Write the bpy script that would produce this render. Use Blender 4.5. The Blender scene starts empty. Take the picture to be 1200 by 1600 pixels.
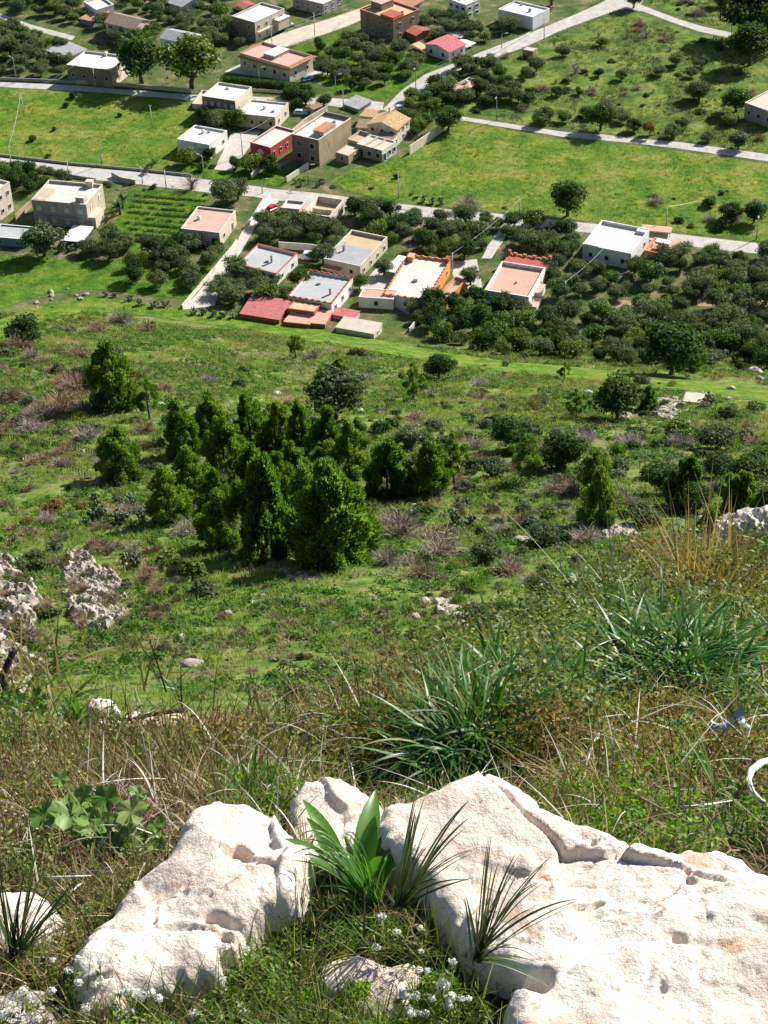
import bpy, math, random
import numpy as np
from mathutils import Vector, Matrix
random.seed(7); rng = np.random.default_rng(7)
R = math.radians
# ------------------------------------------------------------------ camera
FPX, PITCH, ROLL, CAMH = 2800.0, R(35.0), R(2.3), 200.0
Fv = np.array([0, math.cos(PITCH), -math.sin(PITCH)])
R0 = np.array([1.0, 0, 0]); U0 = np.array([0, math.sin(PITCH), math.cos(PITCH)])
Rv = math.cos(ROLL)*R0 - math.sin(ROLL)*U0
Uv = math.sin(ROLL)*R0 + math.cos(ROLL)*U0
CAM = np.array([0, 0, CAMH])
sc = bpy.context.scene
cam = bpy.data.cameras.new('camera'); camo = bpy.data.objects.new('camera', cam)
sc.collection.objects.link(camo); sc.camera = camo
cam.sensor_fit = 'VERTICAL'; cam.sensor_height = 24.0; cam.lens = 24.0*FPX/1600
cam.clip_start = 0.1; cam.clip_end = 9000
m = Matrix(((Rv[0], Uv[0], -Fv[0], 0), (Rv[1], Uv[1], -Fv[1], 0), (Rv[2], Uv[2], -Fv[2], CAMH), (0, 0, 0, 1)))
camo.matrix_world = m
# ------------------------------------------------------------------ world, sun, exposure
SUN_AZ, SUN_EL = R(50), R(35)          # azimuth from +Y towards +X
world = bpy.data.worlds.new("World"); sc.world = world; world.use_nodes = True
nt = world.node_tree; nt.nodes.clear()
o_ = nt.nodes.new('ShaderNodeOutputWorld'); b_ = nt.nodes.new('ShaderNodeBackground'); s_ = nt.nodes.new('ShaderNodeTexSky')
s_.sky_type = 'NISHITA'; s_.sun_disc = False; s_.sun_elevation = SUN_EL; s_.sun_rotation = SUN_AZ
b_.inputs['Strength'].default_value = 0.064
nt.links.new(s_.outputs[0], b_.inputs[0]); nt.links.new(b_.outputs[0], o_.inputs[0])
sl = bpy.data.lights.new('sun', 'SUN'); sl.energy = 5.0; sl.angle = R(0.5); sl.color = (1, 0.955, 0.88)
so = bpy.data.objects.new('sun', sl); sc.collection.objects.link(so)
SUN = Vector((math.sin(SUN_AZ)*math.cos(SUN_EL), math.cos(SUN_AZ)*math.cos(SUN_EL), math.sin(SUN_EL)))
so.rotation_euler = SUN.to_track_quat('Z', 'Y').to_euler()
sc.view_settings.view_transform = 'Standard'; sc.view_settings.look = 'None'
sc.view_settings.exposure = 0.8; sc.view_settings.gamma = 1
sc.cycles.max_bounces = 5; sc.cycles.diffuse_bounces = 2; sc.cycles.transmission_bounces = 3; sc.cycles.transparent_max_bounces = 4
col = sc.collection

# ------------------------------------------------------------------ noise
def _h(ix, iy, s):
    v = np.sin(ix*127.1 + iy*311.7 + s*74.7)*43758.5453
    return v - np.floor(v)
def vnoise(x, y, s=0):
    ix, iy = np.floor(x), np.floor(y); fx, fy = x-ix, y-iy
    fx = fx*fx*(3-2*fx); fy = fy*fy*(3-2*fy)
    a = _h(ix, iy, s); b = _h(ix+1, iy, s); c = _h(ix, iy+1, s); d = _h(ix+1, iy+1, s)
    return (a+(b-a)*fx)*(1-fy) + (c+(d-c)*fx)*fy
def fbm(x, y, oct=4, s=0):
    t = 0; a = 0.5; n = 0
    for k in range(oct):
        t = t + a*(vnoise(x, y, s+k*3.3)-0.5)*2; n += a; a *= .5; x = x*2.03+5.1; y = y*2.03+1.7
    return t/n
def sstep(a, b, x):
    t = np.clip((x-a)/(b-a), 0, 1); return t*t*(3-2*t)
# ------------------------------------------------------------------ terrain heights
FAR_Y = np.array([0.2, 2, 5, 10, 20, 40, 60, 85, 114, 132, 163, 188, 228, 280, 352, 372, 9000.])
FAR_D = np.array([4, 7, 11, 16, 25, 42, 58, 77.5, 98, 107.2, 121.1, 131.6, 147.7, 167.9, 198.6, 200, 200.])
_yy = np.linspace(0, 500, 2501); _dd = np.interp(_yy, FAR_Y, FAR_D)
_k = np.exp(-0.5*(np.arange(-40, 41)/14.0)**2); _k /= _k.sum()
_ds = np.convolve(np.pad(_dd, 40, mode='edge'), _k, 'valid')
_w = sstep(20, 60, _yy); _dd = _dd*(1-_w)+_ds*_w; _dd[_yy > 385] = 200
FG_Y = np.array([0.2, 1.0, 2.0, 2.45, 3.0, 4.0, 5.2, 8.5, 15, 22, 30, 60])
FG_D = np.array([2.42, 2.44, 2.54, 2.64, 2.91, 3.62, 4.52, 6.9, 11.25, 15.9, 21.3, 42])
_fy = np.linspace(0, 60, 3001); _fd = np.interp(_fy, FG_Y, FG_D)
_k2 = np.exp(-0.5*(np.arange(-10, 11)/5.0)**2); _k2 /= _k2.sum(); _fd = np.convolve(np.pad(_fd, 10, mode='edge'), _k2, 'valid')
def pxu(px): return (np.asarray(px)-600)/2800*1.31
YE_U = pxu([-200, 0, 200, 400, 500, 600, 700, 800, 900, 1000, 1100, 1200, 1400])
YE_Y = np.array([4.0, 3.9, 3.8, 3.8, 4.1, 4.8, 6.2, 8.2, 11, 14.5, 19, 22, 24])
def yedge(u): return np.interp(u, YE_U, YE_Y)*(1+.07*fbm(u*30, u*0+3, 3, 9))
def fgz(X, Y, noise=True):
    d = np.interp(Y, _fy, _fd)
    if noise: d = d - 0.05*np.sqrt(np.maximum(Y, .5))*fbm(X/0.8, Y/0.8, 4, 2)*sstep(1.8, 3.2, Y) + .55*np.exp(-((X-.07)/.28)**2-((Y-3.35)/.28)**2) - .012*Y*fbm(X/3., Y/3., 2, 5)
    return CAMH - d
def farz(X, Y):
    u = X/np.maximum(Y, 1)
    Yp = Y + 24*(np.clip(u, -.6, .6)/.3)*sstep(200, 330, Y)
    d = np.interp(Yp, _yy, _dd)
    amp = sstep(372, 330, Yp)*sstep(20, 90, Y)
    n = 1.3*fbm(X/38, Y/30, 2, 1) + .55*fbm(X/9, Y/8, 3, 4) + .16*fbm(X/2.2, Y/2.2, 2, 6)
    mx, my = -68.0, 352.0
    mound = 3.0*np.exp(-((X-mx)/17)**2-((Y-my)/9)**2)
    return CAMH - d + amp*n + mound
def ground(X, Y):
    X = np.asarray(X, float); Y = np.asarray(Y, float)
    u = X/np.maximum(Y, .3); ye = yedge(u)
    s = sstep(ye, ye*1.3, Y)
    return fgz(X, Y)*(1-s) + farz(X, Y)*s
# ------------------------------------------------------------------ pixel -> ground
_T = np.geomspace(1.2, 4000, 900)
def ray(px, py):
    px = np.asarray(px, float); py = np.asarray(py, float)
    d = Fv[None, :]*FPX + Rv[None, :]*(px[:, None]-600) - Uv[None, :]*(py[:, None]-800)
    return d/np.linalg.norm(d, axis=1)[:, None]
def at(px, py, dz=0.0, gf=None):
    """points on the ground (raised by dz) seen in the photo's pixel px,py"""
    gf = gf or ground
    sc_ = np.ndim(px) == 0
    d = ray(np.atleast_1d(px), np.atleast_1d(py))
    P = CAM[None, None, :] + d[:, None, :]*_T[None, :, None]
    below = P[..., 2] < gf(P[..., 0], P[..., 1]) + dz
    k = np.argmax(below, axis=1); k = np.where(below.any(1), k, len(_T)-1)
    lo = _T[np.maximum(k-1, 0)]; hi = _T[k]
    for _ in range(22):
        mid = (lo+hi)/2; Q = CAM + d*mid[:, None]
        b = Q[:, 2] < gf(Q[:, 0], Q[:, 1]) + dz
        hi = np.where(b, mid, hi); lo = np.where(b, lo, mid)
    Q = CAM + d*hi[:, None]
    return Q[0] if sc_ else Q
def atz(px, py, z):
    """points on the horizontal plane z"""
    d = ray(np.atleast_1d(px), np.atleast_1d(py)); t = (z-CAMH)/d[:, 2]
    Q = CAM + d*t[:, None]; return Q[0] if np.ndim(px) == 0 else Q
def proj(P):
    v = np.asarray(P, float)-CAM; z = v@Fv
    return 600+FPX*(v@Rv)/z, 800-FPX*(v@Uv)/z, z
def ppm(P):   # pixels per metre at a point
    return FPX/((np.asarray(P)-CAM)@Fv)
def inpoly(x, y, poly):
    x = np.asarray(x); y = np.asarray(y); c = np.zeros(np.shape(x), bool); n = len(poly)
    for i in range(n):
        x1, y1 = poly[i][:2]; x2, y2 = poly[(i+1) % n][:2]
        if y1 == y2: continue
        c ^= ((y1 > y) != (y2 > y)) & (x < (x2-x1)*(y-y1)/(y2-y1)+x1)
    return c
def polydist(x, y, poly):
    """signed distance, positive inside"""
    x = np.asarray(x, float); y = np.asarray(y, float); d = np.full(x.shape, 1e9); n = len(poly)
    for i in range(n):
        x1, y1 = poly[i][:2]; x2, y2 = poly[(i+1) % n][:2]
        L = (x2-x1)**2+(y2-y1)**2+1e-12
        t = np.clip(((x-x1)*(x2-x1)+(y-y1)*(y2-y1))/L, 0, 1)
        d = np.minimum(d, np.hypot(x-(x1+t*(x2-x1)), y-(y1+t*(y2-y1))))
    return np.where(inpoly(x, y, poly), d, -d)
# ------------------------------------------------------------------ mesh and object helpers
def npmesh(name, V, F, mat=None, smooth=False):
    V = np.asarray(V, np.float32); F = np.asarray(F, np.int32)
    me = bpy.data.meshes.new(name); n, k = F.shape
    me.vertices.add(len(V)); me.vertices.foreach_set('co', V.ravel())
    me.loops.add(n*k); me.loops.foreach_set('vertex_index', F.ravel())
    me.polygons.add(n); me.polygons.foreach_set('loop_start', np.arange(n, dtype=np.int32)*k)
    me.update(calc_edges=True)
    me.polygons.foreach_set('use_smooth', np.full(n, smooth, bool))
    if mat: me.materials.append(mat)
    return me
class MB:
    """collects shapes for one mesh"""
    def __init__(s): s.v = []; s.f = []; s.m = []; s.mats = []
    def add(s, vs, fs, mat=0):
        o = len(s.v); s.v += [tuple(map(float, p)) for p in vs]; s.f += [[i+o for i in f] for f in fs]; s.m += [mat]*len(fs)
    def box(s, c, sz, ax=(1, 0, 0), up=(0, 0, 1), mat=0):
        c = Vector(c); a = Vector(ax).normalized(); w = Vector(up).normalized(); b = w.cross(a)
        p = [c+a*(i*sz[0]/2)+b*(j*sz[1]/2)+w*(k*sz[2]/2) for k in (-1, 1) for j in (-1, 1) for i in (-1, 1)]
        s.add(p, [(0, 2, 3, 1), (4, 5, 7, 6), (0, 1, 5, 4), (2, 6, 7, 3), (0, 4, 6, 2), (1, 3, 7, 5)], mat)
    def prism(s, poly, z0, z1, mat=0):
        n = len(poly); v = [(p[0], p[1], z0) for p in poly]+[(p[0], p[1], z1) for p in poly]
        s.add(v, [list(range(n))[::-1], list(range(n, 2*n))]+[(i, (i+1) % n, n+(i+1) % n, n+i) for i in range(n)], mat)
    def tube(s, pts, rad, seg=6, mat=0, cap=True):
        pts = [Vector(p) for p in pts]; n = len(pts); rad = rad if hasattr(rad, '__len__') else [rad]*n
        vs = []; u = None
        for i, p in enumerate(pts):
            t = (pts[min(i+1, n-1)]-pts[max(i-1, 0)]).normalized()
            if u is None: u = t.orthogonal().normalized()
            u = (u-t*u.dot(t)).normalized(); w = t.cross(u)
            for k in range(seg):
                a = 2*math.pi*k/seg; vs.append(p+(u*math.cos(a)+w*math.sin(a))*rad[i])
        fs = [(i*seg+k, i*seg+(k+1) % seg, (i+1)*seg+(k+1) % seg, (i+1)*seg+k) for i in range(n-1) for k in range(seg)]
        if cap: fs += [list(range(seg))[::-1], [(n-1)*seg+k for k in range(seg)]]
        s.add(vs, fs, mat)
    def build(s, name, mats, parent=None, smooth=False, loc=None):
        me = bpy.data.meshes.new(name); me.from_pydata(s.v, [], s.f)
        for mm in (mats if isinstance(mats, (list, tuple)) else [mats]): me.materials.append(mm)
        me.polygons.foreach_set('material_index', s.m)
        if smooth: me.polygons.foreach_set('use_smooth', [True]*len(s.f))
        me.update()
        return link(name, me, parent, loc)
def link(name, me, parent=None, loc=None):
    o = bpy.data.objects.new(name, me); col.objects.link(o)
    if parent is not None: o.parent = parent
    if loc is not None: o.location = loc
    return o
def tag(o, label=None, cat=None, group=None, kind=None):
    if label: o['label'] = label
    if cat: o['category'] = cat
    if group: o['group'] = group
    if kind: o['kind'] = kind
    return o
def thing(name, label, cat, loc=(0, 0, 0), rz=0, group=None):
    o = bpy.data.objects.new(name, None); col.objects.link(o); o.location = loc; o.rotation_euler = (0, 0, rz)
    o.empty_display_size = .3
    return tag(o, label, cat, group)
def dup(root, loc, rz=0, scale=1.0, label=None, group=None):
    r = root.copy(); col.objects.link(r); r.location = loc; r.rotation_euler = (0, 0, rz)
    r.scale = scale if hasattr(scale, '__len__') else (scale,)*3
    if label: r['label'] = label
    if group: r['group'] = group
    for ch in root.children:
        c = ch.copy(); col.objects.link(c); c.parent = r
        for g in ch.children:
            d = g.copy(); col.objects.link(d); d.parent = c
    return r
def struct(name, me): o = link(name, me); o['kind'] = 'structure'; return o
# ------------------------------------------------------------------ materials
def newmat(name):
    mt = bpy.data.materials.new(name); mt.use_nodes = True; n = mt.node_tree; n.nodes.clear()
    out = n.nodes.new('ShaderNodeOutputMaterial'); return mt, n, out
def ramp(n, stops):
    r = n.nodes.new('ShaderNodeValToRGB'); e = r.color_ramp.elements
    while len(e) < len(stops): e.new(0.5)
    for i, (p, c) in enumerate(stops): e[i].position = p; e[i].color = (*c, 1)
    return r
def noise(n, vec, scale, detail=4, rough=.55, dist=0):
    t = n.nodes.new('ShaderNodeTexNoise'); t.inputs['Scale'].default_value = scale; t.inputs['Detail'].default_value = detail
    t.inputs['Roughness'].default_value = rough; t.inputs['Distortion'].default_value = dist
    n.links.new(vec, t.inputs['Vector']); return t
def mixc(n, fac, a, b, mode='MIX'):
    x = n.nodes.new('ShaderNodeMix'); x.data_type = 'RGBA'; x.blend_type = mode
    for s, v in ((0, fac), (6, a), (7, b)):
        if hasattr(v, 'links') or hasattr(v, 'is_linked'): n.links.new(v, x.inputs[s])
        elif isinstance(v, tuple): x.inputs[s].default_value = (*v, 1)
        else: x.inputs[s].default_value = v
    return x.outputs[2]
def pos(n, kind='geo'):
    if kind == 'geo': return n.nodes.new('ShaderNodeNewGeometry').outputs['Position']
    return n.nodes.new('ShaderNodeTexCoord').outputs['Object']
def surf(name, stops, scale=1.0, rough=.85, bump=.3, bscale=None, detail=5, fine=None, spec=.3, kind='geo', bdist=.05, dist=0, stretch=1.0):
    """mottled matt surface: noise through a colour ramp, with optional second layer of stains"""
    mt, n, out = newmat(name); p = n.nodes.new('ShaderNodeBsdfPrincipled'); v = pos(n, kind)
    if stretch != 1.0:
        mp_ = n.nodes.new('ShaderNodeMapping'); mp_.inputs['Scale'].default_value = (1, 1, stretch); n.links.new(v, mp_.inputs[0]); v = mp_.outputs[0]
    t = noise(n, v, scale, detail, .6, dist); r = ramp(n, stops); n.links.new(t.outputs['Fac'], r.inputs[0]); c = r.outputs[0]
    if fine:
        fs, fc, lo, hi = fine
        t2 = noise(n, v, fs, 4, .65); r2 = ramp(n, [(lo, (0, 0, 0)), (hi, (1, 1, 1))]); n.links.new(t2.outputs['Fac'], r2.inputs[0])
        c = mixc(n, r2.outputs[0], c, fc)
    n.links.new(c, p.inputs['Base Color']); p.inputs['Roughness'].default_value = rough; p.inputs['Specular IOR Level'].default_value = spec
    if bump:
        tb = noise(n, v, bscale or scale*3, 5, .6); b = n.nodes.new('ShaderNodeBump'); b.inputs['Strength'].default_value = bump; b.inputs['Distance'].default_value = bdist
        n.links.new(tb.outputs['Fac'], b.inputs['Height']); n.links.new(b.outputs[0], p.inputs['Normal'])
    n.links.new(p.outputs[0], out.inputs[0]); return mt
def leafm(name, stops, tr=.35, rough=.6, spec=.3, boost=1.5, objvar=.25):
    """leaves and blades: colour varies per leaf and per plant, some light passes through"""
    mt, n, out = newmat(name); g = n.nodes.new('ShaderNodeNewGeometry'); oi = n.nodes.new('ShaderNodeObjectInfo')
    r = ramp(n, stops); n.links.new(g.outputs['Random Per Island'], r.inputs[0])
    mp = n.nodes.new('ShaderNodeMapRange'); n.links.new(oi.outputs['Random'], mp.inputs[0]); mp.inputs[3].default_value = 1-objvar; mp.inputs[4].default_value = 1+objvar
    hs = n.nodes.new('ShaderNodeHueSaturation'); n.links.new(r.outputs[0], hs.inputs['Color']); n.links.new(mp.outputs[0], hs.inputs['Value'])
    mh = n.nodes.new('ShaderNodeMapRange'); n.links.new(oi.outputs['Random'], mh.inputs[0]); mh.inputs[3].default_value = .5+objvar*.07; mh.inputs[4].default_value = .5-objvar*.09; n.links.new(mh.outputs[0], hs.inputs['Hue'])
    p = n.nodes.new('ShaderNodeBsdfPrincipled'); n.links.new(hs.outputs[0], p.inputs['Base Color']); p.inputs['Roughness'].default_value = rough; p.inputs['Specular IOR Level'].default_value = spec
    t = n.nodes.new('ShaderNodeBsdfTranslucent'); c2 = mixc(n, 1.0, hs.outputs[0], (boost, boost*1.05, boost*.5), 'MULTIPLY'); n.links.new(c2, t.inputs[0])
    mx = n.nodes.new('ShaderNodeMixShader'); mx.inputs[0].default_value = tr; n.links.new(p.outputs[0], mx.inputs[1]); n.links.new(t.outputs[0], mx.inputs[2])
    n.links.new(mx.outputs[0], out.inputs[0]); return mt
def plain(name, c, rough=.7, metal=0, spec=.4, var=.12, scale=3.0, bump=.1):
    a = tuple(x*(1-var) for x in c); b = tuple(min(1, x*(1+var)) for x in c)
    mt = surf(name, [(.3, a), (.7, b)], scale, rough, bump, scale*4, spec=spec, bdist=.01)
    for nd in mt.node_tree.nodes:
        if nd.type == 'BSDF_PRINCIPLED': nd.inputs['Metallic'].default_value = metal
    return mt
# ================================================================== GROUND AND ROADS
def terrain_mat():
    mt, n, out = newmat('hillside_ground'); p = n.nodes.new('ShaderNodeBsdfPrincipled'); v = pos(n)
    sx = n.nodes.new('ShaderNodeSeparateXYZ'); n.links.new(v, sx.inputs[0])
    # greens of the hillside
    t1 = noise(n, v, .33, 6, .62); r1 = ramp(n, [(.34, (.04, .08, .016)), (.44, (.085, .15, .024)), (.56, (.16, .215, .045)), (.68, (.24, .24, .085))]); n.links.new(t1.outputs[0], r1.inputs[0])
    t2 = noise(n, v, .11, 5, .6); r2 = ramp(n, [(.54, (0, 0, 0)), (.64, (1, 1, 1))]); n.links.new(t2.outputs[0], r2.inputs[0])
    c = mixc(n, r2.outputs[0], r1.outputs[0], (.20, .155, .09))
    t3 = noise(n, v, .9, 5, .7); r3 = ramp(n, [(.56, (0, 0, 0)), (.66, (1, 1, 1))]); n.links.new(t3.outputs[0], r3.inputs[0])
    c = mixc(n, r3.outputs[0], c, (.045, .055, .022))
    # plots on the plain: grassy soil with bare earth
    t4 = noise(n, v, .16, 7, .7); r4 = ramp(n, [(.36, (.035, .07, .02)), (.46, (.075, .12, .03)), (.55, (.14, .14, .06)), (.64, (.27, .21, .13))]); n.links.new(t4.outputs[0], r4.inputs[0])
    mz = n.nodes.new('ShaderNodeMapRange'); n.links.new(sx.outputs[2], mz.inputs[0]); mz.inputs[1].default_value = .3; mz.inputs[2].default_value = 5
    c = mixc(n, mz.outputs[0], r4.outputs[0], c)
    # soil and litter of the cliff top
    t5 = noise(n, v, 9, 5, .7); r5 = ramp(n, [(.35, (.022, .02, .011)), (.5, (.055, .048, .024)), (.68, (.14, .11, .06))]); n.links.new(t5.outputs[0], r5.inputs[0])
    my = n.nodes.new('ShaderNodeMapRange'); n.links.new(sx.outputs[1], my.inputs[0]); my.inputs[1].default_value = 30; my.inputs[2].default_value = 60
    c = mixc(n, my.outputs[0], r5.outputs[0], c)
    n.links.new(c, p.inputs['Base Color']); p.inputs['Roughness'].default_value = .95; p.inputs['Specular IOR Level'].default_value = .1
    tb = noise(n, v, 1.6, 6, .7); b = n.nodes.new('ShaderNodeBump'); b.inputs['Strength'].default_value = .9; b.inputs['Distance'].default_value = .35
    n.links.new(tb.outputs[0], b.inputs['Height']); n.links.new(b.outputs[0], p.inputs['Normal']); n.links.new(p.outputs[0], out.inputs[0]); return mt
rowsY = np.concatenate([np.geomspace(.6, 40, 560), np.geomspace(40.3, 420, 520)[0:], np.geomspace(423, 7000, 70)])
cu = np.concatenate([np.linspace(-3, -.62, 14), np.linspace(-.6, -.36, 26), np.linspace(-.355, .355, 400), np.linspace(.36, .6, 26), np.linspace(.62, 3, 14)])
GU, GY = np.meshgrid(cu, rowsY); GX = GU*(GY+.2)
GZ = ground(GX, GY); nr, nc = GX.shape
idx = np.arange(nr*nc).reshape(nr, nc)
Fq = np.stack([idx[:-1, :-1], idx[:-1, 1:], idx[1:, 1:], idx[1:, :-1]], -1).reshape(-1, 4)
struct('ground', npmesh('ground', np.stack([GX, GY, GZ], -1).reshape(-1, 3), Fq, terrain_mat(), True))
ROADS = []   # world polygons, kept free of trees
def resample(pts, n):
    pts = np.asarray(pts, float); s = np.concatenate([[0], np.cumsum(np.hypot(*np.diff(pts, axis=0).T))])
    t = np.linspace(0, s[-1], n); return np.stack([np.interp(t, s, pts[:, 0]), np.interp(t, s, pts[:, 1])], -1)
def ribbon(name, L, Rr, mat, dz=.03, n=70, m=5, block=True, edge=.15):
    """surface strip between two edge lines given where they lie on the ground"""
    a = resample(L, n); b = resample(Rr, n)
    A = at(a[:, 0], a[:, 1]); B = at(b[:, 0], b[:, 1])
    w = np.linspace(0, 1, m)[None, :, None]; P = A[:, None, :2]*(1-w)+B[:, None, :2]*w
    j = fbm(P[..., 0]/2.5, P[..., 1]/2.5, 2, 8)*edge
    P[:, 0, 0] += j[:, 0]; P[:, -1, 1] += j[:, -1]
    z = ground(P[..., 0], P[..., 1])+dz
    V = np.concatenate([P, z[..., None]], -1).reshape(-1, 3); ii = np.arange(n*m).reshape(n, m)
    F = np.stack([ii[:-1, :-1], ii[:-1, 1:], ii[1:, 1:], ii[1:, :-1]], -1).reshape(-1, 4)
    if block: ROADS.append(np.concatenate([A[:, :2], B[::-1, :2]]))
    return struct(name, npmesh(name, V, F, mat))
M_ROAD = surf('old_road_concrete', [(.3, (.36, .345, .32)), (.55, (.46, .44, .41)), (.75, (.54, .52, .48))], .35, .9, .2, 2, 6, fine=(.8, (.27, .25, .21), .54, .70))
M_LANE = surf('lane_concrete', [(.3, (.40, .37, .33)), (.6, (.52, .49, .44)), (.8, (.6, .57, .52))], .6, .9, .2, 3, 6, fine=(1.5, (.30, .26, .2), .6, .74))
M_DIRT = surf('dusty_road', [(.3, (.42, .36, .28)), (.6, (.54, .48, .40)), (.8, (.62, .57, .5))], .4, .95, .2, 3, 6)
def Z(ox, oy, s, pts): return [(ox+p[0]/s, oy+p[1]/s) for p in pts]
ribbon('road', [(-90, 240), (0, 246), (107, 259), (220, 269), (300, 278), (400, 291), (430, 296), (500, 302), (600, 316), (700, 327), (800, 336), (900, 347), (1000, 357), (1060, 366), (1130, 374), (1290, 392)],
       [(-90, 256), (0, 263), (100, 277), (207, 287), (327, 301), (400, 308), (440, 314), (520, 322), (600, 333), (700, 343), (800, 352), (900, 362), (1000, 372), (1060, 382), (1130, 391), (1290, 408)], M_ROAD, n=140)
ribbon('upper_road', [(-90, 126), (0, 128), (130, 134), (180, 139), (300, 148), (450, 153), (500, 152), (560, 156), (600, 160)], [(-90, 134), (0, 136), (150, 144), (300, 157), (440, 161), (500, 164), (555, 170), (598, 172)], M_ROAD, n=90)
ribbon('diagonal_road', [(598, 172), (628, 141), (665, 116), (720, 95), (750, 82), (830, 51), (905, 20), (940, 4), (985, -25)], [(618, 178), (640, 154), (700, 116), (745, 100), (820, 74), (880, 46), (955, 19), (1000, 10), (1020, -25)], M_ROAD, dz=.034, n=90)
ribbon('side_road', [(985, 0), (1010, 11), (1060, 30), (1100, 42), (1148, 52)], [(975, 14), (1005, 18), (1050, 35), (1095, 50), (1140, 59)], M_ROAD, dz=.038, n=40)
ribbon('field_road', [(719, 182), (800, 194), (880, 206), (940, 210), (1000, 217), (1060, 222), (1200, 241), (1300, 256)], [(714, 187), (800, 201), (880, 214), (940, 219), (1000, 225), (1060, 232), (1200, 252), (1300, 268)], M_ROAD, dz=.03, n=80)
ribbon('village_road', [(395, 72), (440, 52), (500, 34), (560, 14), (600, -2), (640, -20)], [(448, 73), (500, 56), (545, 40), (590, 20), (625, 6), (660, -10)], M_DIRT, n=50)
ribbon('far_road', [(-80, 10), (0, 21), (50, 39), (118, 57)], [(-80, 18), (0, 28), (48, 46), (112, 63)], M_ROAD, n=40)
ribbon('lane', [(286, 484), (362, 392), (385, 350), (412, 308)], [(335, 478), (352, 432), (378, 392), (402, 350), (436, 314)], M_LANE, dz=.05, n=50)
ribbon('short_lane', [(752, 404), (762, 385), (778, 362), (792, 340)], [(768, 404), (784, 380), (796, 360), (808, 342)], M_LANE, dz=.05, n=30)
ribbon('villa_yard', [(350, 112), (395, 92)], [(420, 122), (520, 116)], M_LANE, dz=.045, n=20, m=8)
ribbon('courtyard', [(560, 450), (590, 418)], [(640, 492), (632, 400)], M_LANE, dz=.052, n=20, m=8)
ribbon('house_yard', [(335, 265), (362, 208)], [(362, 268), (408, 205)], M_LANE, dz=.05, n=20, m=6)
ribbon('garden_yard', [(712, 440), (700, 410)], [(755, 455), (745, 405)], M_LANE, dz=.05, n=20, m=6)
# ---- fields
def flatpoly(name, px, mat, dz=.02):
    P = at(np.array([p[0] for p in px], float), np.array([p[1] for p in px], float))
    mb = MB(); mb.add([(a[0], a[1], dz) for a in P], [list(range(len(P)))[::-1]])
    o = mb.build(name, mat); o['kind'] = 'structure'
    if o.data.polygons[0].normal.z < 0: o.data.flip_normals()
    return P
def field_mat(name, a, b, c, s=.10):
    mt, n, out = newmat(name); p = n.nodes.new('ShaderNodeBsdfPrincipled'); v = pos(n)
    t = noise(n, v, s, 5, .55, .4); r = ramp(n, [(.38, a), (.5, b), (.62, c)]); n.links.new(t.outputs[0], r.inputs[0])
    t2 = noise(n, v, .55, 5, .7); r2 = ramp(n, [(.32, (.5, .55, .5)), (.5, (1, 1, 1)), (.66, (1.3, 1.25, 1.1))]); n.links.new(t2.outputs[0], r2.inputs[0])
    t3 = noise(n, v, 2.6, 4, .75); r3 = ramp(n, [(.34, (.55, .6, .5)), (.5, (1, 1, 1)), (.64, (1.25, 1.2, 1.1))]); n.links.new(t3.outputs[0], r3.inputs[0])
    n.links.new(mixc(n, 1.0, mixc(n, 1.0, r.outputs[0], r2.outputs[0], 'MULTIPLY'), r3.outputs[0], 'MULTIPLY'), p.inputs['Base Color']); p.inputs['Roughness'].default_value = .95; p.inputs['Specular IOR Level'].default_value = .1
    tb = noise(n, v, 1.1, 5, .7); bb = n.nodes.new('ShaderNodeBump'); bb.inputs['Strength'].default_value = .8; bb.inputs['Distance'].default_value = .4
    n.links.new(tb.outputs[0], bb.inputs['Height']); n.links.new(bb.outputs[0], p.inputs['Normal']); n.links.new(p.outputs[0], out.inputs[0]); return mt
M_FIELD = field_mat('meadow', (.08, .16, .018), (.13, .20, .022), (.21, .23, .045), .12)
M_WILD = field_mat('rough_pasture', (.06, .11, .022), (.11, .175, .028), (.19, .23, .055), .13)
M_LUSH = field_mat('lush_grass', (.05, .12, .012), (.08, .17, .015), (.13, .19, .025), .2)
FIELDS = {}
fpoly = {
 'meadow': ([(-100, 133), (0, 137), (150, 146), (300, 159), (302, 185), (296, 215), (285, 240), (262, 262), (225, 268), (107, 257), (0, 244), (-100, 236)], M_FIELD),
 'large_meadow': ([(716, 189), (800, 204), (880, 217), (1000, 228), (1200, 256), (1320, 274), (1320, 392), (1200, 378), (1060, 362), (900, 343), (700, 323), (600, 310), (540, 298), (520, 280), (560, 262), (640, 240), (690, 205)], M_FIELD),
 'rough_pasture': ([(655, 150), (705, 118), (750, 101), (822, 76), (882, 50), (955, 24), (1005, 22), (1050, 38), (1095, 54), (1145, 62), (1330, 70), (1330, 250), (1200, 238), (1060, 219), (940, 207), (800, 191), (722, 179)], M_WILD),
 'far_pasture': ([(1010, -20), (1020, 8), (1062, 26), (1150, 50), (1330, 60), (1330, -40)], M_WILD),
 'grass_plot': ([(425, 60+8), (452, 77), (545, 44), (565, 55), (640, 88), (700, 96), (640, 138), (600, 155), (560, 150), (520, 145), (490, 120), (500, 100)], M_LUSH),
 'vegetable_garden': ([(205, 292), (330, 304), (300, 340), (265, 378), (235, 395), (195, 392), (160, 380), (180, 340)], M_LUSH),
 'grass_verge': ([(262, 268), (300, 240), (345, 262), (420, 265), (480, 275), (440, 292), (330, 279)], M_LUSH),
}
for k, (pp, mt) in fpoly.items(): FIELDS[k] = flatpoly(k, pp, mt)
M_TRACK = field_mat('grass_track', (.07, .14, .012), (.11, .19, .018), (.17, .20, .04), .25)
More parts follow.
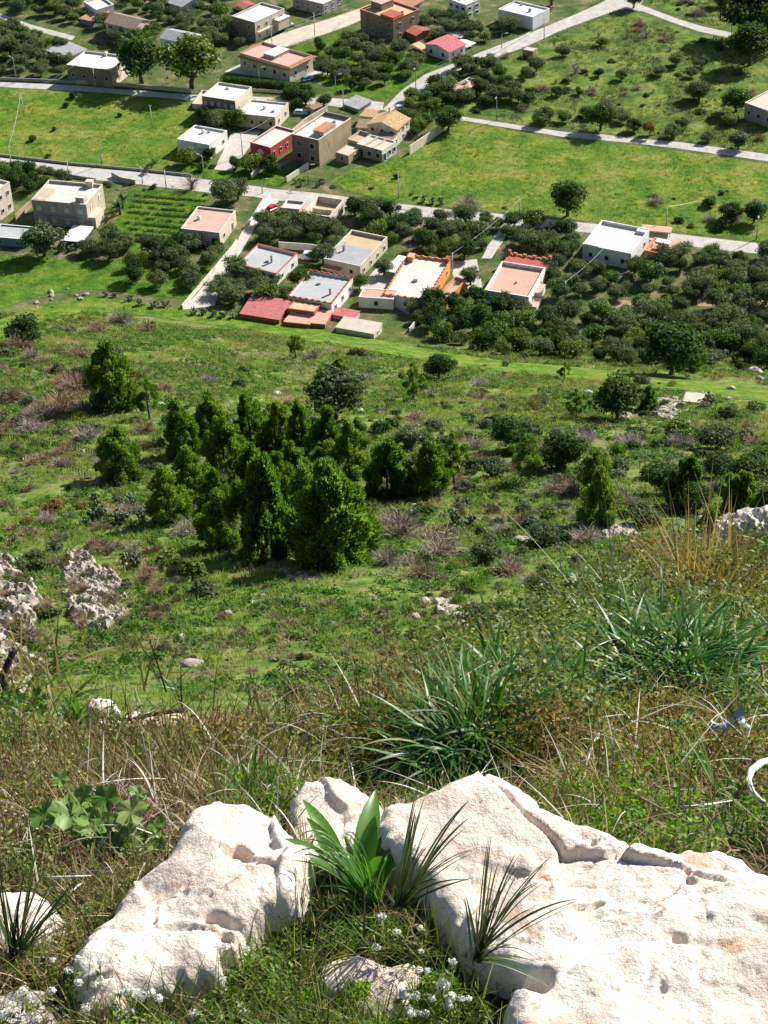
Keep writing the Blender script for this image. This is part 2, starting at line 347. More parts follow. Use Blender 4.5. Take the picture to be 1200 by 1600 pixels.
ribbon('grass_track', [(-120, 512), (0, 500), (60, 478), (130, 464), (200, 470), (290, 486), (400, 499), (480, 512), (600, 533), (700, 552), (800, 566), (900, 574), (1000, 585), (1100, 597), (1320, 612)],
       [(-120, 540), (0, 530), (70, 500), (140, 487), (200, 490), (290, 502), (400, 517), (480, 533), (600, 552), (700, 571), (800, 583), (900, 592), (1000, 603), (1100, 618), (1320, 640)], M_TRACK, dz=.08, n=160, m=9)
ribbon('lawn', [(-70, 396), (60, 402), (150, 412), (235, 398), (300, 420), (345, 412)], [(-70, 488), (10, 480), (60, 462), (140, 452), (220, 460), (300, 468)], M_LUSH, dz=.06, n=60, m=14, block=False)
M_SOIL = surf('bare_soil', [(.3, (.22, .15, .09)), (.6, (.36, .27, .17)), (.8, (.45, .36, .24))], .3, .95, .4, 1.5)
for q in ([(640, 345), (668, 344), (672, 372), (648, 378)], [(610, 505), (668, 508), (672, 522), (612, 522)], [(1080, 440), (1140, 450), (1130, 480), (1090, 478)], [(955, 468), (985, 470), (990, 500), (950, 498)],
          [(1150, 470), (1230, 470), (1230, 540), (1160, 520)], [(1100, 405), (1112, 405), (1112, 450), (1098, 450)]):
    flatpoly('bare_soil', q, M_SOIL, .024)
# ================================================================== BUILDINGS
def wallmat(name, c, dirt=.2): 
    a = tuple(x*.78 for x in c)
    return surf(name, [(.3, a), (.6, c), (.8, tuple(min(.85, x*1.05) for x in c))], .5, .9, .15, 4, 6, fine=(1.3, tuple(x*max(.3, 1-dirt*2.2) for x in c), .54, .72), stretch=.28)
MW = dict(white=wallmat('white_plaster', (.74, .74, .72), .12), beige=wallmat('beige_plaster', (.52, .45, .34)), sand=wallmat('sand_plaster', (.60, .52, .40)),
          grey=wallmat('grey_render_and_shade', (.36, .34, .31), .3), tufa=wallmat('bare_tufa_block', (.42, .33, .21), .3), red=wallmat('red_paint', (.52, .07, .08), .1), pink=wallmat('pale_pink_plaster', (.62, .50, .45)),  # grey: real render, also the painted shade of a beige front
          orange=wallmat('orange_plaster', (.72, .30, .06), .1), yellow=wallmat('yellow_plaster', (.68, .50, .20), .1), blue=wallmat('blue_paint', (.16, .26, .42), .2), brown=wallmat('brown_render_and_shade', (.26, .20, .15), .2),  # brown: real render, also shade painted on paler fronts
          cream=wallmat('cream_plaster', (.66, .60, .49)), terra=wallmat('terracotta_paint', (.42, .13, .09), .2))
def roofmat(name, c, dirt=.25, s=.6): return surf(name, [(.3, tuple(x*.86 for x in c)), (.6, c), (.8, tuple(min(.86, x*1.08) for x in c))], s, .9, .1, 5, 6, fine=(.9, tuple(x*(1-dirt) for x in c), .56, .72))
MR = dict(white=roofmat('white_roof_screed', (.72, .71, .69), .12), pale=roofmat('pale_roof_screed', (.60, .565, .52)), beige=roofmat('beige_roof_screed', (.55, .49, .41)), grey=roofmat('grey_roof_membrane', (.42, .425, .43), .15),
          pink=roofmat('pink_roof_paint', (.58, .36, .30), .2), red=roofmat('red_roof_paint', (.42, .09, .07), .15), terra=roofmat('terracotta_terrace', (.62, .35, .26)), rose=roofmat('rose_roof_sheet', (.68, .19, .18), .3),
          oran=roofmat('sandy_orange_roof', (.56, .40, .25), .3), blue=roofmat('faded_blue_sheet', (.30, .42, .55)), panel=roofmat('grey_corrugated_panel', (.50, .50, .52)))
def tilemat(name, c, s=4.0):
    mt, n, out = newmat(name); p = n.nodes.new('ShaderNodeBsdfPrincipled'); v = pos(n)
    t = noise(n, v, 1.2, 5, .7); r = ramp(n, [(.3, tuple(x*.6 for x in c)), (.55, c), (.75, tuple(min(.8, x*1.3) for x in c))]); n.links.new(t.outputs[0], r.inputs[0])
    n.links.new(r.outputs[0], p.inputs['Base Color']); p.inputs['Roughness'].default_value = .85
    w = n.nodes.new('ShaderNodeTexWave'); w.inputs['Scale'].default_value = s*.5; w.inputs['Distortion'].default_value = .5; n.links.new(v, w.inputs['Vector'])
    b = n.nodes.new('ShaderNodeBump'); b.inputs['Strength'].default_value = .8; b.inputs['Distance'].default_value = .08
    n.links.new(w.outputs[0], b.inputs['Height']); n.links.new(b.outputs[0], p.inputs['Normal']); n.links.new(p.outputs[0], out.inputs[0]); return mt
MT = dict(orange=tilemat('orange_clay_tiles', (.55, .25, .14)), red=tilemat('red_clay_tiles', (.46, .11, .07)), ochre=tilemat('ochre_clay_tiles', (.56, .36, .17)), rose=tilemat('rose_metal_tiles', (.62, .18, .18)), grey=tilemat('grey_fibre_cement', (.36, .37, .38), 3), brown=tilemat('weathered_brown_tiles', (.30, .22, .15)))
M_GLASS = plain('dark_window_glass', (.03, .035, .045), .15, 0, .6, .1, 2, 0); M_FRAME = plain('pale_window_frame', (.55, .53, .5)); M_SHUT = plain('brown_shutter_wood', (.16, .09, .05)); M_GREEN = plain('green_shutter_paint', (.06, .12, .07))
M_METAL = plain('galvanised_steel', (.42, .43, .44), .5, .6); M_DARK = plain('dark_iron', (.05, .05, .05), .6); M_CAP = wallmat('stone_coping', (.62, .57, .50)); M_REDC = wallmat('red_coping', (.45, .12, .08)); M_ORC = wallmat('orange_coping', (.62, .26, .12))
M_WCAP = wallmat('white_coping', (.75, .75, .73)); M_SCAF = plain('weathered_scaffold_timber', (.40, .38, .35))
ALLH = {}; FOOT = []
REG = {'1': (0, 0, 3), '2': (300, 0, 3), '3': (600, 0, 4), '4': (800, 0, 3), '5': (240, 110, 4), '6': (430, 140, 4), '7': (0, 240, 3), '8': (340, 290, 4), '9': (560, 310, 3.75), '0': (840, 290, 3.3333)}
def zpt(reg, p): a = REG[reg]; return a[0]+p[0]/a[2], a[1]+p[1]/a[2]
def quadworld(reg, quad, wall):
    """corner pixels of a roof (front-left, front-right, back-right, back-left) and the front-left wall's height in pixels -> corners, base, roof height"""
    px = [zpt(reg, q) for q in quad]; w = wall/REG[reg][2]
    g = at(px[0][0]+w*.02, px[0][1]+w); zg = float(g[2]); zr = zg
    lo, hi = zg, zg+25                      # roof height such that the wall covers those pixels
    for _ in range(30):
        zr = (lo+hi)/2; _, y, _ = proj((g[0], g[1], zr))
        if y > px[0][1]: lo = zr
        else: hi = zr
    C = [atz(p[0], p[1], zr)[:2] for p in px]
    P = [np.array(c) for c in C]            # nearest parallelogram
    c = sum(P)/4; e1 = ((P[1]-P[0])+(P[2]-P[3]))/4; e2 = ((P[3]-P[0])+(P[2]-P[1]))/4
    # square it half-way: real buildings have right angles
    n1 = e1/np.linalg.norm(e1); perp = np.array([-n1[1], n1[0]]); e2r = perp*np.dot(e2, perp)
    e2 = e2*.4+e2r*.6
    return [c-e1-e2, c+e1-e2, c+e1+e2, c-e1+e2], zg, zr
def inset(P, t):
    out = []; n = len(P)
    for i in range(n):
        a, b, c = np.array(P[i-1]), np.array(P[i]), np.array(P[(i+1) % n])
        d1 = (b-a)/np.linalg.norm(b-a); d2 = (c-b)/np.linalg.norm(c-b); n1 = np.array([-d1[1], d1[0]]); n2 = np.array([-d2[1], d2[0]])
        k = (n1+n2); k = k/ max(.2, np.dot(k, n1)); out.append(b+k*t)
    return out
def local(P, o): return [np.array(p)-o[:2] for p in P]
def window(parent, base, dx, nrm, w, h, kind='window', z=0, shut=None):
    """opening with frame proud of the wall and a dark pane; base = centre on wall"""
    b = MB(); up = (0, 0, 1); c = Vector((base[0], base[1], z)); dx = Vector((dx[0], dx[1], 0)); nn = Vector((nrm[0], nrm[1], 0))
    f = .10
    for s in (-1, 1): b.box(c+dx*s*(w/2+f/2)+nn*.04, (f, .16, h+2*f), dx)
    for s in (-1, 1): b.box(c+Vector((0, 0, s*(h/2+f/2)))+nn*.045, (w, .17, f), dx)
    fr = b.build(kind, M_FRAME, parent)
    g = MB(); g.box(c+nn*.012, (w, .04, h), dx); g.build('pane' if kind == 'window' else 'panel', shut or M_GLASS, fr)
def chimney(parent, p, z, h=1.3, w=.45, mat=None):
    b = MB(); b.box((p[0], p[1], z+h/2), (w, w, h)); b.box((p[0], p[1], z+h+.06), (w+.2, w+.2, .12)); b.build('chimney', mat or MW['grey'], parent)
def house(reg, quad, wall, wm, rm, label, name='house', cat='house', par=.5, cap=None, wins=(2, 2), storeys=1, roof='flat', ridge=1.6, axis='d', shutm=None, door=0, chim=None, front=None, ww=.9, wh=1.1, group=None, over=.35, scallop=False):
    P, zg, zr = quadworld(reg, quad, wall); FOOT.append(P)
    o = np.array([*(sum(P)/4), zg]); root = thing(name, label, cat, tuple(o), 0, group); L = local(P, o); h = zr-zg
    ALLH[label] = (P, zg, zr, root, o)
    t = .22
    if roof == 'flat':
        I = inset(L, t); mb = MB()
        zt = h+par; n = 4
        vs = [(p[0], p[1], -1.2) for p in L]+[(p[0], p[1], zt) for p in L]+[(p[0], p[1], zt) for p in I]+[(p[0], p[1], h-.4) for p in I]
        fs = []
        for i in range(4):
            j = (i+1) % 4; fs += [(i, j, 4+j, 4+i), (4+i, 4+j, 8+j, 8+i), (8+i, 8+j, 12+j, 12+i)]
        mi = [0]*12
        mb.add(vs, fs)
        if front is not None: mb.m[0] = 1  # separate front colour: own paint on some houses, painted-in shade on others
        mb.build('wall', [MW[wm], MW[front or wm]], root)
        r = MB(); r.prism([tuple(p) for p in inset(L, t-.003)], h-.25, h, 0); r.build('roof', MR[rm], root)
        if cap:
            O = inset(L, -.06); I2 = inset(L, t+.06); c = MB()
            vs = [(p[0], p[1], z) for q in (O, I2) for z in (zt+.003, zt+.11) for p in q]
            fs = []
            for i in range(4):
                j = (i+1) % 4; fs += [(i, j, 4+j, 4+i), (4+i, 4+j, 12+j, 12+i), (8+j, 8+i, 12+i, 12+j), (j, i, 8+i, 8+j)]
            c.add(vs, fs)
            if scallop:          # row of rounded merlons along every edge
                for i in range(4):
                    a, b2 = (L[i]+I[i])/2, (L[(i+1) % 4]+I[(i+1) % 4])/2; ln = np.linalg.norm(b2-a); k = max(2, int(ln/1.5)); d = (b2-a)/ln; nn = np.array([-d[1], d[0]])
                    for q in range(k+1):
                        cc = a+(b2-a)*q/k; prof = [(-.5, 0), (-.4, .12), (-.2, .24), (.2, .24), (.4, .12), (.5, 0)]
                        v2 = [(*(cc+d*x+nn*s*(.13)), zt+.09+z) for s in (-1, 1) for x, z in prof]
                        c.add(v2, [(0, 1, 2, 3, 4, 5), (11, 10, 9, 8, 7, 6)]+[(x, x+6, x+7, x+1) for x in range(5)])
            c.build('coping', cap, root)
    else:
        # gable or lean-to
        ov = over; I = inset(L, -ov); mb = MB(); zt = h
        if axis == 'd': A, B = (L[0]+L[1])/2, (L[3]+L[2])/2; AO, BO = (I[0]+I[1])/2, (I[3]+I[2])/2
        else: A, B = (L[1]+L[2])/2, (L[0]+L[3])/2; AO, BO = (I[1]+I[2])/2, (I[0]+I[3])/2
        if roof == 'gable':
            vs = [(p[0], p[1], -1.2) for p in L]+[(p[0], p[1], h) for p in L]+[(A[0], A[1], h+ridge), (B[0], B[1], h+ridge)]
            if axis == 'd': fs = [(0, 1, 5, 8, 4), (1, 2, 6, 5), (2, 3, 7, 9, 6), (3, 0, 4, 7)]
            else: fs = [(0, 1, 5, 4), (1, 2, 6, 8, 5), (2, 3, 7, 6), (3, 0, 4, 9, 7)]
            mb.add(vs, fs); mb.build('wall', MW[wm], root)
            e = ov*ridge/(np.linalg.norm(L[1]-L[0])/2 if axis == 'd' else np.linalg.norm(L[2]-L[1])/2)
            for s, (i, j) in enumerate(((0, 3), (1, 2)) if axis == 'd' else ((0, 1), (3, 2))):
                top = [(AO, h+ridge), (BO, h+ridge)]; low = [(I[i], h-e), (I[j], h-e)]
                if axis == 'w': top = top[::-1]
                q = [low[0], low[1], top[1], top[0]]
                v2 = [(p[0], p[1], z+d) for d in (.04, .18) for p, z in q]
                r = MB(); r.add(v2, [(0, 1, 2, 3), (7, 6, 5, 4), (0, 4, 5, 1), (1, 5, 6, 2), (2, 6, 7, 3), (3, 7, 4, 0)]); r.build('roof', MT[rm], root)
        else:             # lean-to: back edge raised by ridge
            vs = [(p[0], p[1], -1.2) for p in L]+[(L[0][0], L[0][1], h), (L[1][0], L[1][1], h), (L[2][0], L[2][1], h+ridge), (L[3][0], L[3][1], h+ridge)]
            mb.add(vs, [(i, (i+1) % 4, 4+(i+1) % 4, 4+i) for i in range(4)]); mb.build('wall', MW[wm], root)
            q = [(I[0], h), (I[1], h), (I[2], h+ridge), (I[3], h+ridge)]; v2 = [(p[0], p[1], z+d) for d in (.03, .14) for p, z in q]
            r = MB(); r.add(v2, [(3, 2, 1, 0), (4, 5, 6, 7), (0, 1, 5, 4), (1, 2, 6, 5), (2, 3, 7, 6), (3, 0, 4, 7)]); r.build('roof', (MT.get(rm) or MR[rm]), root)
    sh = h/storeys
    for fi, nw in ((0, wins[0]), (1, wins[1]), (3, wins[0] if len(wins) < 3 else wins[2])):
        a, b2 = L[fi], L[(fi+1) % 4]; ln = np.linalg.norm(b2-a)
        if nw == 0 or ln < 1.5: continue
        d = (b2-a)/ln; nn = np.array([d[1], -d[0]])
        for s in range(storeys):
            for k in range(nw):
                c = a+(b2-a)*((k+.5)/nw)
                isd = (door and s == 0 and k == (door-1) and fi < 2)
                hh = min(2.1, sh*.75) if isd else min(wh, sh*.4); zc = hh/2+.05 if isd else s*sh+sh*.52
                window(root, c, d, nn, min(ww, ln/nw*.6), hh, 'door' if isd else 'window', zc, shutm if (isd or shutm) else None)
    if chim:
        for (u, v, hh) in chim: p = L[0]+(L[1]-L[0])*u+(L[3]-L[0])*v; chimney(root, p, h-.02, hh)
    return root
def rbox(H, u, v, su, sv, z0, hh, name, mat, capm=None):
    """box-shaped part on a house, placed by fractions of its plan"""
    P, zg, zr, root, o = ALLH[H]; L = local(P, o); f = lambda a, b: L[0]+(L[1]-L[0])*a+(L[3]-L[0])*b
    q = [f(u, v), f(u+su, v), f(u+su, v+sv), f(u, v+sv)]; b = MB(); h = zr-zg
    b.prism([tuple(p) for p in q], h+z0, h+z0+hh); ob = b.build(name, mat, root)
    if capm is not None:
        c = MB(); c.prism([tuple(p) for p in inset(q, -.12)], h+z0+hh+.003, h+z0+hh+.12); c.build('slab', capm, ob)
    return ob
def canopy(reg, quad, hpx, mat, label, name='canopy', cat='canopy', posts=True, thick=.12, slope=0):
    """roof sheet on posts"""
    P, zg, zr = quadworld(reg, quad, hpx); FOOT.append(P); o = np.array([*(sum(P)/4), zg]); root = thing(name, label, cat, tuple(o)); L = local(P, o); h = zr-zg
    zz = [h, h, h+slope, h+slope]
    b = MB(); b.add([(p[0], p[1], z+d) for d in (0, thick) for p, z in zip(L, zz)], [(3, 2, 1, 0), (4, 5, 6, 7), (0, 1, 5, 4), (1, 2, 6, 5), (2, 3, 7, 6), (3, 0, 4, 7)]); b.build('sheet', mat, root)
    I = inset(L, .25)
    for p, z in zip(I, zz): b = MB(); b.box((p[0], p[1], (z-.3)/2-.006), (.16, .16, z+.3)); b.build('post', M_METAL, root)
    return root
# --- nearest row
house('7', [(-110, 165), (-15, 190), (42, 140), (-60, 118)], 125, 'cream', 'pale', 'cream two-storey house cut by the left edge of the picture', par=.5, cap=M_CAP, wins=(2, 2), storeys=2)
H = 'large two-storey house with dark front and lit stair wing, behind the blue shed'
house('7', [(165, 236), (400, 243), (487, 163), (215, 126)], 102, 'beige', 'pale', H, par=.6, cap=M_CAP, wins=(4, 2), storeys=2, front='grey', shutm=M_FRAME, ww=1.1, wh=1.5)  # grey front is shade painted onto a beige house
rbox(H, .02, .02, .24, .55, .02, .75, 'raised_terrace', MW['beige']); rbox(H, .78, .1, .15, .22, 0, 1.7, 'stair_tower', MW['beige'], MR['pale']); rbox(H, .72, .90, .12, .12, 0, 1.6, 'water_tank', MW['sand'], MR['beige'])
rbox(H, .2, -.10, .62, .10, -3.4, .18, 'balcony', MW['grey']); rbox(H, 1.0, .05, .12, .5, -6.4, 3.2, 'side_wing', MW['sand'], MR['beige'])
house('7', [(-40, 395), (130, 407), (158, 350), (0, 333)], 34, 'blue', 'grey', 'low blue-painted shed with grey roof beside the big round tree', 'shed', 'shed', par=.25, cap=M_WCAP, wins=(2, 1))
canopy('7', [(298, 411), (386, 417), (441, 346), (336, 337)], 26, MR['white'], 'white flat canopy in front of the large two-storey house', thick=.2)
H = 'single-storey pale house with pinkish roof beside the lane'
house('7', [(860, 358), (1036, 380), (1097, 272), (916, 254)], 62, 'sand', 'pink', H, par=.35, cap=M_CAP, wins=(3, 2), door=2, front='pink')
MR['pink2'] = MR['pink']
canopy('7', [(900, 420), (972, 426), (985, 392), (915, 386)], 22, MT['orange'], 'orange tiled porch awning in front of the pinkish-roofed house', 'awning', 'awning')
house('7', [(845, 425), (895, 428), (903, 400), (853, 396)], 16, 'white', 'pale', 'tiny white store hut beside the orange porch awning', 'hut', 'hut', par=.2, wins=(1, 0))
H = 'half-open house with an ochre floor and bare block walls by the main road'
house('8', [(545, 205), (718, 238), (778, 120), (622, 102)], 42, 'cream', 'oran', H, par=1.6, wins=(2, 3), front='grey', cap=M_CAP)
rbox(H, .1, .42, .5, .07, 0, 1.1, 'partition_wall', MW['sand']); rbox(H, .62, .45, .2, .06, 0, 1.1, 'partition_wall', MW['sand'])
canopy('8', [(466, 228), (545, 228), (598, 118), (545, 112)], 28, MR['pink'], 'long pink lean-to roof leaning on the half-open house', 'lean_to_roof', 'roof', thick=.2)
house('8', [(405, 150), (500, 160), (560, 112), (428, 100)], 22, 'beige', 'pale', 'low terrace block next to the red car', 'outbuilding', 'outbuilding', par=.5, wins=(1, 0), cap=M_CAP)
H = 'grey-roofed house with a thin chimney and terracotta rim behind the big olives'
house('8', [(135, 518), (402, 562), (466, 440), (242, 362)], 58, 'white', 'grey', H, par=.55, cap=M_REDC, wins=(3, 2), chim=[(.62, .48, 1.8)])
H = 'house with an ochre roof terrace half covered by grey corrugated panels'
house('8', [(690, 470), (908, 533), (1045, 328), (815, 296)], 58, 'sand', 'oran', H, par=.7, cap=M_CAP, wins=(2, 4), storeys=1, wh=1.7, chim=[(.25, .38, 1.6)])
P, zg, zr, root, o = ALLH[H]; L = local(P, o)
f = lambda a, b: L[0]+(L[1]-L[0])*a+(L[3]-L[0])*b
for k in range(9):
    b = MB(); y0 = .03+k*.062; q = [f(.05, y0), f(.93, y0), f(.93, y0+.045), f(.05, y0+.045)]; h = zr-zg
    b.add([(q[0][0], q[0][1], h+.25), (q[1][0], q[1][1], h+.25), (q[2][0], q[2][1], h+.40), (q[3][0], q[3][1], h+.40), (q[0][0], q[0][1], h+.19), (q[1][0], q[1][1], h+.19), (q[2][0], q[2][1], h+.34), (q[3][0], q[3][1], h+.34)],
          [(0, 1, 2, 3), (7, 6, 5, 4), (4, 5, 1, 0), (5, 6, 2, 1), (6, 7, 3, 2), (7, 4, 0, 3)]); b.build('roof_panel', MR['panel'], root)
canopy('8', [(655, 520), (770, 540), (785, 488), (665, 468)], 40, MT['orange'], 'orange tiled porch on the corner of the corrugated-panel house', 'porch', 'porch')
H = 'grey-roofed white house with a wavy red parapet'
house('8', [(455, 702), (720, 762), (838, 580), (560, 546)], 66, 'white', 'grey', H, par=.6, cap=M_REDC, wins=(3, 3), chim=[(.78, .38, 1.5)], scallop=True)
rbox(H, -.06, .62, .07, .36, -1.8, 1.9, 'side_porch', MW['terra'], MT['red'])
house('8', [(148, 795), (388, 848), (455, 735), (215, 712)], 30, 'terra', 'rose', 'long rose-red sheet-roofed shed at the left of the terracotta sheds', 'shed', 'shed', roof='lean', ridge=.9, wins=(0, 0), over=.2)
house('8', [(432, 768), (596, 793), (655, 745), (475, 724)], 18+40, 'terra', 'oran', 'sandy flat-roofed shed between the red sheds below the wavy-parapet house', 'shed', 'shed', par=.15, wins=(2, 0))
house('8', [(412, 850), (560, 868), (640, 806), (470, 792)], 22, 'terra', 'terra', 'low brownish-red shed roof nearest the grass track', 'shed', 'shed', roof='lean', ridge=.2, wins=(0, 0), over=.15)
house('8', [(565, 862), (668, 866), (722, 790), (625, 778)], 26, 'terra', 'terra', 'terracotta terrace shed beside the brownish-red one', 'shed', 'shed', roof='lean', ridge=.2, wins=(0, 0), over=.1)
house('8', [(712, 808), (858, 832), (882, 796), (760, 770)], 24, 'pink', 'rose', 'small rose-pink roofed shed at the right end of the terracotta sheds', 'shed', 'shed', roof='lean', ridge=.3, wins=(1, 0), over=.15)
house('8', [(742, 886), (975, 932), (1030, 868), (790, 830)], 30, 'cream', 'beige', 'sun-bleached beige low shed with stained roof by the grass track', 'shed', 'shed', roof='lean', ridge=.3, wins=(0, 1), over=.1)
H = 'house with a bright orange side wall and scalloped parapet'
house('9', [(155, 573), (430, 612), (516, 368), (285, 338)], 58, 'orange', 'pale', H, par=.45, cap=M_ORC, wins=(3, 3), front='white', scallop=True)
rbox(H, .45, .42, .09, .05, 0, .75, 'skylight', MW['sand']); rbox(H, .06, .86, .12, .1, 0, 1.3, 'water_tank', MW['orange'], MR['terra']); rbox(H, .9, .93, .1, .08, .4, 1.0, 'corner_pillar', MW['terra'])
house('9', [(490, 610), (555, 622), (590, 480), (530, 450)], 34, 'orange', 'terra', 'small orange annex with terracotta terrace against the orange-walled house', 'annex', 'annex', par=.4, cap=M_ORC, wins=(1, 1))
house('9', [(0, 578), (196, 592), (240, 540), (30, 528)], 60, 'white', 'terra', 'low white annex with terracotta top left of the orange-walled house', 'annex', 'annex', par=.1, wins=(1, 0))
canopy('9', [(165, 430), (235, 440), (278, 345), (225, 330)], 42, MR['white'], 'white terrace canopy between the two neighbouring houses', thick=.15)
H = 'white house with red roof terrace and ornate orange rear parapet'
house('9', [(745, 552), (1028, 604), (1064, 418), (838, 388)], 62, 'white', 'terra', H, par=.75, cap=M_WCAP, wins=(3, 2), storeys=1)
P, zg, zr, root, o = ALLH[H]; L = local(P, o)
rbox(H, 0, 1.005, 1.0, .38, -3.2, 3.0, 'rear_block', MW['orange'], MR['red'])
for k in range(9): rbox(H, .01+k*.112, 1.36, .085, .03, -.05, .35+.3*(k % 2), 'ornate_merlon', M_ORC)
rbox(H, -.0, 1.34, .06, .06, -.05, 1.2, 'corner_finial', M_REDC); rbox(H, .95, 1.34, .06, .06, -.05, 1.2, 'corner_finial', M_REDC)
rbox(H, .02, -.16, .52, .155, -1.2, .10, 'blue_awning', MR['blue']); rbox(H, 1.0, .05, .16, .3, -3.6, 1.6, 'side_terrace', MW['white'], MR['pink']); rbox(H, 1.0, .38, .13, .3, -2.8, 1.8, 'side_terrace', MW['white'], MR['pink'])
rbox(H, .52, .45, .035, .03, 0, .5, 'vent', MW['grey'])
H = 'big plain white block house with flat white roof beside the orange villa'
house('0', [(245, 322), (500, 372), (568, 240), (326, 192)], 66, 'white', 'white', H, par=.7, cap=M_WCAP, wins=(3, 2), storeys=1)
rbox(H, .78, .86, .2, .1, 0, .75, 'roof_step', MW['white']); rbox(H, .02, -.005, .30, .03, -.02, 1.0, 'raised_parapet', MW['white'])
H = 'orange villa with terraced rooms next to the white block house'
house('0', [(566, 350), (705, 378), (758, 310), (600, 278)], 26, 'orange', 'terra', H, par=.5, cap=M_ORC, wins=(3, 2))
rbox(H, .2, .15, .4, .3, .02, .9, 'roof_room', MW['orange'], MR['pink']); rbox(H, .15, .6, .5, .22, .02, 1.0, 'roof_room', MW['orange'], MR['white']); rbox(H, .72, .2, .24, .7, .02, 1.3, 'tower_room', MW['orange'], MR['terra'])
canopy('0', [(538, 237), (694, 250), (702, 222), (543, 206)], 18, MR['terra'], 'long terracotta-roofed pergola behind the orange villa', 'pergola', 'pergola', thick=.3)
house('0', [(383, 480), (425, 487), (445, 462), (400, 452)], 12, 'white', 'pink', 'tiny pale hut half hidden in the olive grove', 'hut', 'hut', par=.1, wins=(1, 0))
# --- middle group
H = 'two-storey house with dark front and white roof at the corner of the left meadow'
house('5', [(312, 172), (512, 204), (612, 114), (398, 84)], 118, 'cream', 'white', H, par=.5, cap=M_CAP, wins=(5, 0), storeys=2, front='brown', shutm=M_FRAME)  # cream house, its unlit front coloured brown as shade
house('5', [(262, 222), (318, 228), (372, 140), (285, 135)], 18, 'cream', 'oran', 'narrow cream terrace against the dark-fronted two-storey house', 'terrace', 'terrace', par=.6, wins=(0, 0), cap=M_CAP)
H = 'one-storey cream extension with white roof between two taller houses'
house('5', [(522, 280), (760, 298), (842, 216), (615, 188)], 72, 'cream', 'white', H, par=.35, cap=M_CAP, wins=(4, 2), front='beige')
house('5', [(690, 196), (800, 216), (830, 200), (705, 180)], 34, 'cream', 'terra', 'narrow terracotta-topped outbuilding behind the cream extension', 'outbuilding', 'outbuilding', par=.2, wins=(0, 0))
H = 'small plain white cube house beside the left meadow'
house('5', [(152, 442), (355, 476), (452, 388), (256, 350)], 76, 'white', 'white', H, par=.45, cap=M_WCAP, wins=(0, 2), shutm=None)
P, zg, zr, root, o = ALLH[H]; L = local(P, o); d = (L[1]-L[0])/np.linalg.norm(L[1]-L[0])
window(root, L[0]+(L[1]-L[0])*.84, d, np.array([d[1], -d[0]]), 1.0, 1.0, 'window', 1.7); rbox(H, .68, -.06, .28, .06, -1.2, .12, 'window_hood', MW['grey'])
H = 'small red-painted house with a white diamond on its front'
house('5', [(610, 462), (752, 497), (872, 384), (760, 350)], 76, 'red', 'pale', H, par=.45, cap=M_CAP, wins=(0, 4), shutm=None)
P, zg, zr, root, o = ALLH[H]; L = local(P, o); d = (L[1]-L[0])/np.linalg.norm(L[1]-L[0]); nn = np.array([d[1], -d[0]]); c = (L[0]+L[1])/2+nn*.03; zc = (zr-zg)*.55
b = MB(); v = [(c[0]+d[0]*x+nn[0]*y, c[1]+d[1]*x+nn[1]*y, zc+z) for y in (0, .05) for x, z in ((-1.3, 0), (0, -1.1), (1.3, 0), (0, 1.1))]
b.add(v, [(3, 2, 1, 0), (4, 5, 6, 7), (0, 1, 5, 4), (1, 2, 6, 5), (2, 3, 7, 6), (3, 0, 4, 7)]); b.build('diamond_emblem', MW['white'], root)
H = 'tall beige block-walled building with a red lean-to on its roof'
house('6', [(110, 292), (278, 328), (466, 190), (300, 150)], 150, 'tufa', 'pale', H, par=.5, cap=M_CAP, wins=(2, 0), storeys=2, front='brown', ww=1.4, wh=1.7)  # front wall darkened to brown for its shade, other walls stay tufa
rbox(H, .60, .18, .36, .38, 0, 1.5, 'roof_room', MW['beige'], MT['orange']); rbox(H, .05, .97, .9, .03, .3, .7, 'raised_parapet', MW['brown'])
H = 'yellowish gabled two-storey house with ochre tiles'
house('6', [(582, 222), (768, 252), (830, 185), (655, 145)], 92, 'cream', 'ochre', H, roof='gable', ridge=1.5, wins=(3, 3), storeys=2, chim=None)
rbox(H, .30, .95, .05, .05, .2, 2.2, 'chimney', MW['cream'])
house('6', [(640, 300), (740, 320), (770, 268), (665, 250)], 62, 'cream', 'brown', 'brown-roofed lower wing in front of the gabled house', 'wing', 'wing', roof='lean', ridge=.4, wins=(2, 1), over=.1)
house('6', [(508, 240), (590, 240), (600, 205), (535, 195)], 32, 'cream', 'brown', 'low tiled outhouse left of the gabled house', 'outbuilding', 'outbuilding', roof='lean', ridge=.5, wins=(1, 0))
house('6', [(525, 165), (600, 170), (650, 138), (580, 130)], 50, 'cream', 'ochre', 'small ochre-roofed rear wing of the gabled house', 'wing', 'wing', roof='lean', ridge=.3, wins=(1, 0))
H = 'small tumbledown hut with broken stained roof beside the tall beige building'
house('6', [(388, 398), (466, 418), (527, 362), (445, 336)], 52, 'tufa', 'beige', H, 'hut', 'hut', par=.15, wins=(1, 1))
H = 'ruined grey-fronted house with gaping openings above the meadow corner'
house('6', [(516, 348), (668, 388), (756, 332), (596, 288)], 66, 'white', 'beige', H, par=.4, wins=(3, 3), front='grey', ww=1.2, wh=1.5, door=1)
rbox(H, .3, .0, .02, .95, 0, .7, 'partition_wall', MW['sand']); rbox(H, .62, .0, .02, .95, 0, .6, 'partition_wall', MW['sand'])
house('6', [(462, 332), (540, 352), (590, 290), (520, 268)], 55, 'beige', 'terra', 'roofless red-floored ruin behind the grey-fronted ruin', 'ruin', 'ruin', par=.9, wins=(1, 0))
H = 'tiny gabled hut behind the wall of the tall beige building'
house('6', [(194, 112), (238, 128), (296, 104), (250, 86)], 38, 'tufa', 'brown', H, 'hut', 'hut', roof='gable', ridge=.5, wins=(1, 0), over=.12)
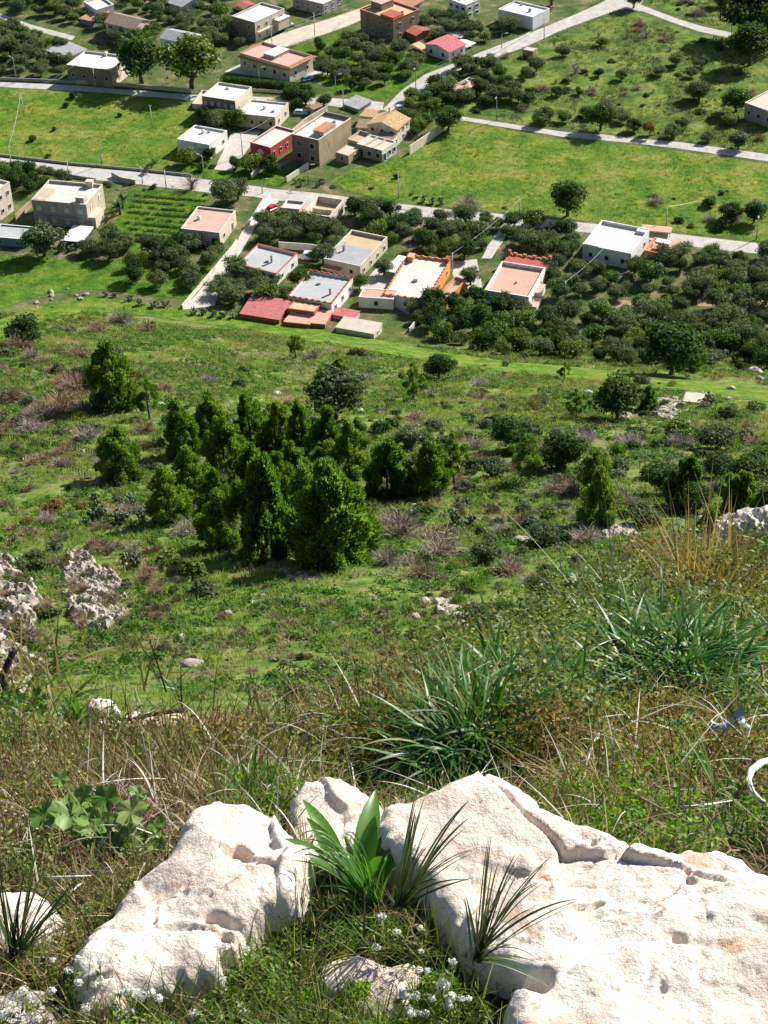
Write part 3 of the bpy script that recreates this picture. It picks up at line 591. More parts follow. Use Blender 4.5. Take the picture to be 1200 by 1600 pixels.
house('6', [(440, 92), (530, 128), (590, 72), (495, 42)], 22, 'grey', 'grey', 'grey carport roof by the upper road', 'shed', 'shed', roof='lean', ridge=.3, wins=(0, 0))
# --- upper groups
house('1', [(222, 240), (315, 273), (396, 233), (310, 192)], 34, 'cream', 'grey', 'grey sheet-roofed barn left of the white-roofed house on the upper road', 'barn', 'barn', roof='lean', ridge=.1, wins=(0, 2))
H = 'white-roofed house with dark front on the upper road, a red tiled porch at its corner'
house('1', [(318, 308), (522, 342), (606, 266), (396, 250)], 74, 'cream', 'white', H, par=.5, cap=M_CAP, wins=(4, 2), front='brown')  # brown on the front stands for shade on cream walls
rbox(H, .80, -.10, .22, .30, -.9, .15, 'tiled_porch', MT['orange']); rbox(H, .47, .9, .05, .1, 0, 1.2, 'chimney', MW['cream'])
H = 'unfinished two-storey house with grey roof slope and open balconies'
house('1', [(508, 108), (640, 140), (692, 95), (548, 60)], 70, 'pink', 'brown', H, roof='gable', axis='w', ridge=1.6, wins=(3, 2), storeys=2, ww=1.6, wh=1.7)
rbox(H, .25, -.2, .75, .2, -3.2, .2, 'balcony', MW['pink']); rbox(H, 1.0, .0, .15, .9, -3.2, .2, 'balcony', MW['white'])
H = 'grey-roofed two-storey house behind the big bright tree'
house('1', [(762, 184), (905, 206), (952, 168), (800, 132)], 62, 'white', 'grey', H, roof='gable', axis='w', ridge=1.3, wins=(2, 2), storeys=2)
H = 'white flat-topped house behind an orange-tiled shed, top left'
house('1', [(400, 22), (458, 55), (528, 28), (470, -18)], 44, 'white', 'pale', H, par=.5, cap=M_WCAP, wins=(2, 2))
house('1', [(376, 88), (436, 100), (515, 62), (452, 48)], 24, 'blue', 'orange', 'orange-tiled low shed, top left', 'shed', 'shed', roof='lean', ridge=.4, wins=(1, 0))
house('1', [(735, -5), (850, 32), (955, -5), (830, -42)], 34, 'white', 'grey', 'long grey-roofed house cut by the top edge, left part', roof='gable', axis='w', ridge=1.0, wins=(3, 3))
H = 'two-storey house with dark side and yellow-white front by the village road'
house('2', [(203, 88), (296, 114), (432, 48), (312, 14)], 84, 'sand', 'white', H, par=.5, cap=M_CAP, wins=(2, 4), storeys=2, front='brown')  # shade of the front put in as brown, the house is sand-coloured
rbox(H, 1.0, .05, .1, .5, -2.8, .2, 'balcony', MW['sand']); rbox(H, 1.0, .62, .22, .38, -1.5, .2, 'terrace_roof', MR['white']); rbox(H, 1.0, .62, .2, .36, -4.5, 2.8, 'side_wing', MW['beige'])
house('2', [(214, 30), (248, 46), (290, 20), (256, 3)], 26, 'white', 'red', 'red-tiled little rooftop shed beside the yellow-white house', 'shed', 'shed', roof='gable', ridge=.5, wins=(1, 0), axis='w')
H = 'long pale house with orange-tiled rim behind the dark hedge'
house('2', [(232, 262), (455, 322), (566, 272), (325, 200)], 66, 'cream', 'pink', H, par=.6, cap=M_ORC, wins=(5, 2), storeys=1)
rbox(H, .35, .3, .22, .6, 0, .95, 'roof_room', MW['grey'], MR['white']); rbox(H, -.01, -.08, 1.02, .08, -.35, .14, 'tiled_eave', MT['orange']); rbox(H, .94, .0, .1, .98, .3, .15, 'tiled_eave', MT['orange'])
H = 'large brown house with terraces and rooftop tower, top centre'
house('2', [(793, 52), (955, 108), (1052, 48), (905, -2)], 96, 'brown', 'oran', H, par=.5, cap=M_ORC, wins=(4, 2), storeys=2)
rbox(H, .06, .35, .32, .45, 0, 2.2, 'roof_tower', MW['brown'], MR['pink']); rbox(H, .62, .0, .38, .42, .1, 1.2, 'tiled_dormer', MT['red'])
house('2', [(985, 142), (1062, 168), (1102, 140), (1040, 104)], 30, 'terra', 'red', 'bright red tiled hut beside the large brown house', 'hut', 'hut', roof='gable', axis='w', ridge=.6, wins=(1, 0))
house('2', [(938, 12), (1032, 30), (1082, 12), (1000, -16)], 18, 'cream', 'orange', 'orange-tiled low house at the top edge, centre', roof='lean', ridge=.5, wins=(2, 1))
house('2', [(470, -6), (620, 26), (700, -14), (560, -50)], 46, 'grey', 'pale', 'grey block building cut by the top edge beside the village road', par=.5, cap=M_CAP, wins=(3, 3), storeys=2)
H = 'house with two pink-red metal tile slopes beside the diagonal road'
house('3', [(262, 285), (412, 322), (502, 282), (358, 226)], 58, 'white', 'rose', H, roof='gable', ridge=1.1, wins=(2, 2), storeys=1)
rbox(H, .0, .9, .45, .45, -.3, .5, 'rear_roof', MT['rose'])
canopy('3', [(385, 200), (470, 242), (552, 218), (440, 184)], 22, MR['beige'], 'beige flat canopy behind the pink-red roofed house')
canopy('3', [(172, 285), (275, 328), (306, 312), (218, 256)], 26, MR['oran'], 'pale and ochre canopy left of the pink-red roofed house')
canopy('3', [(440, 272), (520, 300), (575, 268), (478, 240)], 20, MR['white'], 'white patio canopy right of the pink-red roofed house')
H = 'white two-storey villa with balconies beside a small pool, top edge'
house('3', [(412, 8), (522, 44), (592, 4), (480, -40)], 78, 'white', 'pale', H, par=.5, cap=M_WCAP, wins=(3, 2), storeys=2, ww=1.4)
rbox(H, .2, -.15, .85, .15, -3.2, .2, 'balcony', MW['white'])
house('3', [(712, 68), (935, 114), (1030, 64), (822, 10)], 72, 'white', 'white', 'long white warehouse-like building with blank walls along the diagonal road', 'warehouse', 'building', par=.4, cap=M_WCAP, wins=(0, 0))
house('3', [(408, 566), (490, 584), (628, 518), (522, 488)], 48, 'yellow', 'pink', 'small yellow house with pink roof beside the diagonal road', par=.3, cap=M_CAP, wins=(2, 1), front='orange')
canopy('3', [(292, 648), (352, 664), (385, 618), (325, 592)], 26, MR['beige'], 'small tan canopy left of the yellow house')
house('3', [(866, 310), (930, 322), (964, 302), (896, 290)], 42, 'tufa', 'beige', 'small brown timber-sided shed alone in the green plot', 'shed', 'shed', par=.1, wins=(0, 0))
house('4', [(1105, 492), (1240, 535), (1330, 470), (1195, 418)], 74, 'grey', 'beige', 'grey ruin with stained flat roof cut by the right edge', par=.2, wins=(3, 1), cap=M_CAP)
# pool
q = [zpt('3', p) for p in ((385, 128), (470, 138), (492, 108), (410, 96))]
P = [at(*p) for p in q]; b = MB(); o = sum(P)/4; b.prism([(p[0]-o[0], p[1]-o[1]) for p in P], .05, .45)
r_ = thing('swimming_pool', 'small blue swimming pool beside the white villa at the top edge', 'pool', tuple(o)); b.build('basin', MW['white'], r_)
b = MB(); b.prism([tuple(p) for p in inset([np.array([p[0]-o[0], p[1]-o[1]]) for p in P], .3)], .30, .47); b.build('water', plain('pool_water', (.10, .42, .55), .1), r_)
# concrete slab on the hillside by the track
P, zg, zr = quadworld('4', [(805, 1878), (885, 1886), (903, 1848), (818, 1838)], 16)
FOOT.append(P); o = np.array([*(sum(P)/4), zg]); r_ = thing('concrete_cistern', 'square pale concrete cistern standing alone beside the grass track', 'cistern', tuple(o))
b = MB(); b.prism([tuple(p) for p in local(P, o)], -2, zr-zg-.2); b.build('tank', MW['tufa'], r_)
b = MB(); b.prism([tuple(p) for p in inset(local(P, o), -.15)], zr-zg-.198, zr-zg); b.build('lid', MR['beige'], r_)
# ------------------------------------------------------------------ garden walls and fences
def gwall(pts, h, mat, label, t=.25, name='garden_wall', cat='wall', n=14):
    a = resample(pts, n); A = at(a[:, 0], a[:, 1]); mb = MB()
    for i in range(n-1):
        p, q = A[i], A[i+1]; d = (q-p)[:2]; ln = np.linalg.norm(d)
        if ln < 1e-3: continue
        d /= ln; nn = np.array([-d[1], d[0]])*t/2; e = d*.002*(i % 2)
        v = [(*(p[:2]-nn), p[2]-.6), (*(q[:2]-nn), q[2]-.6), (*(q[:2]+nn), q[2]-.6), (*(p[:2]+nn), p[2]-.6)]; z1, z2 = p[2]+h, q[2]+h
        v += [(*(p[:2]-nn), z1), (*(q[:2]-nn), z2), (*(q[:2]+nn), z2), (*(p[:2]+nn), z1)]
        mb.add(v, [(4, 5, 6, 7), (0, 1, 5, 4), (2, 3, 7, 6)]+([(0, 4, 7, 3)] if i == 0 else [])+([(1, 2, 6, 5)] if i == n-2 else []))
    return tag(mb.build(name, mat), label, cat)
gwall([(0, 261), (107, 276), (150, 283)], .8, MW['grey'], 'low grey wall along the near side of the main road, left end')
gwall([(0, 244), (107, 257), (220, 267), (300, 276)], .7, MW['grey'], 'low dark wall between the left meadow and the main road')
gwall([(0, 126), (60, 128), (125, 131)], 1.0, MW['grey'], 'low wall on the far side of the upper road, left end')
gwall([(120, 131), (200, 136), (300, 145)], 1.2, MW['beige'], 'beige wall in front of the dark-fronted house on the upper road')
gwall([(640, 242), (665, 225), (695, 203), (716, 187)], 2.6, MW['cream'], 'stepped pale wall along the diagonal edge of the large meadow')
gwall([(285, 483), (362, 392), (370, 380)], 1.1, MW['cream'], 'pale wall along the left side of the lane')
gwall([(390, 352), (422, 310)], 1.2, MW['white'], 'white wall beside the red car on the lane')
gwall([(436, 388), (490, 392), (505, 397)], 1.8, MW['cream'], 'cream wall behind the parked white van')
gwall([(512, 176), (478, 196), (448, 222)], 2.2, MW['sand'], 'sand-coloured wall running from the upper road to the tall beige building')
gwall([(470, 208), (500, 190), (512, 182)], 1.8, MW['sand'], 'short sand wall beside the parked car in the middle group')
gwall([(448, 285), (470, 270), (482, 262)], 1.6, MW['cream'], 'slanting cream wall below the tall beige building')
gwall([(393, 280), (404, 270), (412, 265)], 1.6, MW['cream'], 'small leaning pale wall below the red house')
gwall([(25, 347), (42, 330), (58, 318)], 2.0, MW['tufa'], 'bare block wall between the left-edge house and the large two-storey house')
gwall([(175, 276), (190, 284), (212, 288)], 1.3, MW['grey'], 'grey sheet fence panel at the roadside above the vegetable garden')
gwall([(705, 112), (770, 88), (828, 55)], 1.0, MW['white'], 'white roadside wall in front of the warehouse-like building')
gwall([(490, 95), (520, 102), (545, 116)], 1.6, MW['cream'], 'cream garden wall right of the long orange-rimmed house')
gwall([(360, 141), (430, 145), (490, 150)], .9, MW['beige'], 'low wall under the dark hedge on the upper road')
gwall([(655, 500), (640, 520)], 1.2, MW['white'], 'short white wall behind the beige shed by the track')
gwall([(400, 262), (430, 262), (446, 258)], .8, MW['grey'], 'low grey wall behind the round shrubs below the red house')
def fence(pts, label, n=12, h=1.1, mat=None, rails=2, name='post_fence', t=.06):
    a = resample(pts, n); A = at(a[:, 0], a[:, 1]); o = A[0]; root = thing(name, label, 'fence', tuple(o)); pm = None
    mb = MB(); mb.tube([(0, 0, -.2), (0, 0, h)], t, 5)
    for p in A:
        if pm is None: pm = mb.build('post', mat or M_SCAF, root)
        else:
            c = pm.copy(); col.objects.link(c); c.parent = root; c.location = tuple(p-o)
    for r in range(rails):
        mb = MB(); mb.tube([tuple(p-o+np.array([0, t, h*(.9-.45*r)])) for p in A], t*.5, 4); mb.build('rail', mat or M_SCAF, root)
fence([(630, 137), (665, 113), (702, 98)], 'post and rail fence on the left side of the diagonal road', 22, 1.2, rails=2)
fence([(745, 84), (705, 96)], 'short fence in front of the pink-red roofed house', 8, 1.2)
fence([(450, 50), (500, 30), (560, 10)], 'concrete-post fence along the far side of the village road', 9, 1.9, M_METAL, t=.11)
fence([(455, 74), (515, 60), (530, 42)], 'wire fence along the near side of the village road', 7, 1.4)
fence([(400, 498), (450, 504), (520, 514)], 'thin wire fence between the grass track and the red sheds', 14, 1.0)
M_STAKE = plain('dark_stake_wood', (.07, .055, .04))
for k, (pts, lab) in enumerate([([(34, 718), (80, 724), (133, 745)], 'longest dark stake fence curving across the left grass slope'), ([(-10, 710), (20, 712), (36, 720)], 'dark stake fence at the left picture edge, lowest of the rows'),
        ([(70, 696), (110, 702), (156, 712)], 'dark stake fence just left of the lone left pine'), ([(-10, 686), (35, 688), (72, 702)], 'dark stake fence below the leafless tree on the left'),
        ([(-10, 664), (24, 666), (50, 674)], 'dark stake fence at the left picture edge, highest of the rows')]):
    fence(pts, lab, 22, 1.0, M_STAKE, 1, 'stake_fence', .07)

# ---- small fittings on the flat roofs
def fitting(H, u, v, kind):
    P, zg, zr, root, o = ALLH[H]; L = local(P, o); p = L[0]+(L[1]-L[0])*u+(L[3]-L[0])*v; z = zr-zg; b = MB()
    if kind == 'antenna':
        b.tube([(p[0], p[1], z-.02), (p[0], p[1], z+2.4)], .04, 5); b.box((p[0], p[1], z+2.3), (1.1, .04, .04))
        for s in (-.4, -.15, .1, .35): b.box((p[0]+s, p[1], z+2.33), (.03, .5, .03))
        b.build('antenna', M_DARK, root)
    elif kind == 'tank':
        b.tube([(p[0], p[1], z-.01), (p[0], p[1], z+.9), (p[0], p[1], z+1.05)], [.5, .5, .25], 12); b.build('water_tank', MW['blue'] if u > .6 else MW['white'], root)
    else:
        b.box((p[0], p[1], z+.22), (.9, .6, .44)); b.build('vent_box', MW['grey'], root)
hs_ = [k for k in ALLH if k.startswith(('large', 'single', 'grey-roofed', 'house', 'white', 'big', 'two-storey', 'one-storey', 'small', 'tall', 'long', 'unf'))]; rf = random.Random(4)
for k in hs_:
    if any(n in k for n in ('gabled', 'tiled', 'sheet', 'shed', 'hut', 'canopy', 'timber', 'unfinished', 'metal', 'two-storey house behind', 'ochre tiles')) or not any(ch.name.startswith('coping') for ch in ALLH[k][3].children): continue
    for kind, pr in (('antenna', .55), ('tank', .3), ('vent', .5)):
        if rf.random() < pr: fitting(k, rf.uniform(.2, .8), rf.uniform(.3, .85), kind)
# ================================================================== ROADSIDE THINGS
M_CONC = plain('pole_concrete', (.50, .49, .46)); M_POLEW = plain('pole_timber', (.20, .15, .11)); M_LAMPG = plain('lamp_diffuser', (.75, .75, .72), .3)
lamp = None
def street_lamp(px, py, hpx, label, rz=0, grp='street lamps along the village roads'):
    global lamp
    p = at(px, py); h = hpx/ppm(p)/.9
    if lamp is None:
        root = thing('street_lamp', label, 'street lamp', tuple(p), rz, grp)
        b = MB(); b.tube([(0, 0, -.3), (0, 0, 6), (0, 0, 7.6), (.25, 0, 7.95), (.9, 0, 8.1)], [.11, .09, .07, .06, .05], 8); b.build('pole', M_METAL, root, True)
        b = MB(); b.box((1.15, 0, 8.08), (.75, .28, .14)); hd = b.build('lamp_head', M_METAL, root)
        b = MB(); b.box((1.15, 0, 7.985), (.6, .22, .05)); b.build('lamp_glass', M_LAMPG, hd); lamp = root; root.scale = (1.3, 1.3, h/8.1)
    else: dup(lamp, tuple(p), rz, (1.3, 1.3, h/8.1), label, grp)
for px, py, hh, lab in [(26, 128, 36, 'street lamp at the left end of the upper road'), (159, 258, 38, 'street lamp in the left meadow just above the main road'), (223, 287, 26, 'street lamp on the near side of the main road by the vegetable garden'),
        (279, 124, 18, 'street lamp in front of the big bright tree'), (406, 139, 32, 'street lamp standing at the dark hedge'), (525, 150, 32, 'street lamp by the upper road beside the green plot'), (650, 154, 46, 'street lamp on the diagonal road near the yellow house'),
        (482, 288, 30, 'street lamp with curved head below the tall beige building'), (319, 278, 34, 'street lamp on the verge below the white cube house'), (776, 188, 36, 'street lamp at the edge of the large meadow'), (784, 80, 26, 'street lamp on the diagonal road by the warehouse-like building'),
        (1182, 374, 38, 'street lamp at the right end of the main road'), (410, 302, 22, 'street lamp at the mouth of the lane'), (1142, 58, 20, 'street lamp at the end of the side road')]:
    street_lamp(px, py, hh, lab, random.choice([0, 2.4, -1.8]))
pole0 = None
def upole(px, py, hpx, label, grp='utility poles of the village'):
    global pole0
    p = at(px, py); h = hpx/ppm(p)/.9
    if pole0 is None:
        root = thing('utility_pole', label, 'utility pole', tuple(p), 0, grp)
        b = MB(); b.tube([(0, 0, -.4), (0, 0, 9)], [.16, .10], 8); b.build('pole', M_CONC, root, True)
        b = MB(); b.box((0, 0, 8.7), (.9, .1, .1)); ca = b.build('crossarm', M_METAL, root)
        b = MB()
        for s in (-.4, 0, .4): b.tube([(s, 0, 8.75), (s, 0, 8.95)], .05, 6)
        b.build('insulators', M_LAMPG, ca); pole0 = root; root.scale = (1, 1, h/9)
    else: dup(pole0, tuple(p), random.uniform(-.5, .5), (1, 1, h/9), label, grp)
    return Vector((p[0], p[1], p[2]+h*.97))
UP = {}
for k, (px, py, hh, lab) in dict(a=(38, 183, 36, 'concrete pole standing in the left meadow'), b=(19, 266, 36, 'pole at the left picture edge on the main road'), c=(126, 129, 30, 'pole in front of the dark-fronted upper-road house, left one'), d=(149, 137, 28, 'pole in front of the dark-fronted upper-road house, right one'),
        e=(238, 200, 34, 'thin pale pole at the right side of the left meadow'), f=(108, 276, 24, 'pole on the near roadside above the large two-storey house'), g=(260, 296, 30, 'pole on the near side of the main road right of the garden'), h=(379, 243, 34, 'dark pole in the courtyard between the white cube house and the red house'),
        i=(492, 57, 34, 'pole beside the village road'), j=(425, 68, 38, 'pole at the near end of the village road'), k=(537, 172, 30, 'pole beside the grey carport'), l=(1041, 352, 30, 'pale pole behind the orange villa'), m=(623, 309, 40, 'dark pole in the meadow corner by the main road'),
        n=(707, 425, 30, 'pale pole beside the orange-walled house'), o=(812, 333, 22, 'dark pole on the meadow edge near the dark round tree'), p=(883, 463, 24, 'thin pole in the olive grove'), q=(850, 62, 30, 'pole at the right end of the warehouse-like building'), r=(335, 72, 1, 'x')).items():
    if lab != 'x': UP[k] = upole(px, py, hh, lab)
def cable(a, b, label, sag=1.0, r=.03):
    a, b = Vector(a), Vector(b); pts = [a.lerp(b, t/14)-Vector((0, 0, sag*4*(t/14)*(1-t/14))) for t in range(15)]
    m2 = MB(); m2.tube(pts, r, 5); tag(m2.build('overhead_cable', M_METAL), label, 'cable')
def sky_pt(px, py, h): p = at(px, py); return Vector((p[0], p[1], p[2]+h))
cable(UP['a'], UP['b'], 'cable from the meadow pole to the left-edge pole'); cable(UP['a'], UP['c'], 'cable from the meadow pole to the upper-road house', .8)
cable(UP['n'], UP['o'], 'pale cable running from the orange-walled house up to the meadow', .8, .035); cable(UP['p'], sky_pt(945, 410, 4.3), 'pale cable from the grove pole to the white block house', .6, .035)
cable(sky_pt(1120, 330, 5), UP['l'], 'cable crossing the right part of the large meadow', .7); cable(UP['h'], sky_pt(425, 205, 4), 'cable between the courtyard pole and the cream extension', .4, .04)
# ------------------------------------------------------------------ cars
def car(px, py, paint, label, rz, van=False, name='parked_car'):
    p = at(px, py); root = thing(name, label, 'van' if van else 'car', tuple(p), rz, 'cars parked in the village')
    L_, W_, hb, ht = (4.8, 1.9, 1.05, 1.95) if van else (4.1, 1.7, .85, 1.42)
    m2 = plain('car_paint', paint, .3, .1, .6, .02, 1, 0)
    prof = [(-L_/2, .35), (-L_/2, hb), (-L_/2+.15, hb+.1), (-L_/2+.55, ht-.05), (-L_/2+.9, ht), (.35 if not van else .9, ht), (1.0 if not van else 1.45, hb+.08), (L_/2-.15, hb-.08), (L_/2, .62), (L_/2, .35)]
    b = MB(); n = len(prof); v = []
    for s in (-1, 1):
        for x, z in prof: v.append((x, s*(W_/2-(.16 if z > hb+.02 else 0)), z))
    b.add(v, [list(range(n)), list(range(2*n-1, n-1, -1))]+[(i, i+n, (i+1) % n+n, (i+1) % n) for i in range(n)]); b.build('body', m2, root)
    g = MB()
    for s in (-1, 1): g.box((-.35, s*(W_/2-.13), (hb+ht)/2+.02), (L_*.42, .05, (ht-hb)*.55))
    g.box((.73 if not van else 1.22, 0, (hb+ht)/2+.06), (.05, W_*.72, (ht-hb)*.95), (math.cos(.75), 0, math.sin(.75)), (-math.sin(.75), 0, math.cos(.75)))
    g.box((-L_/2+.32, 0, (hb+ht)/2+.02), (.05, W_*.7, (ht-hb)*.6), (1, 0, -.5), (.45, 0, .9)); g.build('window', M_GLASS, root)
    for sx in (-1, 1):
        for sy in (-1, 1):
            w = MB(); c = Vector((sx*L_*.31, sy*(W_/2-.08), .32)); w.tube([c-Vector((0, .1, 0)), c+Vector((0, .1, 0))], .32, 12); wo = w.build('wheel', M_DARK, root)
            w = MB(); w.tube([c-Vector((0, .115, 0)), c+Vector((0, .115, 0))], .18, 8); w.build('rim', M_METAL, wo)
    for sy in (-1, 1):
        b = MB(); b.box((L_/2+.01, sy*W_*.33, .68), (.06, .3, .14)); b.build('headlight', M_LAMPG, root)
        b = MB(); b.box((-L_/2-.01, sy*W_*.36, .8), (.06, .2, .2)); b.build('tail_light', MW['red'], root)
car(426, 328, (.55, .02, .03), 'red car parked on the lane by the white wall', 1.0)
car(487, 397+8, (.75, .76, .78), 'white van parked behind the grey-roofed house', -.15, True)
car(481, 126, (.12, .2, .38), 'blue car in the yard of the long orange-rimmed house', .6)
car(470, 179, (.45, .55, .62), 'pale blue car parked beside the tiny gabled hut', -.2)
car(438, 47, (.25, .27, .30), 'dark car parked below the yellow-white house, nearer the corner', .45)
car(450, 42, (.5, .5, .52), 'silver car parked below the yellow-white house, farther up', .45)
car(628, 172, (.8, .8, .8), 'white car under the trees by the upper road end', -.1)
car(740, 456, (.78, .78, .76), 'white car in the yard left of the red-terraced house', .2)
# ================================================================== VEGETATION
OL = leafm('olive_leaves', [(.0, (.065, .10, .045)), (.5, (.10, .14, .065)), (.85, (.145, .19, .095)), (1, (.21, .25, .14))], .3, .65, .15)
DK = leafm('dark_leaves', [(.0, (.025, .055, .014)), (.5, (.045, .095, .022)), (1, (.085, .145, .035))], .32, .65, .15)
BR = leafm('bright_leaves', [(.0, (.035, .08, .012)), (.5, (.08, .15, .02)), (1, (.17, .24, .04))], .35, .55, .3)
PN = leafm('pine_needles', [(.0, (.042, .09, .016)), (.45, (.078, .15, .024)), (.8, (.12, .21, .03)), (1, (.19, .27, .05))], .44, .55, .2, 1.8, .16)
SC = leafm('scrub_leaves', [(.0, (.05, .07, .03)), (.5, (.085, .115, .045)), (1, (.16, .18, .08))], .3, .7, .2)
GS = leafm('grey_scrub_leaves', [(.0, (.07, .085, .055)), (.5, (.12, .135, .09)), (1, (.2, .21, .15))], .25, .7, .2)
BN = leafm('brown_scrub_twigs', [(.0, (.10, .075, .045)), (.5, (.19, .14, .09)), (1, (.33, .26, .17))], .15, .8, .1)
GY = leafm('dry_grey_twigs', [(.0, (.11, .095, .08)), (.5, (.22, .185, .16)), (1, (.42, .36, .32))], .1, .8, .1)
RU = leafm('rusty_leaves', [(.0, (.09, .07, .02)), (.5, (.17, .12, .03)), (1, (.28, .19, .05))], .3, .7, .1)
YG = leafm('yellow_green_leaves', [(.0, (.12, .15, .02)), (.5, (.22, .26, .03)), (1, (.36, .36, .07))], .35, .6, .2)
PADM = leafm('cactus_pads', [(.0, (.05, .08, .035)), (.4, (.12, .17, .08)), (.8, (.26, .31, .18)), (1, (.5, .5, .36))], .05, .5, .5, 1.5, .1)
BARK = surf('tree_bark', [(.3, (.05, .04, .03)), (.6, (.12, .10, .08)), (.8, (.2, .17, .14))], 6, .95, .5, 14, kind='obj')
def nrm(a): return a/np.maximum(np.linalg.norm(a, axis=-1, keepdims=True), 1e-9)
def quads(C, N, sx, sy, up=None, r=None, tri=False):
    """one leaf-shaped face per centre C, facing N"""
    r = r or rng; n = len(C); N = nrm(N)
    a = nrm(np.cross(N, up if up is not None else r.normal(size=(n, 3)))); b = np.cross(N, a)
    sx = np.broadcast_to(sx, (n,))[:, None]; sy = np.broadcast_to(sy, (n,))[:, None]
    if tri: V = np.stack([C-a*sx, C+a*sx, C+b*sy*2], 1); return V.reshape(-1, 3), np.arange(n*3).reshape(n, 3)
    V = np.stack([C-b*sy, C+a*sx, C+b*sy, C-a*sx], 1); return V.reshape(-1, 3), np.arange(n*4).reshape(n, 4)
def joinm(parts):
    V = []; F = []; o = 0
    for v, f in parts: V.append(v); F.append(f+o); o += len(v)
    return np.concatenate(V), np.concatenate(F)
def crown(kind, seed, n, mat, w=2.3, h=3.2, base=.7, leaf=.26, lobes=14):
    """foliage of one tree: leaves gathered in uneven lobes with gaps between"""
    r = np.random.default_rng(seed); Vs = []
    cx = r.normal(size=(lobes, 3)); cx = nrm(cx)*(r.uniform(.25, 1, (lobes, 1))**.5)
    cx[:, 2] = cx[:, 2]*.75
    c = cx*np.array([w*.66, w*.66, (h-base)*.36]); c[:, 2] += base+(h-base)*.5
    rad = r.uniform(.26, .46, lobes)*w
    k = r.integers(0, lobes, n); d = nrm(r.normal(size=(n, 3))); d[:, 2] = np.abs(d[:, 2])*np.where(r.random(n) < .75, 1, -1)
    P = c[k]+d*rad[k][:, None]*(r.uniform(.45, 1.05, (n, 1)))*np.array([1, 1, .8])
    P += r.normal(size=(n, 3))*.06*w; P[:, 2] = np.maximum(P[:, 2], .15)
    N = d+r.normal(size=(n, 3))*.55; s = leaf*r.uniform(.55, 1.3, n)
    V, F = quads(P, N, s*.55, s, None, r); return npmesh(kind, V, F, mat)
def trunk(seed, h, rad, mat=BARK, forks=4, spread=.9):
    r = random.Random(seed); b = MB(); lean = r.uniform(-.2, .2)
    b.tube([(0, 0, -.4), (lean*.3, 0, h*.3), (lean, lean*.5, h*.55)], [rad*1.3, rad, rad*.75], 7)
    for k in range(forks):
        a = 6.28*k/forks+r.uniform(-.4, .4); e = spread*r.uniform(.6, 1.1)
        b.tube([(lean*.8, lean*.4, h*.45), (lean+math.cos(a)*e*.5, lean*.5+math.sin(a)*e*.5, h*.75), (lean+math.cos(a)*e, math.sin(a)*e, h*1.05)], [rad*.6, rad*.4, rad*.15], 5)
    me = bpy.data.meshes.new('trunk'); me.from_pydata(b.v, [], b.f); me.materials.append(mat); return me
def protos(name, crowns, trunks, label, cat, crown_name='crown'):
    """list of (crown mesh, trunk mesh) variants; nothing is linked until placed"""
    return dict(name=name, c=crowns, t=trunks, label=label, cat=cat, cn=crown_name)
def place(K, p, s=1.0, rz=None, label=None, group=None, vi=None, sz=None):
    i = random.randrange(len(K['c'])) if vi is None else vi
    o = thing(K['name'], label or K['label'], K['cat'], tuple(p), random.uniform(0, 6.28) if rz is None else rz, group)
    o.scale = (s, s, sz or s*random.uniform(.9, 1.1))
    link(K['cn'], K['c'][i], o)
    if K['t']: link('trunk', K['t'][i % len(K['t'])], o)
    return o
OLIVE = protos('olive_tree', [crown('olive_crown', 10+i, 4200, OL, 2.9, 3.9, .3, .17, 12+i) for i in range(6)], [trunk(i, 1.6, .16) for i in range(3)], 'x', 'olive tree')
DARKT = protos('leafy_tree', [crown('dark_crown', 30+i, 4200, DK, 2.9, 4.2, .2, .18, 12+i) for i in range(4)], [trunk(i, 1.7, .18) for i in range(3)], 'x', 'tree')
BRIGHT = protos('leafy_tree', [crown('bright_crown', 40+i, 4000, BR, 2.8, 4.0, .2, .18, 13+i) for i in range(4)], [trunk(i, 1.7, .16) for i in range(3)], 'x', 'tree')
BIGD = protos('round_tree', [crown('big_crown', 50+i, 5200, DK, 2.8, 5, .4, .19, 24+i) for i in range(3)], [trunk(i, 1.9, .2) for i in range(2)], 'x', 'tree')
BIGO = protos('round_tree', [crown('big_crown', 60+i, 4600, OL, 2.7, 4.8, .5, .2, 22+i) for i in range(2)], [trunk(i, 1.9, .2) for i in range(2)], 'x', 'tree')
BIGB = protos('round_tree', [crown('big_crown', 65+i, 4600, BR, 2.7, 4.8, .5, .2, 22+i) for i in range(2)], [trunk(i, 1.9, .2) for i in range(2)], 'x', 'tree')
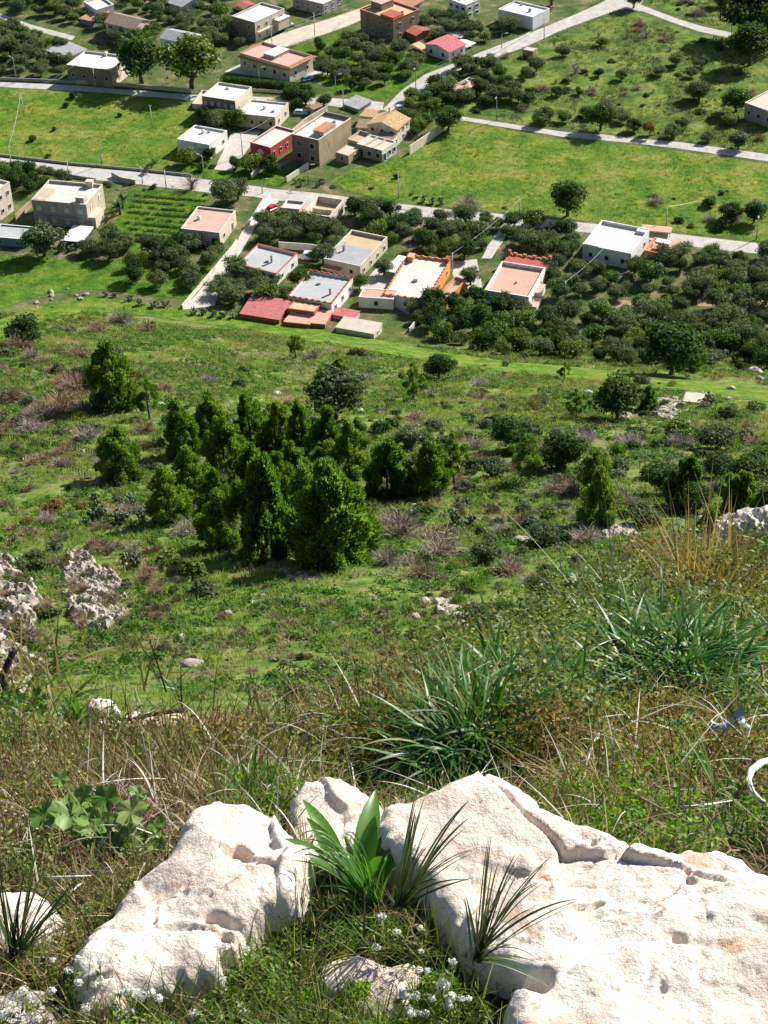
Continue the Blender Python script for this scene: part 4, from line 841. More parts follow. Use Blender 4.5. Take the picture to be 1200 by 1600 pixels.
def pine_mesh(seed, n=6500, w=2.1, h=6.0, base=.7, lob=60):
    """young Aleppo pine: upturned brushes of needles at the ends of the boughs"""
    r = np.random.default_rng(seed); L = lob
    t = np.linspace(0, 1, L)+r.normal(size=L)*.03; t = np.clip(t, 0, 1); a = np.arange(L)*2.399+r.normal(size=L)*.6
    lopx, lopy = r.uniform(-.25, .25, 2)*w
    prof = np.interp(t, [0, .12, .3, .55, .8, .95, 1], [.65, 1.0, 1.05, .85, .52, .27, .08])*w*r.uniform(.5, 1.25, L)
    z = base+(h-base)*t*.93+r.normal(size=L)*.10
    q = r.uniform(.5, 1.0, L)
    C = np.stack([np.cos(a)*prof*q*.86+lopx*t, np.sin(a)*prof*q*.86+lopy*t, z+r.normal(size=L)*.25], -1); rad = np.interp(t, [0, .5, 1], [.46, .43, .28])*r.uniform(.6, 1.3, L)*w/2.1
    k = r.choice(L, n, p=rad**2/np.sum(rad**2)); d = nrm(r.normal(size=(n, 3)))
    P = C[k]+d*rad[k][:, None]*r.uniform(.5, 1, (n, 1))*np.array([1, 1, 1.35])
    out = nrm(np.concatenate([C[k][:, :2], np.full((n, 1), .8)], 1))
    dr = nrm(out*.6+d*.8+np.array([0, 0, .55])+r.normal(size=(n, 3))*.25)
    side = nrm(np.cross(dr, r.normal(size=(n, 3)))); ln = r.uniform(.10, .22, n)[:, None]*w/2.1; wd = ln*.30
    V = np.stack([P-side*wd, P+side*wd, P+dr*ln+side*wd*.35, P+dr*ln-side*wd*.35], 1)
    me = npmesh('pine_crown', V.reshape(-1, 3), np.arange(n*4).reshape(n, 4), PN)
    b = MB(); b.tube([(0, 0, -.4), (.04, 0, h*.5), (0, 0, h*.9)], [.14, .09, .02], 7)
    for i in range(0, L, 2): b.tube([(0, 0, max(.3, z[i]-.45)), tuple(C[i])], [.035, .012], 4, cap=False)
    tm = bpy.data.meshes.new('trunk'); tm.from_pydata(b.v, [], b.f); tm.materials.append(BARK); return me, tm
_p = [pine_mesh(100+i, 17000, 2.2, 6, .5, 62) for i in range(6)]; _p2 = [pine_mesh(120+i, 28000, 2.9, 6.0, .2, 54) for i in range(4)]
_p3 = [pine_mesh(130+i, 8000, 1.7, 6, 2.2, 26) for i in range(3)]
PINE = protos('pine_tree', [a for a, b in _p], [b for a, b in _p], 'x', 'pine tree')
PINEB = protos('pine_tree', [a for a, b in _p2], [b for a, b in _p2], 'x', 'pine tree')
PINET = protos('pine_tree', [a for a, b in _p3], [b for a, b in _p3], 'x', 'pine tree')
def blades(B, D, L, W, bend, seg=3, r=None, taper=1.0, tip=.05, wprof=None):
    """curved tapering blades; B bases, D start directions"""
    r = r or rng; n = len(B); D = nrm(D); L = np.broadcast_to(L, (n,))[:, None]; W = np.broadcast_to(W, (n,))[:, None]; bend = np.broadcast_to(bend, (n,))[:, None]
    hz = nrm(np.stack([D[:, 0], D[:, 1], np.zeros(n)], 1)+1e-6); side = np.stack([-hz[:, 1], hz[:, 0], np.zeros(n)], 1); side = nrm(side+r.normal(size=(n, 3))*.25)
    rows = []
    for k in range(seg+1):
        t = k/seg; p = B+D*L*t+(hz*.25-np.array([0, 0, 1.0]))*bend*L*t*t
        wk = (wprof[k] if wprof is not None else max(tip, (1-t**1.6)*taper))
        rows.append(p-side*W*wk*.5); rows.append(p+side*W*wk*.5)
    V = np.stack(rows, 1).reshape(-1, 3); m_ = 2*(seg+1); base = np.arange(n)[:, None, None]*m_
    f = np.array([[2*k, 2*k+1, 2*k+3, 2*k+2] for k in range(seg)])[None]
    return V, (base+f).reshape(-1, 4)
def twigs_mesh(seed, n=260, rad=1.4, h=2.0, mat=GY, w=.022, up=.9, leaf=0, lm=None):
    """leafless bush: forking thin twigs"""
    r = np.random.default_rng(seed); d = nrm(r.normal(size=(n, 3))*np.array([1, 1, .45])+np.array([0, 0, up])); d[:, 2] = np.abs(d[:, 2])
    l = r.uniform(.5, 1, n)*h; k0 = int(n*.25)
    st = r.normal(size=(n, 3))*rad*.12; st[:, 2] = 0
    par = r.integers(0, k0, n); tt = r.uniform(.25, .85, n)[:, None]
    st[k0:] = (st[par]+d[par]*l[par][:, None]*tt)[k0:]; l[k0:] *= .45; d[k0:] = nrm(d[par]+r.normal(size=(n, 3))*.55)[k0:]
    V, F = blades(st, d, l, w*r.uniform(.6, 1.6, n), r.uniform(-.05, .2, n), 3, r)
    side = np.array([1, 1, rad/h*1.2]); V = V*side*np.array([rad/h*1.1, rad/h*1.1, 1])
    return npmesh('twigs', V, F, mat)
BARE = protos('leafless_bush', [twigs_mesh(200+i, 700, w=.04) for i in range(4)], None, 'x', 'bush', 'twigs')
BAREB = protos('leafless_bush', [twigs_mesh(210+i, 700, 1.4, 1.6, BN, .045, .5) for i in range(4)], None, 'x', 'bush', 'twigs')
BARET = protos('bare_tree', [twigs_mesh(220+i, 320, 1.5, 3.0, GY, .035, 1.3) for i in range(3)], [trunk(i, 1.3, .12, BARK, 5, .7) for i in range(2)], 'x', 'tree', 'twigs')
def bush_mesh(seed, mat, n=900, w=1.0, h=1.1, leaf=.11, spiky=0):
    r = np.random.default_rng(seed); L = 9
    c = nrm(r.normal(size=(L, 3)))*r.uniform(.1, .6, (L, 1))*w; c[:, 2] = np.abs(c[:, 2])*.6*h+.25*h; rad = r.uniform(.3, .5, L)*w
    k = r.integers(0, L, n); d = nrm(r.normal(size=(n, 3))); d[:, 2] = np.abs(d[:, 2])-.15
    P = c[k]+d*rad[k][:, None]*r.uniform(.5, 1.1, (n, 1))*np.array([1, 1, h/w]); P[:, 2] = np.maximum(P[:, 2], .02)
    if spiky: V, F = blades(P, d+np.array([0, 0, .8]), leaf*2.2*r.uniform(.6, 1.3, n), leaf*.4, .05, 1, r, 1, .3)
    else: V, F = quads(P, d+r.normal(size=(n, 3))*.5, leaf*.6*r.uniform(.6, 1.3, n), leaf*r.uniform(.6, 1.3, n), None, r)
    return npmesh('foliage', V, F, mat)
BUSH = {k: protos(nm, [bush_mesh(300+j*10+i, mt, nn, 1, hh, lf, sp) for i in range(3)], None, 'x', 'bush', 'foliage') for j, (k, nm, mt, nn, hh, lf, sp) in enumerate([
    ('green', 'green_shrub', SC, 1000, 1.0, .11, 0), ('dark', 'evergreen_shrub', DK, 1200, 1.1, .11, 0), ('grey', 'grey_shrub', GS, 1000, 1.0, .10, 0), ('bright', 'evergreen_shrub', BR, 1000, 1.0, .11, 0), ('rusty', 'rusty_shrub', RU, 900, 1.0, .10, 0),
    ('mound', 'grass_mound', BN, 900, .7, .12, 1), ('spurge', 'shrub', YG, 1000, .8, .10, 1), ('juniper', 'shrub', PN, 1400, 1.2, .10, 1)])}
def cactus_mesh(seed, n=46, w=1.4, h=2.0):
    """prickly pear: flat oval pads growing out of one another"""
    r = random.Random(seed); b = MB(); pads = [(Vector((r.uniform(-w, w)*.35, r.uniform(-w, w)*.35, 0)), Vector((r.uniform(-.3, .3), r.uniform(-.3, .3), 1)).normalized()) for _ in range(6)]
    k = 0; done = []
    while len(done) < n and k < len(pads):
        base, d = pads[k]; k += 1; ln = r.uniform(.34, .5); wd = ln*.36; c = base+d*ln*.5; f = Vector((r.uniform(-1, 1), r.uniform(-1, 1), r.uniform(-.2, .2))); s = d.cross(f).normalized(); nn = s.cross(d).normalized()
        v = []
        for z in (-.03, .03):
            for i in range(8): a = i*math.pi/4; v.append(c+d*(ln*.5*math.cos(a))+s*(wd*math.sin(a)*(1+.15*math.cos(a)))+nn*z)
        b.add(v, [list(range(8))[::-1], list(range(8, 16))]+[(i, (i+1) % 8, 8+(i+1) % 8, 8+i) for i in range(8)]); done.append(1)
        tip = base+d*ln*.93
        for _ in range(r.choice([1, 2, 2, 3])):
            nd = (d+Vector((r.uniform(-.9, .9), r.uniform(-.9, .9), r.uniform(-.1, .5)))).normalized()
            if tip.z < h: pads.append((tip, nd))
        if k % 5 == 0: pads.append((Vector((r.uniform(-w, w)*.6, r.uniform(-w, w)*.6, 0)), Vector((r.uniform(-.4, .4), r.uniform(-.4, .4), 1)).normalized()))
    me = bpy.data.meshes.new('pads'); me.from_pydata(b.v, [], b.f); me.materials.append(PADM); return me
CACT = protos('prickly_pear', [cactus_mesh(400+i, 70) for i in range(4)], None, 'x', 'cactus', 'pads')
# ------------------------------------------------------------------ free ground test
def blocked(x, y, mg=1.0):
    x = np.atleast_1d(x); y = np.atleast_1d(y); b = np.zeros(len(x), bool)
    for P in ROADS+FOOT:
        P = np.asarray(P); mn = P.min(0)-mg-1; mx = P.max(0)+mg+1
        q = np.where((x > mn[0]) & (x < mx[0]) & (y > mn[1]) & (y < mx[1]) & ~b)[0]
        if len(q): b[q] |= polydist(x[q], y[q], [tuple(p) for p in P]) > -mg
    return b
TAKEN = []
def grove(poly, K, spacing, count, label, group, smin=.65, smax=1.45, mg=1.2, seed=0, avoid=1.0):
    """trees spread over a plot given by its outline in the photo"""
    r = random.Random(seed); xs = [p[0] for p in poly]; ys = [p[1] for p in poly]; n = 0; tr = 0
    cand = [(r.uniform(min(xs), max(xs)), r.uniform(min(ys), max(ys))) for _ in range(count*14)]
    cand = [c for c in cand if inpoly(c[0], c[1], poly)]
    if not cand: return
    P = at([c[0] for c in cand], [c[1] for c in cand]); bl = blocked(P[:, 0], P[:, 1], mg)
    for p, b in zip(P, bl):
        if n >= count: break
        if b: continue
        s = r.uniform(smin, smax)
        if any((p[0]-q[0])**2+(p[1]-q[1])**2 < (spacing*avoid)**2 for q in TAKEN): continue
        k = K if isinstance(K, dict) else r.choice(K)
        place(k, (p[0], p[1], p[2]-.05), s, label=label if isinstance(label, str) else label[id(k)], group=group); TAKEN.append((p[0], p[1])); n += 1
OLM = [OLIVE]*5+[BRIGHT, DARKT]
GZ_ = [  # plot outline, kinds, spacing, count, where
 ([(865, 405), (915, 420), (1000, 415), (1060, 402), (1200, 400), (1230, 540), (1140, 552), (1000, 535), (880, 505), (862, 450)], OLM, 4.3, 105, 'olive tree in the dense grove right of the red-terraced house', 'olive trees in the right-hand grove'),
 ([(795, 352), (905, 364), (915, 400), (860, 420), (865, 400), (800, 390), (790, 370)], OLM, 3.9, 24, 'olive tree between the short lane and the white block house', 'olive trees left of the white block house'),
 ([(640, 338), (790, 346), (762, 385), (745, 402), (712, 410), (660, 395), (650, 370)], OLM, 3.9, 32, 'olive tree in the plot behind the orange-walled house', 'olive trees behind the orange-walled house'),
 ([(408, 345), (470, 340), (540, 352), (528, 385), (470, 385), (420, 378)], OLIVE, 3.6, 22, 'olive tree in the clump behind the parked white van', 'olive trees behind the white van'),
 ([(345, 432), (395, 428), (440, 436), (450, 462), (430, 472), (342, 476)], OLIVE, 4.2, 13, 'large olive tree in front of the grey-roofed house by the lane', 'olive trees in front of the grey-roofed house'),
 ([(250, 388), (355, 380), (352, 402), (300, 455), (210, 450), (215, 410)], [OLIVE, OLIVE, DARKT], 4.3, 26, 'dark green orchard tree below the pinkish-roofed house', 'orchard trees below the pinkish-roofed house'),
 ([(120, 372), (230, 385), (210, 410), (150, 415), (120, 400)], OLIVE, 5.0, 7, 'olive tree on the lawn below the vegetable garden', 'olive trees below the vegetable garden'),
 ([(-30, 40), (50, 55), (100, 75), (120, 122), (-30, 120)], OLM, 4.2, 46, 'olive tree in the grove above the upper road, far left', 'olive trees at the far left'),
 ([(-30, -20), (130, -20), (125, 40), (60, 28), (-30, 5)], [OLIVE, OLIVE, BRIGHT], 4.4, 30, 'orchard tree beyond the narrow far road, top left corner', 'orchard trees in the top left corner'),
 ([(175, 10), (240, -15), (370, -15), (370, 10), (310, 60), (260, 45), (240, 35)], OLM, 4.4, 34, 'olive tree in the top strip between the two grey-roofed houses', 'olive trees along the top edge'),
 ([(380, 20), (450, 20), (465, 35), (440, 45), (400, 70), (300, 90), (310, 55)], OLIVE, 4.6, 16, 'olive tree behind the yellow-white two-storey house', 'olive trees behind the yellow-white house'),
 ([(500, 70), (560, 62), (640, 88), (660, 110), (630, 130), (600, 150), (545, 140), (500, 110)], OLM, 4.1, 36, 'olive tree in the green plot below the large brown house', 'olive trees in the plot below the large brown house'),
 ([(640, 30), (700, 30), (750, 40), (800, 50), (760, 66), (700, 62), (660, 55)], OLIVE, 4.4, 18, 'olive tree in the yards near the swimming pool', 'olive trees near the swimming pool'),
 ([(700, 102), (770, 108), (800, 150), (790, 178), (740, 172), (690, 160), (660, 140)], [OLIVE, DARKT, OLIVE], 4.3, 26, 'dark olive tree around the small yellow house', 'trees around the small yellow house'),
 ([(640, 155), (700, 160), (705, 178), (650, 215), (620, 190)], [DARKT, BRIGHT], 3.6, 17, 'leafy garden tree between the gabled house and the diagonal road', 'garden trees right of the gabled house'),
 ([(160, 40), (240, 55), (245, 75), (200, 82), (150, 70)], [OLIVE, BRIGHT], 4.0, 10, 'small tree around the unfinished house', 'trees around the unfinished house'),
 ([(545, 330), (640, 335), (650, 390), (600, 380), (560, 365)], [BRIGHT, OLIVE, DARKT], 4.0, 16, 'garden tree behind the corrugated-panel house', 'garden trees behind the corrugated-panel house'),
 ([(0, 268), (100, 282), (55, 305), (0, 300)], [DARKT, OLIVE, BRIGHT], 3.8, 15, 'dark garden tree along the near side of the main road, far left', 'garden trees at the far left roadside'),
 ([(670, 500), (850, 500), (1000, 545), (1110, 565), (1100, 580), (980, 572), (800, 556), (690, 540)], [DARKT, OLIVE, BRIGHT], 4.0, 56, 'bushy tree in the belt between the villas and the grass track', 'bushy trees along the grass track'),
 ([(640, 480), (740, 470), (860, 490), (860, 510), (700, 520), (640, 500)], [OLIVE, DARKT], 3.8, 18, 'small tree right in front of the orange-walled and red-terraced houses', 'small trees in front of the villas'),
 ([(315, 185), (370, 190), (388, 200), (350, 202), (318, 200)], [DARKT, OLIVE], 3.0, 8, 'small tree between the dark-fronted house and the white cube house', 'small trees between the two white-roofed houses'),
 ([(285, 250), (330, 248), (395, 262), (470, 275), (430, 275), (300, 272)], [BRIGHT, DARKT], 3.6, 7, 'round dark shrubby tree on the verge below the red house', 'shrubby trees on the verge below the red house'),
 ([(440, 150), (480, 150), (515, 170), (470, 178)], [DARKT], 3.2, 7, 'dark green orchard tree beside the tiny gabled hut', 'trees beside the tiny gabled hut'),
 ([(1080, 555), (1200, 548), (1230, 590), (1140, 585)], [DARKT, OLIVE], 5, 7, 'tree at the right end of the grass track', 'trees at the right end of the grass track'),
]
for i, (poly, K, sp, cn, lab, grp) in enumerate(GZ_): grove(poly, K, sp*.98, int(cn*.88), lab, grp, seed=i, mg=.3)
def putt(K, px, py, wpx, label, group=None, w0=4.1, hk=1.0):
    """one tree, base pixel and crown width in pixels"""
    p = at(px, py); s = wpx/ppm(p)/w0; return place(K, (p[0], p[1], p[2]-.05), s, label=label, group=group, sz=s*hk)
for a in [(BIGD, 222, 130, 70, 'broad dark round tree right of the white-roofed upper-road house'), (BIGB, 300, 138, 78, 'large tree with bright yellow-green patches next to the upper road'), (BIGO, 70, 400, 58, 'big round grey-green tree in front of the blue shed'),
          (BIGD, 887, 337, 56, 'dark round tree on the near edge of the large meadow'), (BIGD, 1050, 585, 84, 'broad very dark tree beside the grass track, right side'), (BIGD, 42, 540, 52, 'dark round bush-like tree on the slope at the far left'),
          (BIGO, 524, 655, 92, 'wide dark grey-green tree standing behind the pine clump'), (BIGD, 686, 592, 42, 'dark dense tree just below the grass track, centre'), (BIGD, 938, 204, 44, 'dark round tree at the edge of the field road'), (BIGD, 1172, 102, 60, 'dark wide shrubby tree in the rough pasture, right'),
          (BIGD, 1165, 60, 80, 'dark clump of a tree beside the far side road'), (BIGD, 1200, 70, 60, 'dark tree clump cut by the right edge near the top'), (BIGD, 1140, 346, 34, 'dark low tree in the meadow, nearest the right road pole'), (BIGD, 1178, 348, 34, 'dark tree in the meadow cut by the right edge'), (BIGO, 1092, 156, 34, 'grey-green round tree in the rough pasture below the big dark one'),
          (BIGO, 838, 112, 24, 'round tree in the green plot by the small brown shed'), (BIGO, 822, 122, 18, 'small round tree nearest the small brown shed'), (BIGO, 1154, 232, 30, 'grey tree right at the field road, right side'), (BIGB, 1150, 175, 42, 'yellowish tree left of the grey ruin'),
          (BIGO, 990, 0+12, 30, 'round tree at the top road junction'), (BIGD, 1122, 10, 26, 'dark tree in the far pasture, top'), (BIGO, 862, 8, 40, 'dark tree behind the warehouse-like building, top edge'), (BIGD, 700, 205, 40, 'dense green tree at the stepped pale wall'),
          (BIGB, 420, 470+5, 36, 'bright small tree beside the rose-red shed'), (BIGD, 470, 450, 34, 'dark hedge-like tree left of the wavy-parapet house'), (BIGO, 505, 412, 36, 'round olive tree left of the corrugated-panel house'), (BIGO, 600, 430, 26, 'small round tree in the paved courtyard'), (BIGB, 562, 452, 24, 'yellow-green shrub tree by the wavy-parapet house'),
          (BIGD, 965, 655, 66, 'dark green tree high on the slope, right of centre'), (BIGO, 735, 445, 30, 'grey-green tree left of the red-terraced house'), (BIGO, 350, 320, 40, 'dark tree at the roadside above the pinkish-roofed house'), (BIGO, 372, 312, 34, 'second dark tree at the roadside above the pinkish-roofed house'),
          (BIGD, 1120, 745, 40, 'dark tree at the right, above the pines'), (BIGD, 878, 735, 60, 'very dark tree between the leaning pine and the tall right pine'), (BIGD, 360, 635+0, 0.1, 'x')]:
    if a[4] != 'x': putt(*a, hk=random.uniform(.8, 1.0))
# ------------------------------------------------------------------ pines on the slope
PI = [(182, 635, 68, 98, 0, 'pine on the left slope, standing above the lone one'), (234, 655, 36, 62, 2, 'small thin pine right of the upper left pine'), (189, 748, 64, 86, 0, 'lone dense pine on the left slope'),
 (292, 712, 56, 92, 0, 'pine at the left end of the back row'), (332, 700, 48, 92, 0, 'second pine from the left in the back row'), (352, 735, 62, 92, 0, 'pine in front of the left end of the back row'), (392, 700, 50, 82, 0, 'pine in the back row left of the clump centre'), (432, 704, 48, 80, 0, 'pine in the back row at the clump centre'),
 (474, 715, 44, 90, 0, 'slim tall pine in the back row behind the centre'), (510, 722, 56, 88, 0, 'pine in the back row right of centre'), (546, 745, 58, 92, 0, 'pine at the right end of the back row'), (456, 765, 52, 84, 0, 'pine in the middle of the clump'), (495, 755, 40, 56, 0, 'small bright pine in the middle of the clump'),
 (388, 770, 56, 82, 0, 'pine in the middle row, left of centre'), (300, 780, 60, 80, 0, 'pine in the middle row at the left'), (262, 815, 56, 86, 0, 'pine at the left flank of the clump'), (335, 800, 46, 70, 0, 'pine behind the grey dead bush, right side'),
 (350, 855, 62, 96, 0, 'dense pine in the front row beside the grey dead tree'), (412, 872, 108, 152, 1, 'broad pine in the front row, second from the right'), (480, 825, 66, 96, 0, 'pine behind the two broad front pines'), (440, 790, 54, 84, 0, 'pine squeezed above the broad front pines'),
 (526, 882, 132, 150, 1, 'broadest bright pine at the right end of the front row'), (520, 800, 60, 86, 0, 'pine right behind the broadest front pine'), (606, 778, 74, 82, 1, 'rounded pine right of the clump'), (672, 770, 60, 86, 0, 'pine with a dark skirt right of the clump'), (709, 757, 38, 82, 2, 'slender pine with a visible trunk'),
 (826, 752, 46, 74, 2, 'leaning bright pine standing alone at centre right'), (936, 822, 52, 92, 0, 'tall bright pine alone on the right slope'), (930, 768, 44, 64, 0, 'pine just behind the tall bright right pine'), (646, 625, 34, 58, 2, 'small umbrella-shaped pine on a bare trunk below the track'), (526, 592, 34, 30, 1, 'low round pine above the wide grey-green tree'),
 (1068, 790, 56, 70, 1, 'dark pine on the right slope behind the dry grass stalks'), (1100, 870, 60, 96, 0, 'pine seen through the dry grass stalks'), (1155, 800, 64, 66, 1, 'dark pine at the right edge above the boulder'), (1190, 830, 60, 70, 1, 'pine cut by the right edge'), (462, 560, 24, 40, 2, 'tiny pine on a bare trunk by the grass track, left of centre'),
 (882, 592, 20, 26, 2, 'tiny umbrella pine below the track, centre right'), (900, 655, 34, 48, 2, 'thin pine with a bare trunk on the right slope'), (1135, 905, 54, 60, 1, 'low pine beside the limestone boulder'), (1010, 640, 30, 36, 1, 'small pine near the concrete cistern, left of it'), (560, 700, 36, 50, 0, 'small pine behind the right end of the back row')]
for px, py, w, h, kd, lab in PI:
    K = (PINE, PINEB, PINET)[kd]; p = at(px, py); s = ppm(p); w0 = (3.3, 4.9, 2.6)[kd]; h0 = (5.9, 5.3, 6.0)[kd]
    place(K, (p[0], p[1], p[2]-.1), w/s/w0*1.02, label=lab, group='pines on the slope', sz=h/s/.88/h0*.97)
for j, (px, py, w, K, lab) in enumerate([(1040, 770, 60, BIGD, 'dark evergreen behind the tall golden stalks'), (1085, 800, 54, BIGD, 'dark evergreen left of the grey-white boulder top'), (1150, 850, 60, BIGB, 'green leafy tree above the boulder at the right'), (1120, 700, 54, BIGO, 'grey-green tree high on the right slope'), (1170, 760, 60, BIGD, 'broad dark tree at the right edge of the slope'),
        (1195, 800, 60, BIGB, 'green tree cut by the right edge above the boulder'), (1060, 690, 44, BIGB, 'mid-green tree right of the leafless thicket'), (800, 700, 56, BIGD, 'dark spreading tree in the middle of the slope'), (770, 745, 44, BIGO, 'grey-green tree below the dark spreading one'), (170, 600, 56, BIGD, 'dark tree against the upper left pine'), (120, 640, 0, BIGD, ''),
        (640, 700, 40, BIGO, 'grey-green tree beside the right end of the pines'), (850, 850, 44, BIGO, 'low grey-green tree on the lower right slope'), (1000, 820, 50, BIGO, 'grey tree near the foot of the tall bright pine'), (760, 880, 44, BIGO, 'grey-green bushy tree above the juniper-like shrub'), (1030, 880, 50, BIGD, 'dark low tree left of the tall golden stalks')]):
    if w: putt(K, px, py, w, lab, hk=random.uniform(.65, .9))
# conifer in the village
p = at(466, 158); place(protos('conifer', [twigs_mesh(77, 500, 1.6, 6.0, DK, .10, .6)], [trunk(3, 3.2, .14, BARK, 3, .2)], 'x', 'tree'), tuple(p), 1.25, label='tall sparse dark conifer beside the long orange-rimmed house')
# hedge
hp = resample([(348, 132), (390, 136), (430, 140), (470, 144)], 16); A = at(hp[:, 0], hp[:, 1]); r = np.random.default_rng(5); n = 9000; k = r.integers(0, 15, n); t = r.random(n)[:, None]
B = A[k]*(1-t)+A[k+1]*t; B = B+np.stack([r.normal(size=n)*.6, r.normal(size=n)*.6, r.uniform(.1, 2.6, n)], 1); V, F = quads(B-A[0], r.normal(size=(n, 3))+np.array([0, 0, .6]), .14, .2, None, r)
tag(link('hedge', npmesh('hedge', V, F, DK), None, tuple(A[0])), 'long dark clipped hedge in front of the long orange-rimmed house', 'hedge')
# prickly pears
CP = [(302, 492, 22, 'l'), (318, 492, 22, 'l'), (334, 494, 22, 'l'), (350, 495, 24, 'l'), (366, 497, 22, 'l'), (205, 470, 22, 'm'), (220, 478, 24, 'm'), (240, 480, 26, 'm'), (258, 478, 24, 'm'), (180, 464, 18, 'm'), (165, 462, 18, 'm'), (100, 390, 24, 's'), (110, 392, 20, 's'), (228, 270, 22, 'r'), (236, 262, 20, 'r'), (242, 255, 18, 'r'),
      (160, 812, 50, 'h'), (190, 818, 52, 'h'), (222, 815, 40, 'h'), (150, 790, 36, 'h'), (205, 790, 34, 'h'), (215, 890, 52, 'i'), (195, 882, 40, 'i'), (35, 880, 36, 'j'), (22, 850, 30, 'j'), (714, 820, 46, 'k'), (735, 822, 36, 'k'), (1105, 632, 34, 'n'), (1130, 560, 30, 'o'), (1150, 565, 28, 'o'), (1110, 572, 26, 'o'), (820, 560, 22, 'o2'), (790, 572, 22, 'o2'), (700, 535, 22, 'o3'), (672, 535, 20, 'o3'), (735, 548, 22, 'o3'), (960, 560, 22, 'o4'), (1060, 548, 24, 'o4'),
      (662, 315, 18, 't'), (676, 318, 18, 't'), (690, 320, 16, 't'), (470, 290, 16, 'u'), (462, 286, 14, 'u'), (495, 292, 14, 'u')]
where = dict(l='prickly pear in the hedge at the foot of the lane', m='prickly pear in the row below the orchard', s='prickly pear beside the big round tree at the blue shed', r='prickly pear at the left corner of the white cube house', h='prickly pear in the dark clump on the left slope', i='prickly pear beside the bright shrub left of the pines',
  j='prickly pear at the left edge above the pale crag', k='prickly pear under the slender pine', n='dark prickly pear near the concrete cistern', o='prickly pear near the right end of the grass track', o2='prickly pear in the tree belt above the track, right of centre', o3='prickly pear in the tree belt above the track, centre', o4='prickly pear in the tree belt near the very dark tree',
  t='prickly pear on the roadside edge of the large meadow', u='prickly pear on the verge below the tall beige building')
for px, py, w, c in CP:
    p = at(px, py); s = w/ppm(p)/3.0; place(CACT, (p[0], p[1], p[2]-.05), s, label=where[c], group=where[c].replace('prickly pear', 'prickly pears'))
# bare and small trees of the rough pasture
for j, (px, py, w) in enumerate([(900, 115, 30), (935, 58, 20), (1010, 58, 24), (1050, 60, 18), (1095, 88, 22), (997, 64, 16), (1015, 112, 14), (1125, 112, 16), (1020, 145, 14), (868, 130, 16), (1047, 80, 16), (980, 60, 16)]):
    p = at(px, py); place(BARET, tuple(p), w/ppm(p)/3.0, label='small bare twiggy tree in the rough pasture', group='bare trees in the rough pasture')
for j, (px, py, w, kk) in enumerate([(850, 192, 30, OLIVE), (880, 190, 22, OLIVE), (972, 190, 24, OLIVE), (990, 205, 24, DARKT), (1015, 212, 24, 'R'), (1050, 215, 26, OLIVE), (1085, 155, 28, OLIVE), (1056, 102, 26, OLIVE), (935, 120, 16, DARKT), (970, 125, 18, DARKT), (940, 72, 18, BRIGHT), (1095, 105, 22, OLIVE), (810, 160, 26, OLIVE), (825, 165, 24, DARKT), (870, 150, 18, DARKT), (905, 148, 14, DARKT),
      (845, 196, 24, BRIGHT), (1065, 200, 20, OLIVE), (920, 185, 24, DARKT), (1030, 118, 20, OLIVE), (1080, 120, 18, OLIVE), (1140, 195, 22, BRIGHT), (880, 88, 20, OLIVE), (1105, 222, 20, OLIVE)]):
    if kk == 'R': K = protos('leafy_tree', [crown('rusty_crown', 99, 1500, RU, 2.5, 4.2, .6, .26, 12)], [trunk(1, 1.7, .16)], 'x', 'tree'); putt(K, px, py, w, 'orange-brown tree beside the field road')
    else: putt(K=kk, px=px, py=py, wpx=w, label='small tree scattered in the rough pasture above the field road', group='small trees in the rough pasture', hk=.9)
for px, py, w, lab in [(115, 153, 20, 'dark shrub at the upper edge of the left meadow'), (103, 167, 16, 'small dark shrub in the left meadow below the upper one'), (50, 220, 22, 'dark round shrub low in the left meadow'), (188, 182, 14, 'small olive shrub in the middle of the left meadow'), (84, 204, 14, 'flat dark shrub in the left meadow'), (76, 246, 14, 'dark shrub at the roadside in the left meadow'),
      (620, 278, 14, 'thin dark shrub in the corner of the large meadow'), (1128, 355, 40, 'bushy dark shrub in the large meadow, right'), (1110, 322, 40, 'brownish shrub in the large meadow, right'), (300, 285+10, 40, 'bare brown bush at the roadside verge')]:
    p = at(px, py); K = BARET if 'bare brown' in lab else BUSH['dark']; place(K, tuple(p), w/ppm(p)/2.2, label=lab)
for poly, kinds, n, a_, b__ in [([(740, 105), (960, 30), (1140, 66), (1200, 120), (1200, 230), (740, 176)], ['G', 'dark', 'grey', 'G', 'B', 'green'], 60, 8, 24), ([(1020, 0), (1200, 0), (1200, 50), (1060, 26)], ['dark', 'green', 'G'], 16, 10, 26), ([(1000, 300), (1200, 290), (1200, 372), (1060, 355)], ['G', 'dark', 'grey'], 14, 10, 26), ([(0, 262), (200, 285), (400, 305), (480, 316), (420, 322), (200, 296), (0, 275)], ['dark', 'green', 'grey'], 16, 8, 20), ([(240, 258), (400, 276), (600, 306), (800, 330), (800, 322), (560, 292), (420, 268), (300, 246)], ['dark', 'grey', 'rusty', 'bright'], 40, 8, 18)]:
    rr_ = random.Random(n); xs = [q[0] for q in poly]; ys = [q[1] for q in poly]; cc = [(rr_.uniform(min(xs), max(xs)), rr_.uniform(min(ys), max(ys))) for _ in range(n*5)]; cc = [q for q in cc if inpoly(*q, poly)][:n]; P = at([q[0] for q in cc], [q[1] for q in cc]); bl = blocked(P[:, 0], P[:, 1], .3)
    for p, bb in zip(P, bl):
        if bb: continue
        k = rr_.choice(kinds); K = {'B': BAREB, 'G': BARE}.get(k) or BUSH[k]; s = rr_.uniform(a_, b__)/ppm(p)/2.2; place(K, (p[0], p[1], p[2]-.08), s, label='bush of the fields', group='bushes of the village fields', sz=s*rr_.uniform(.6, .9))
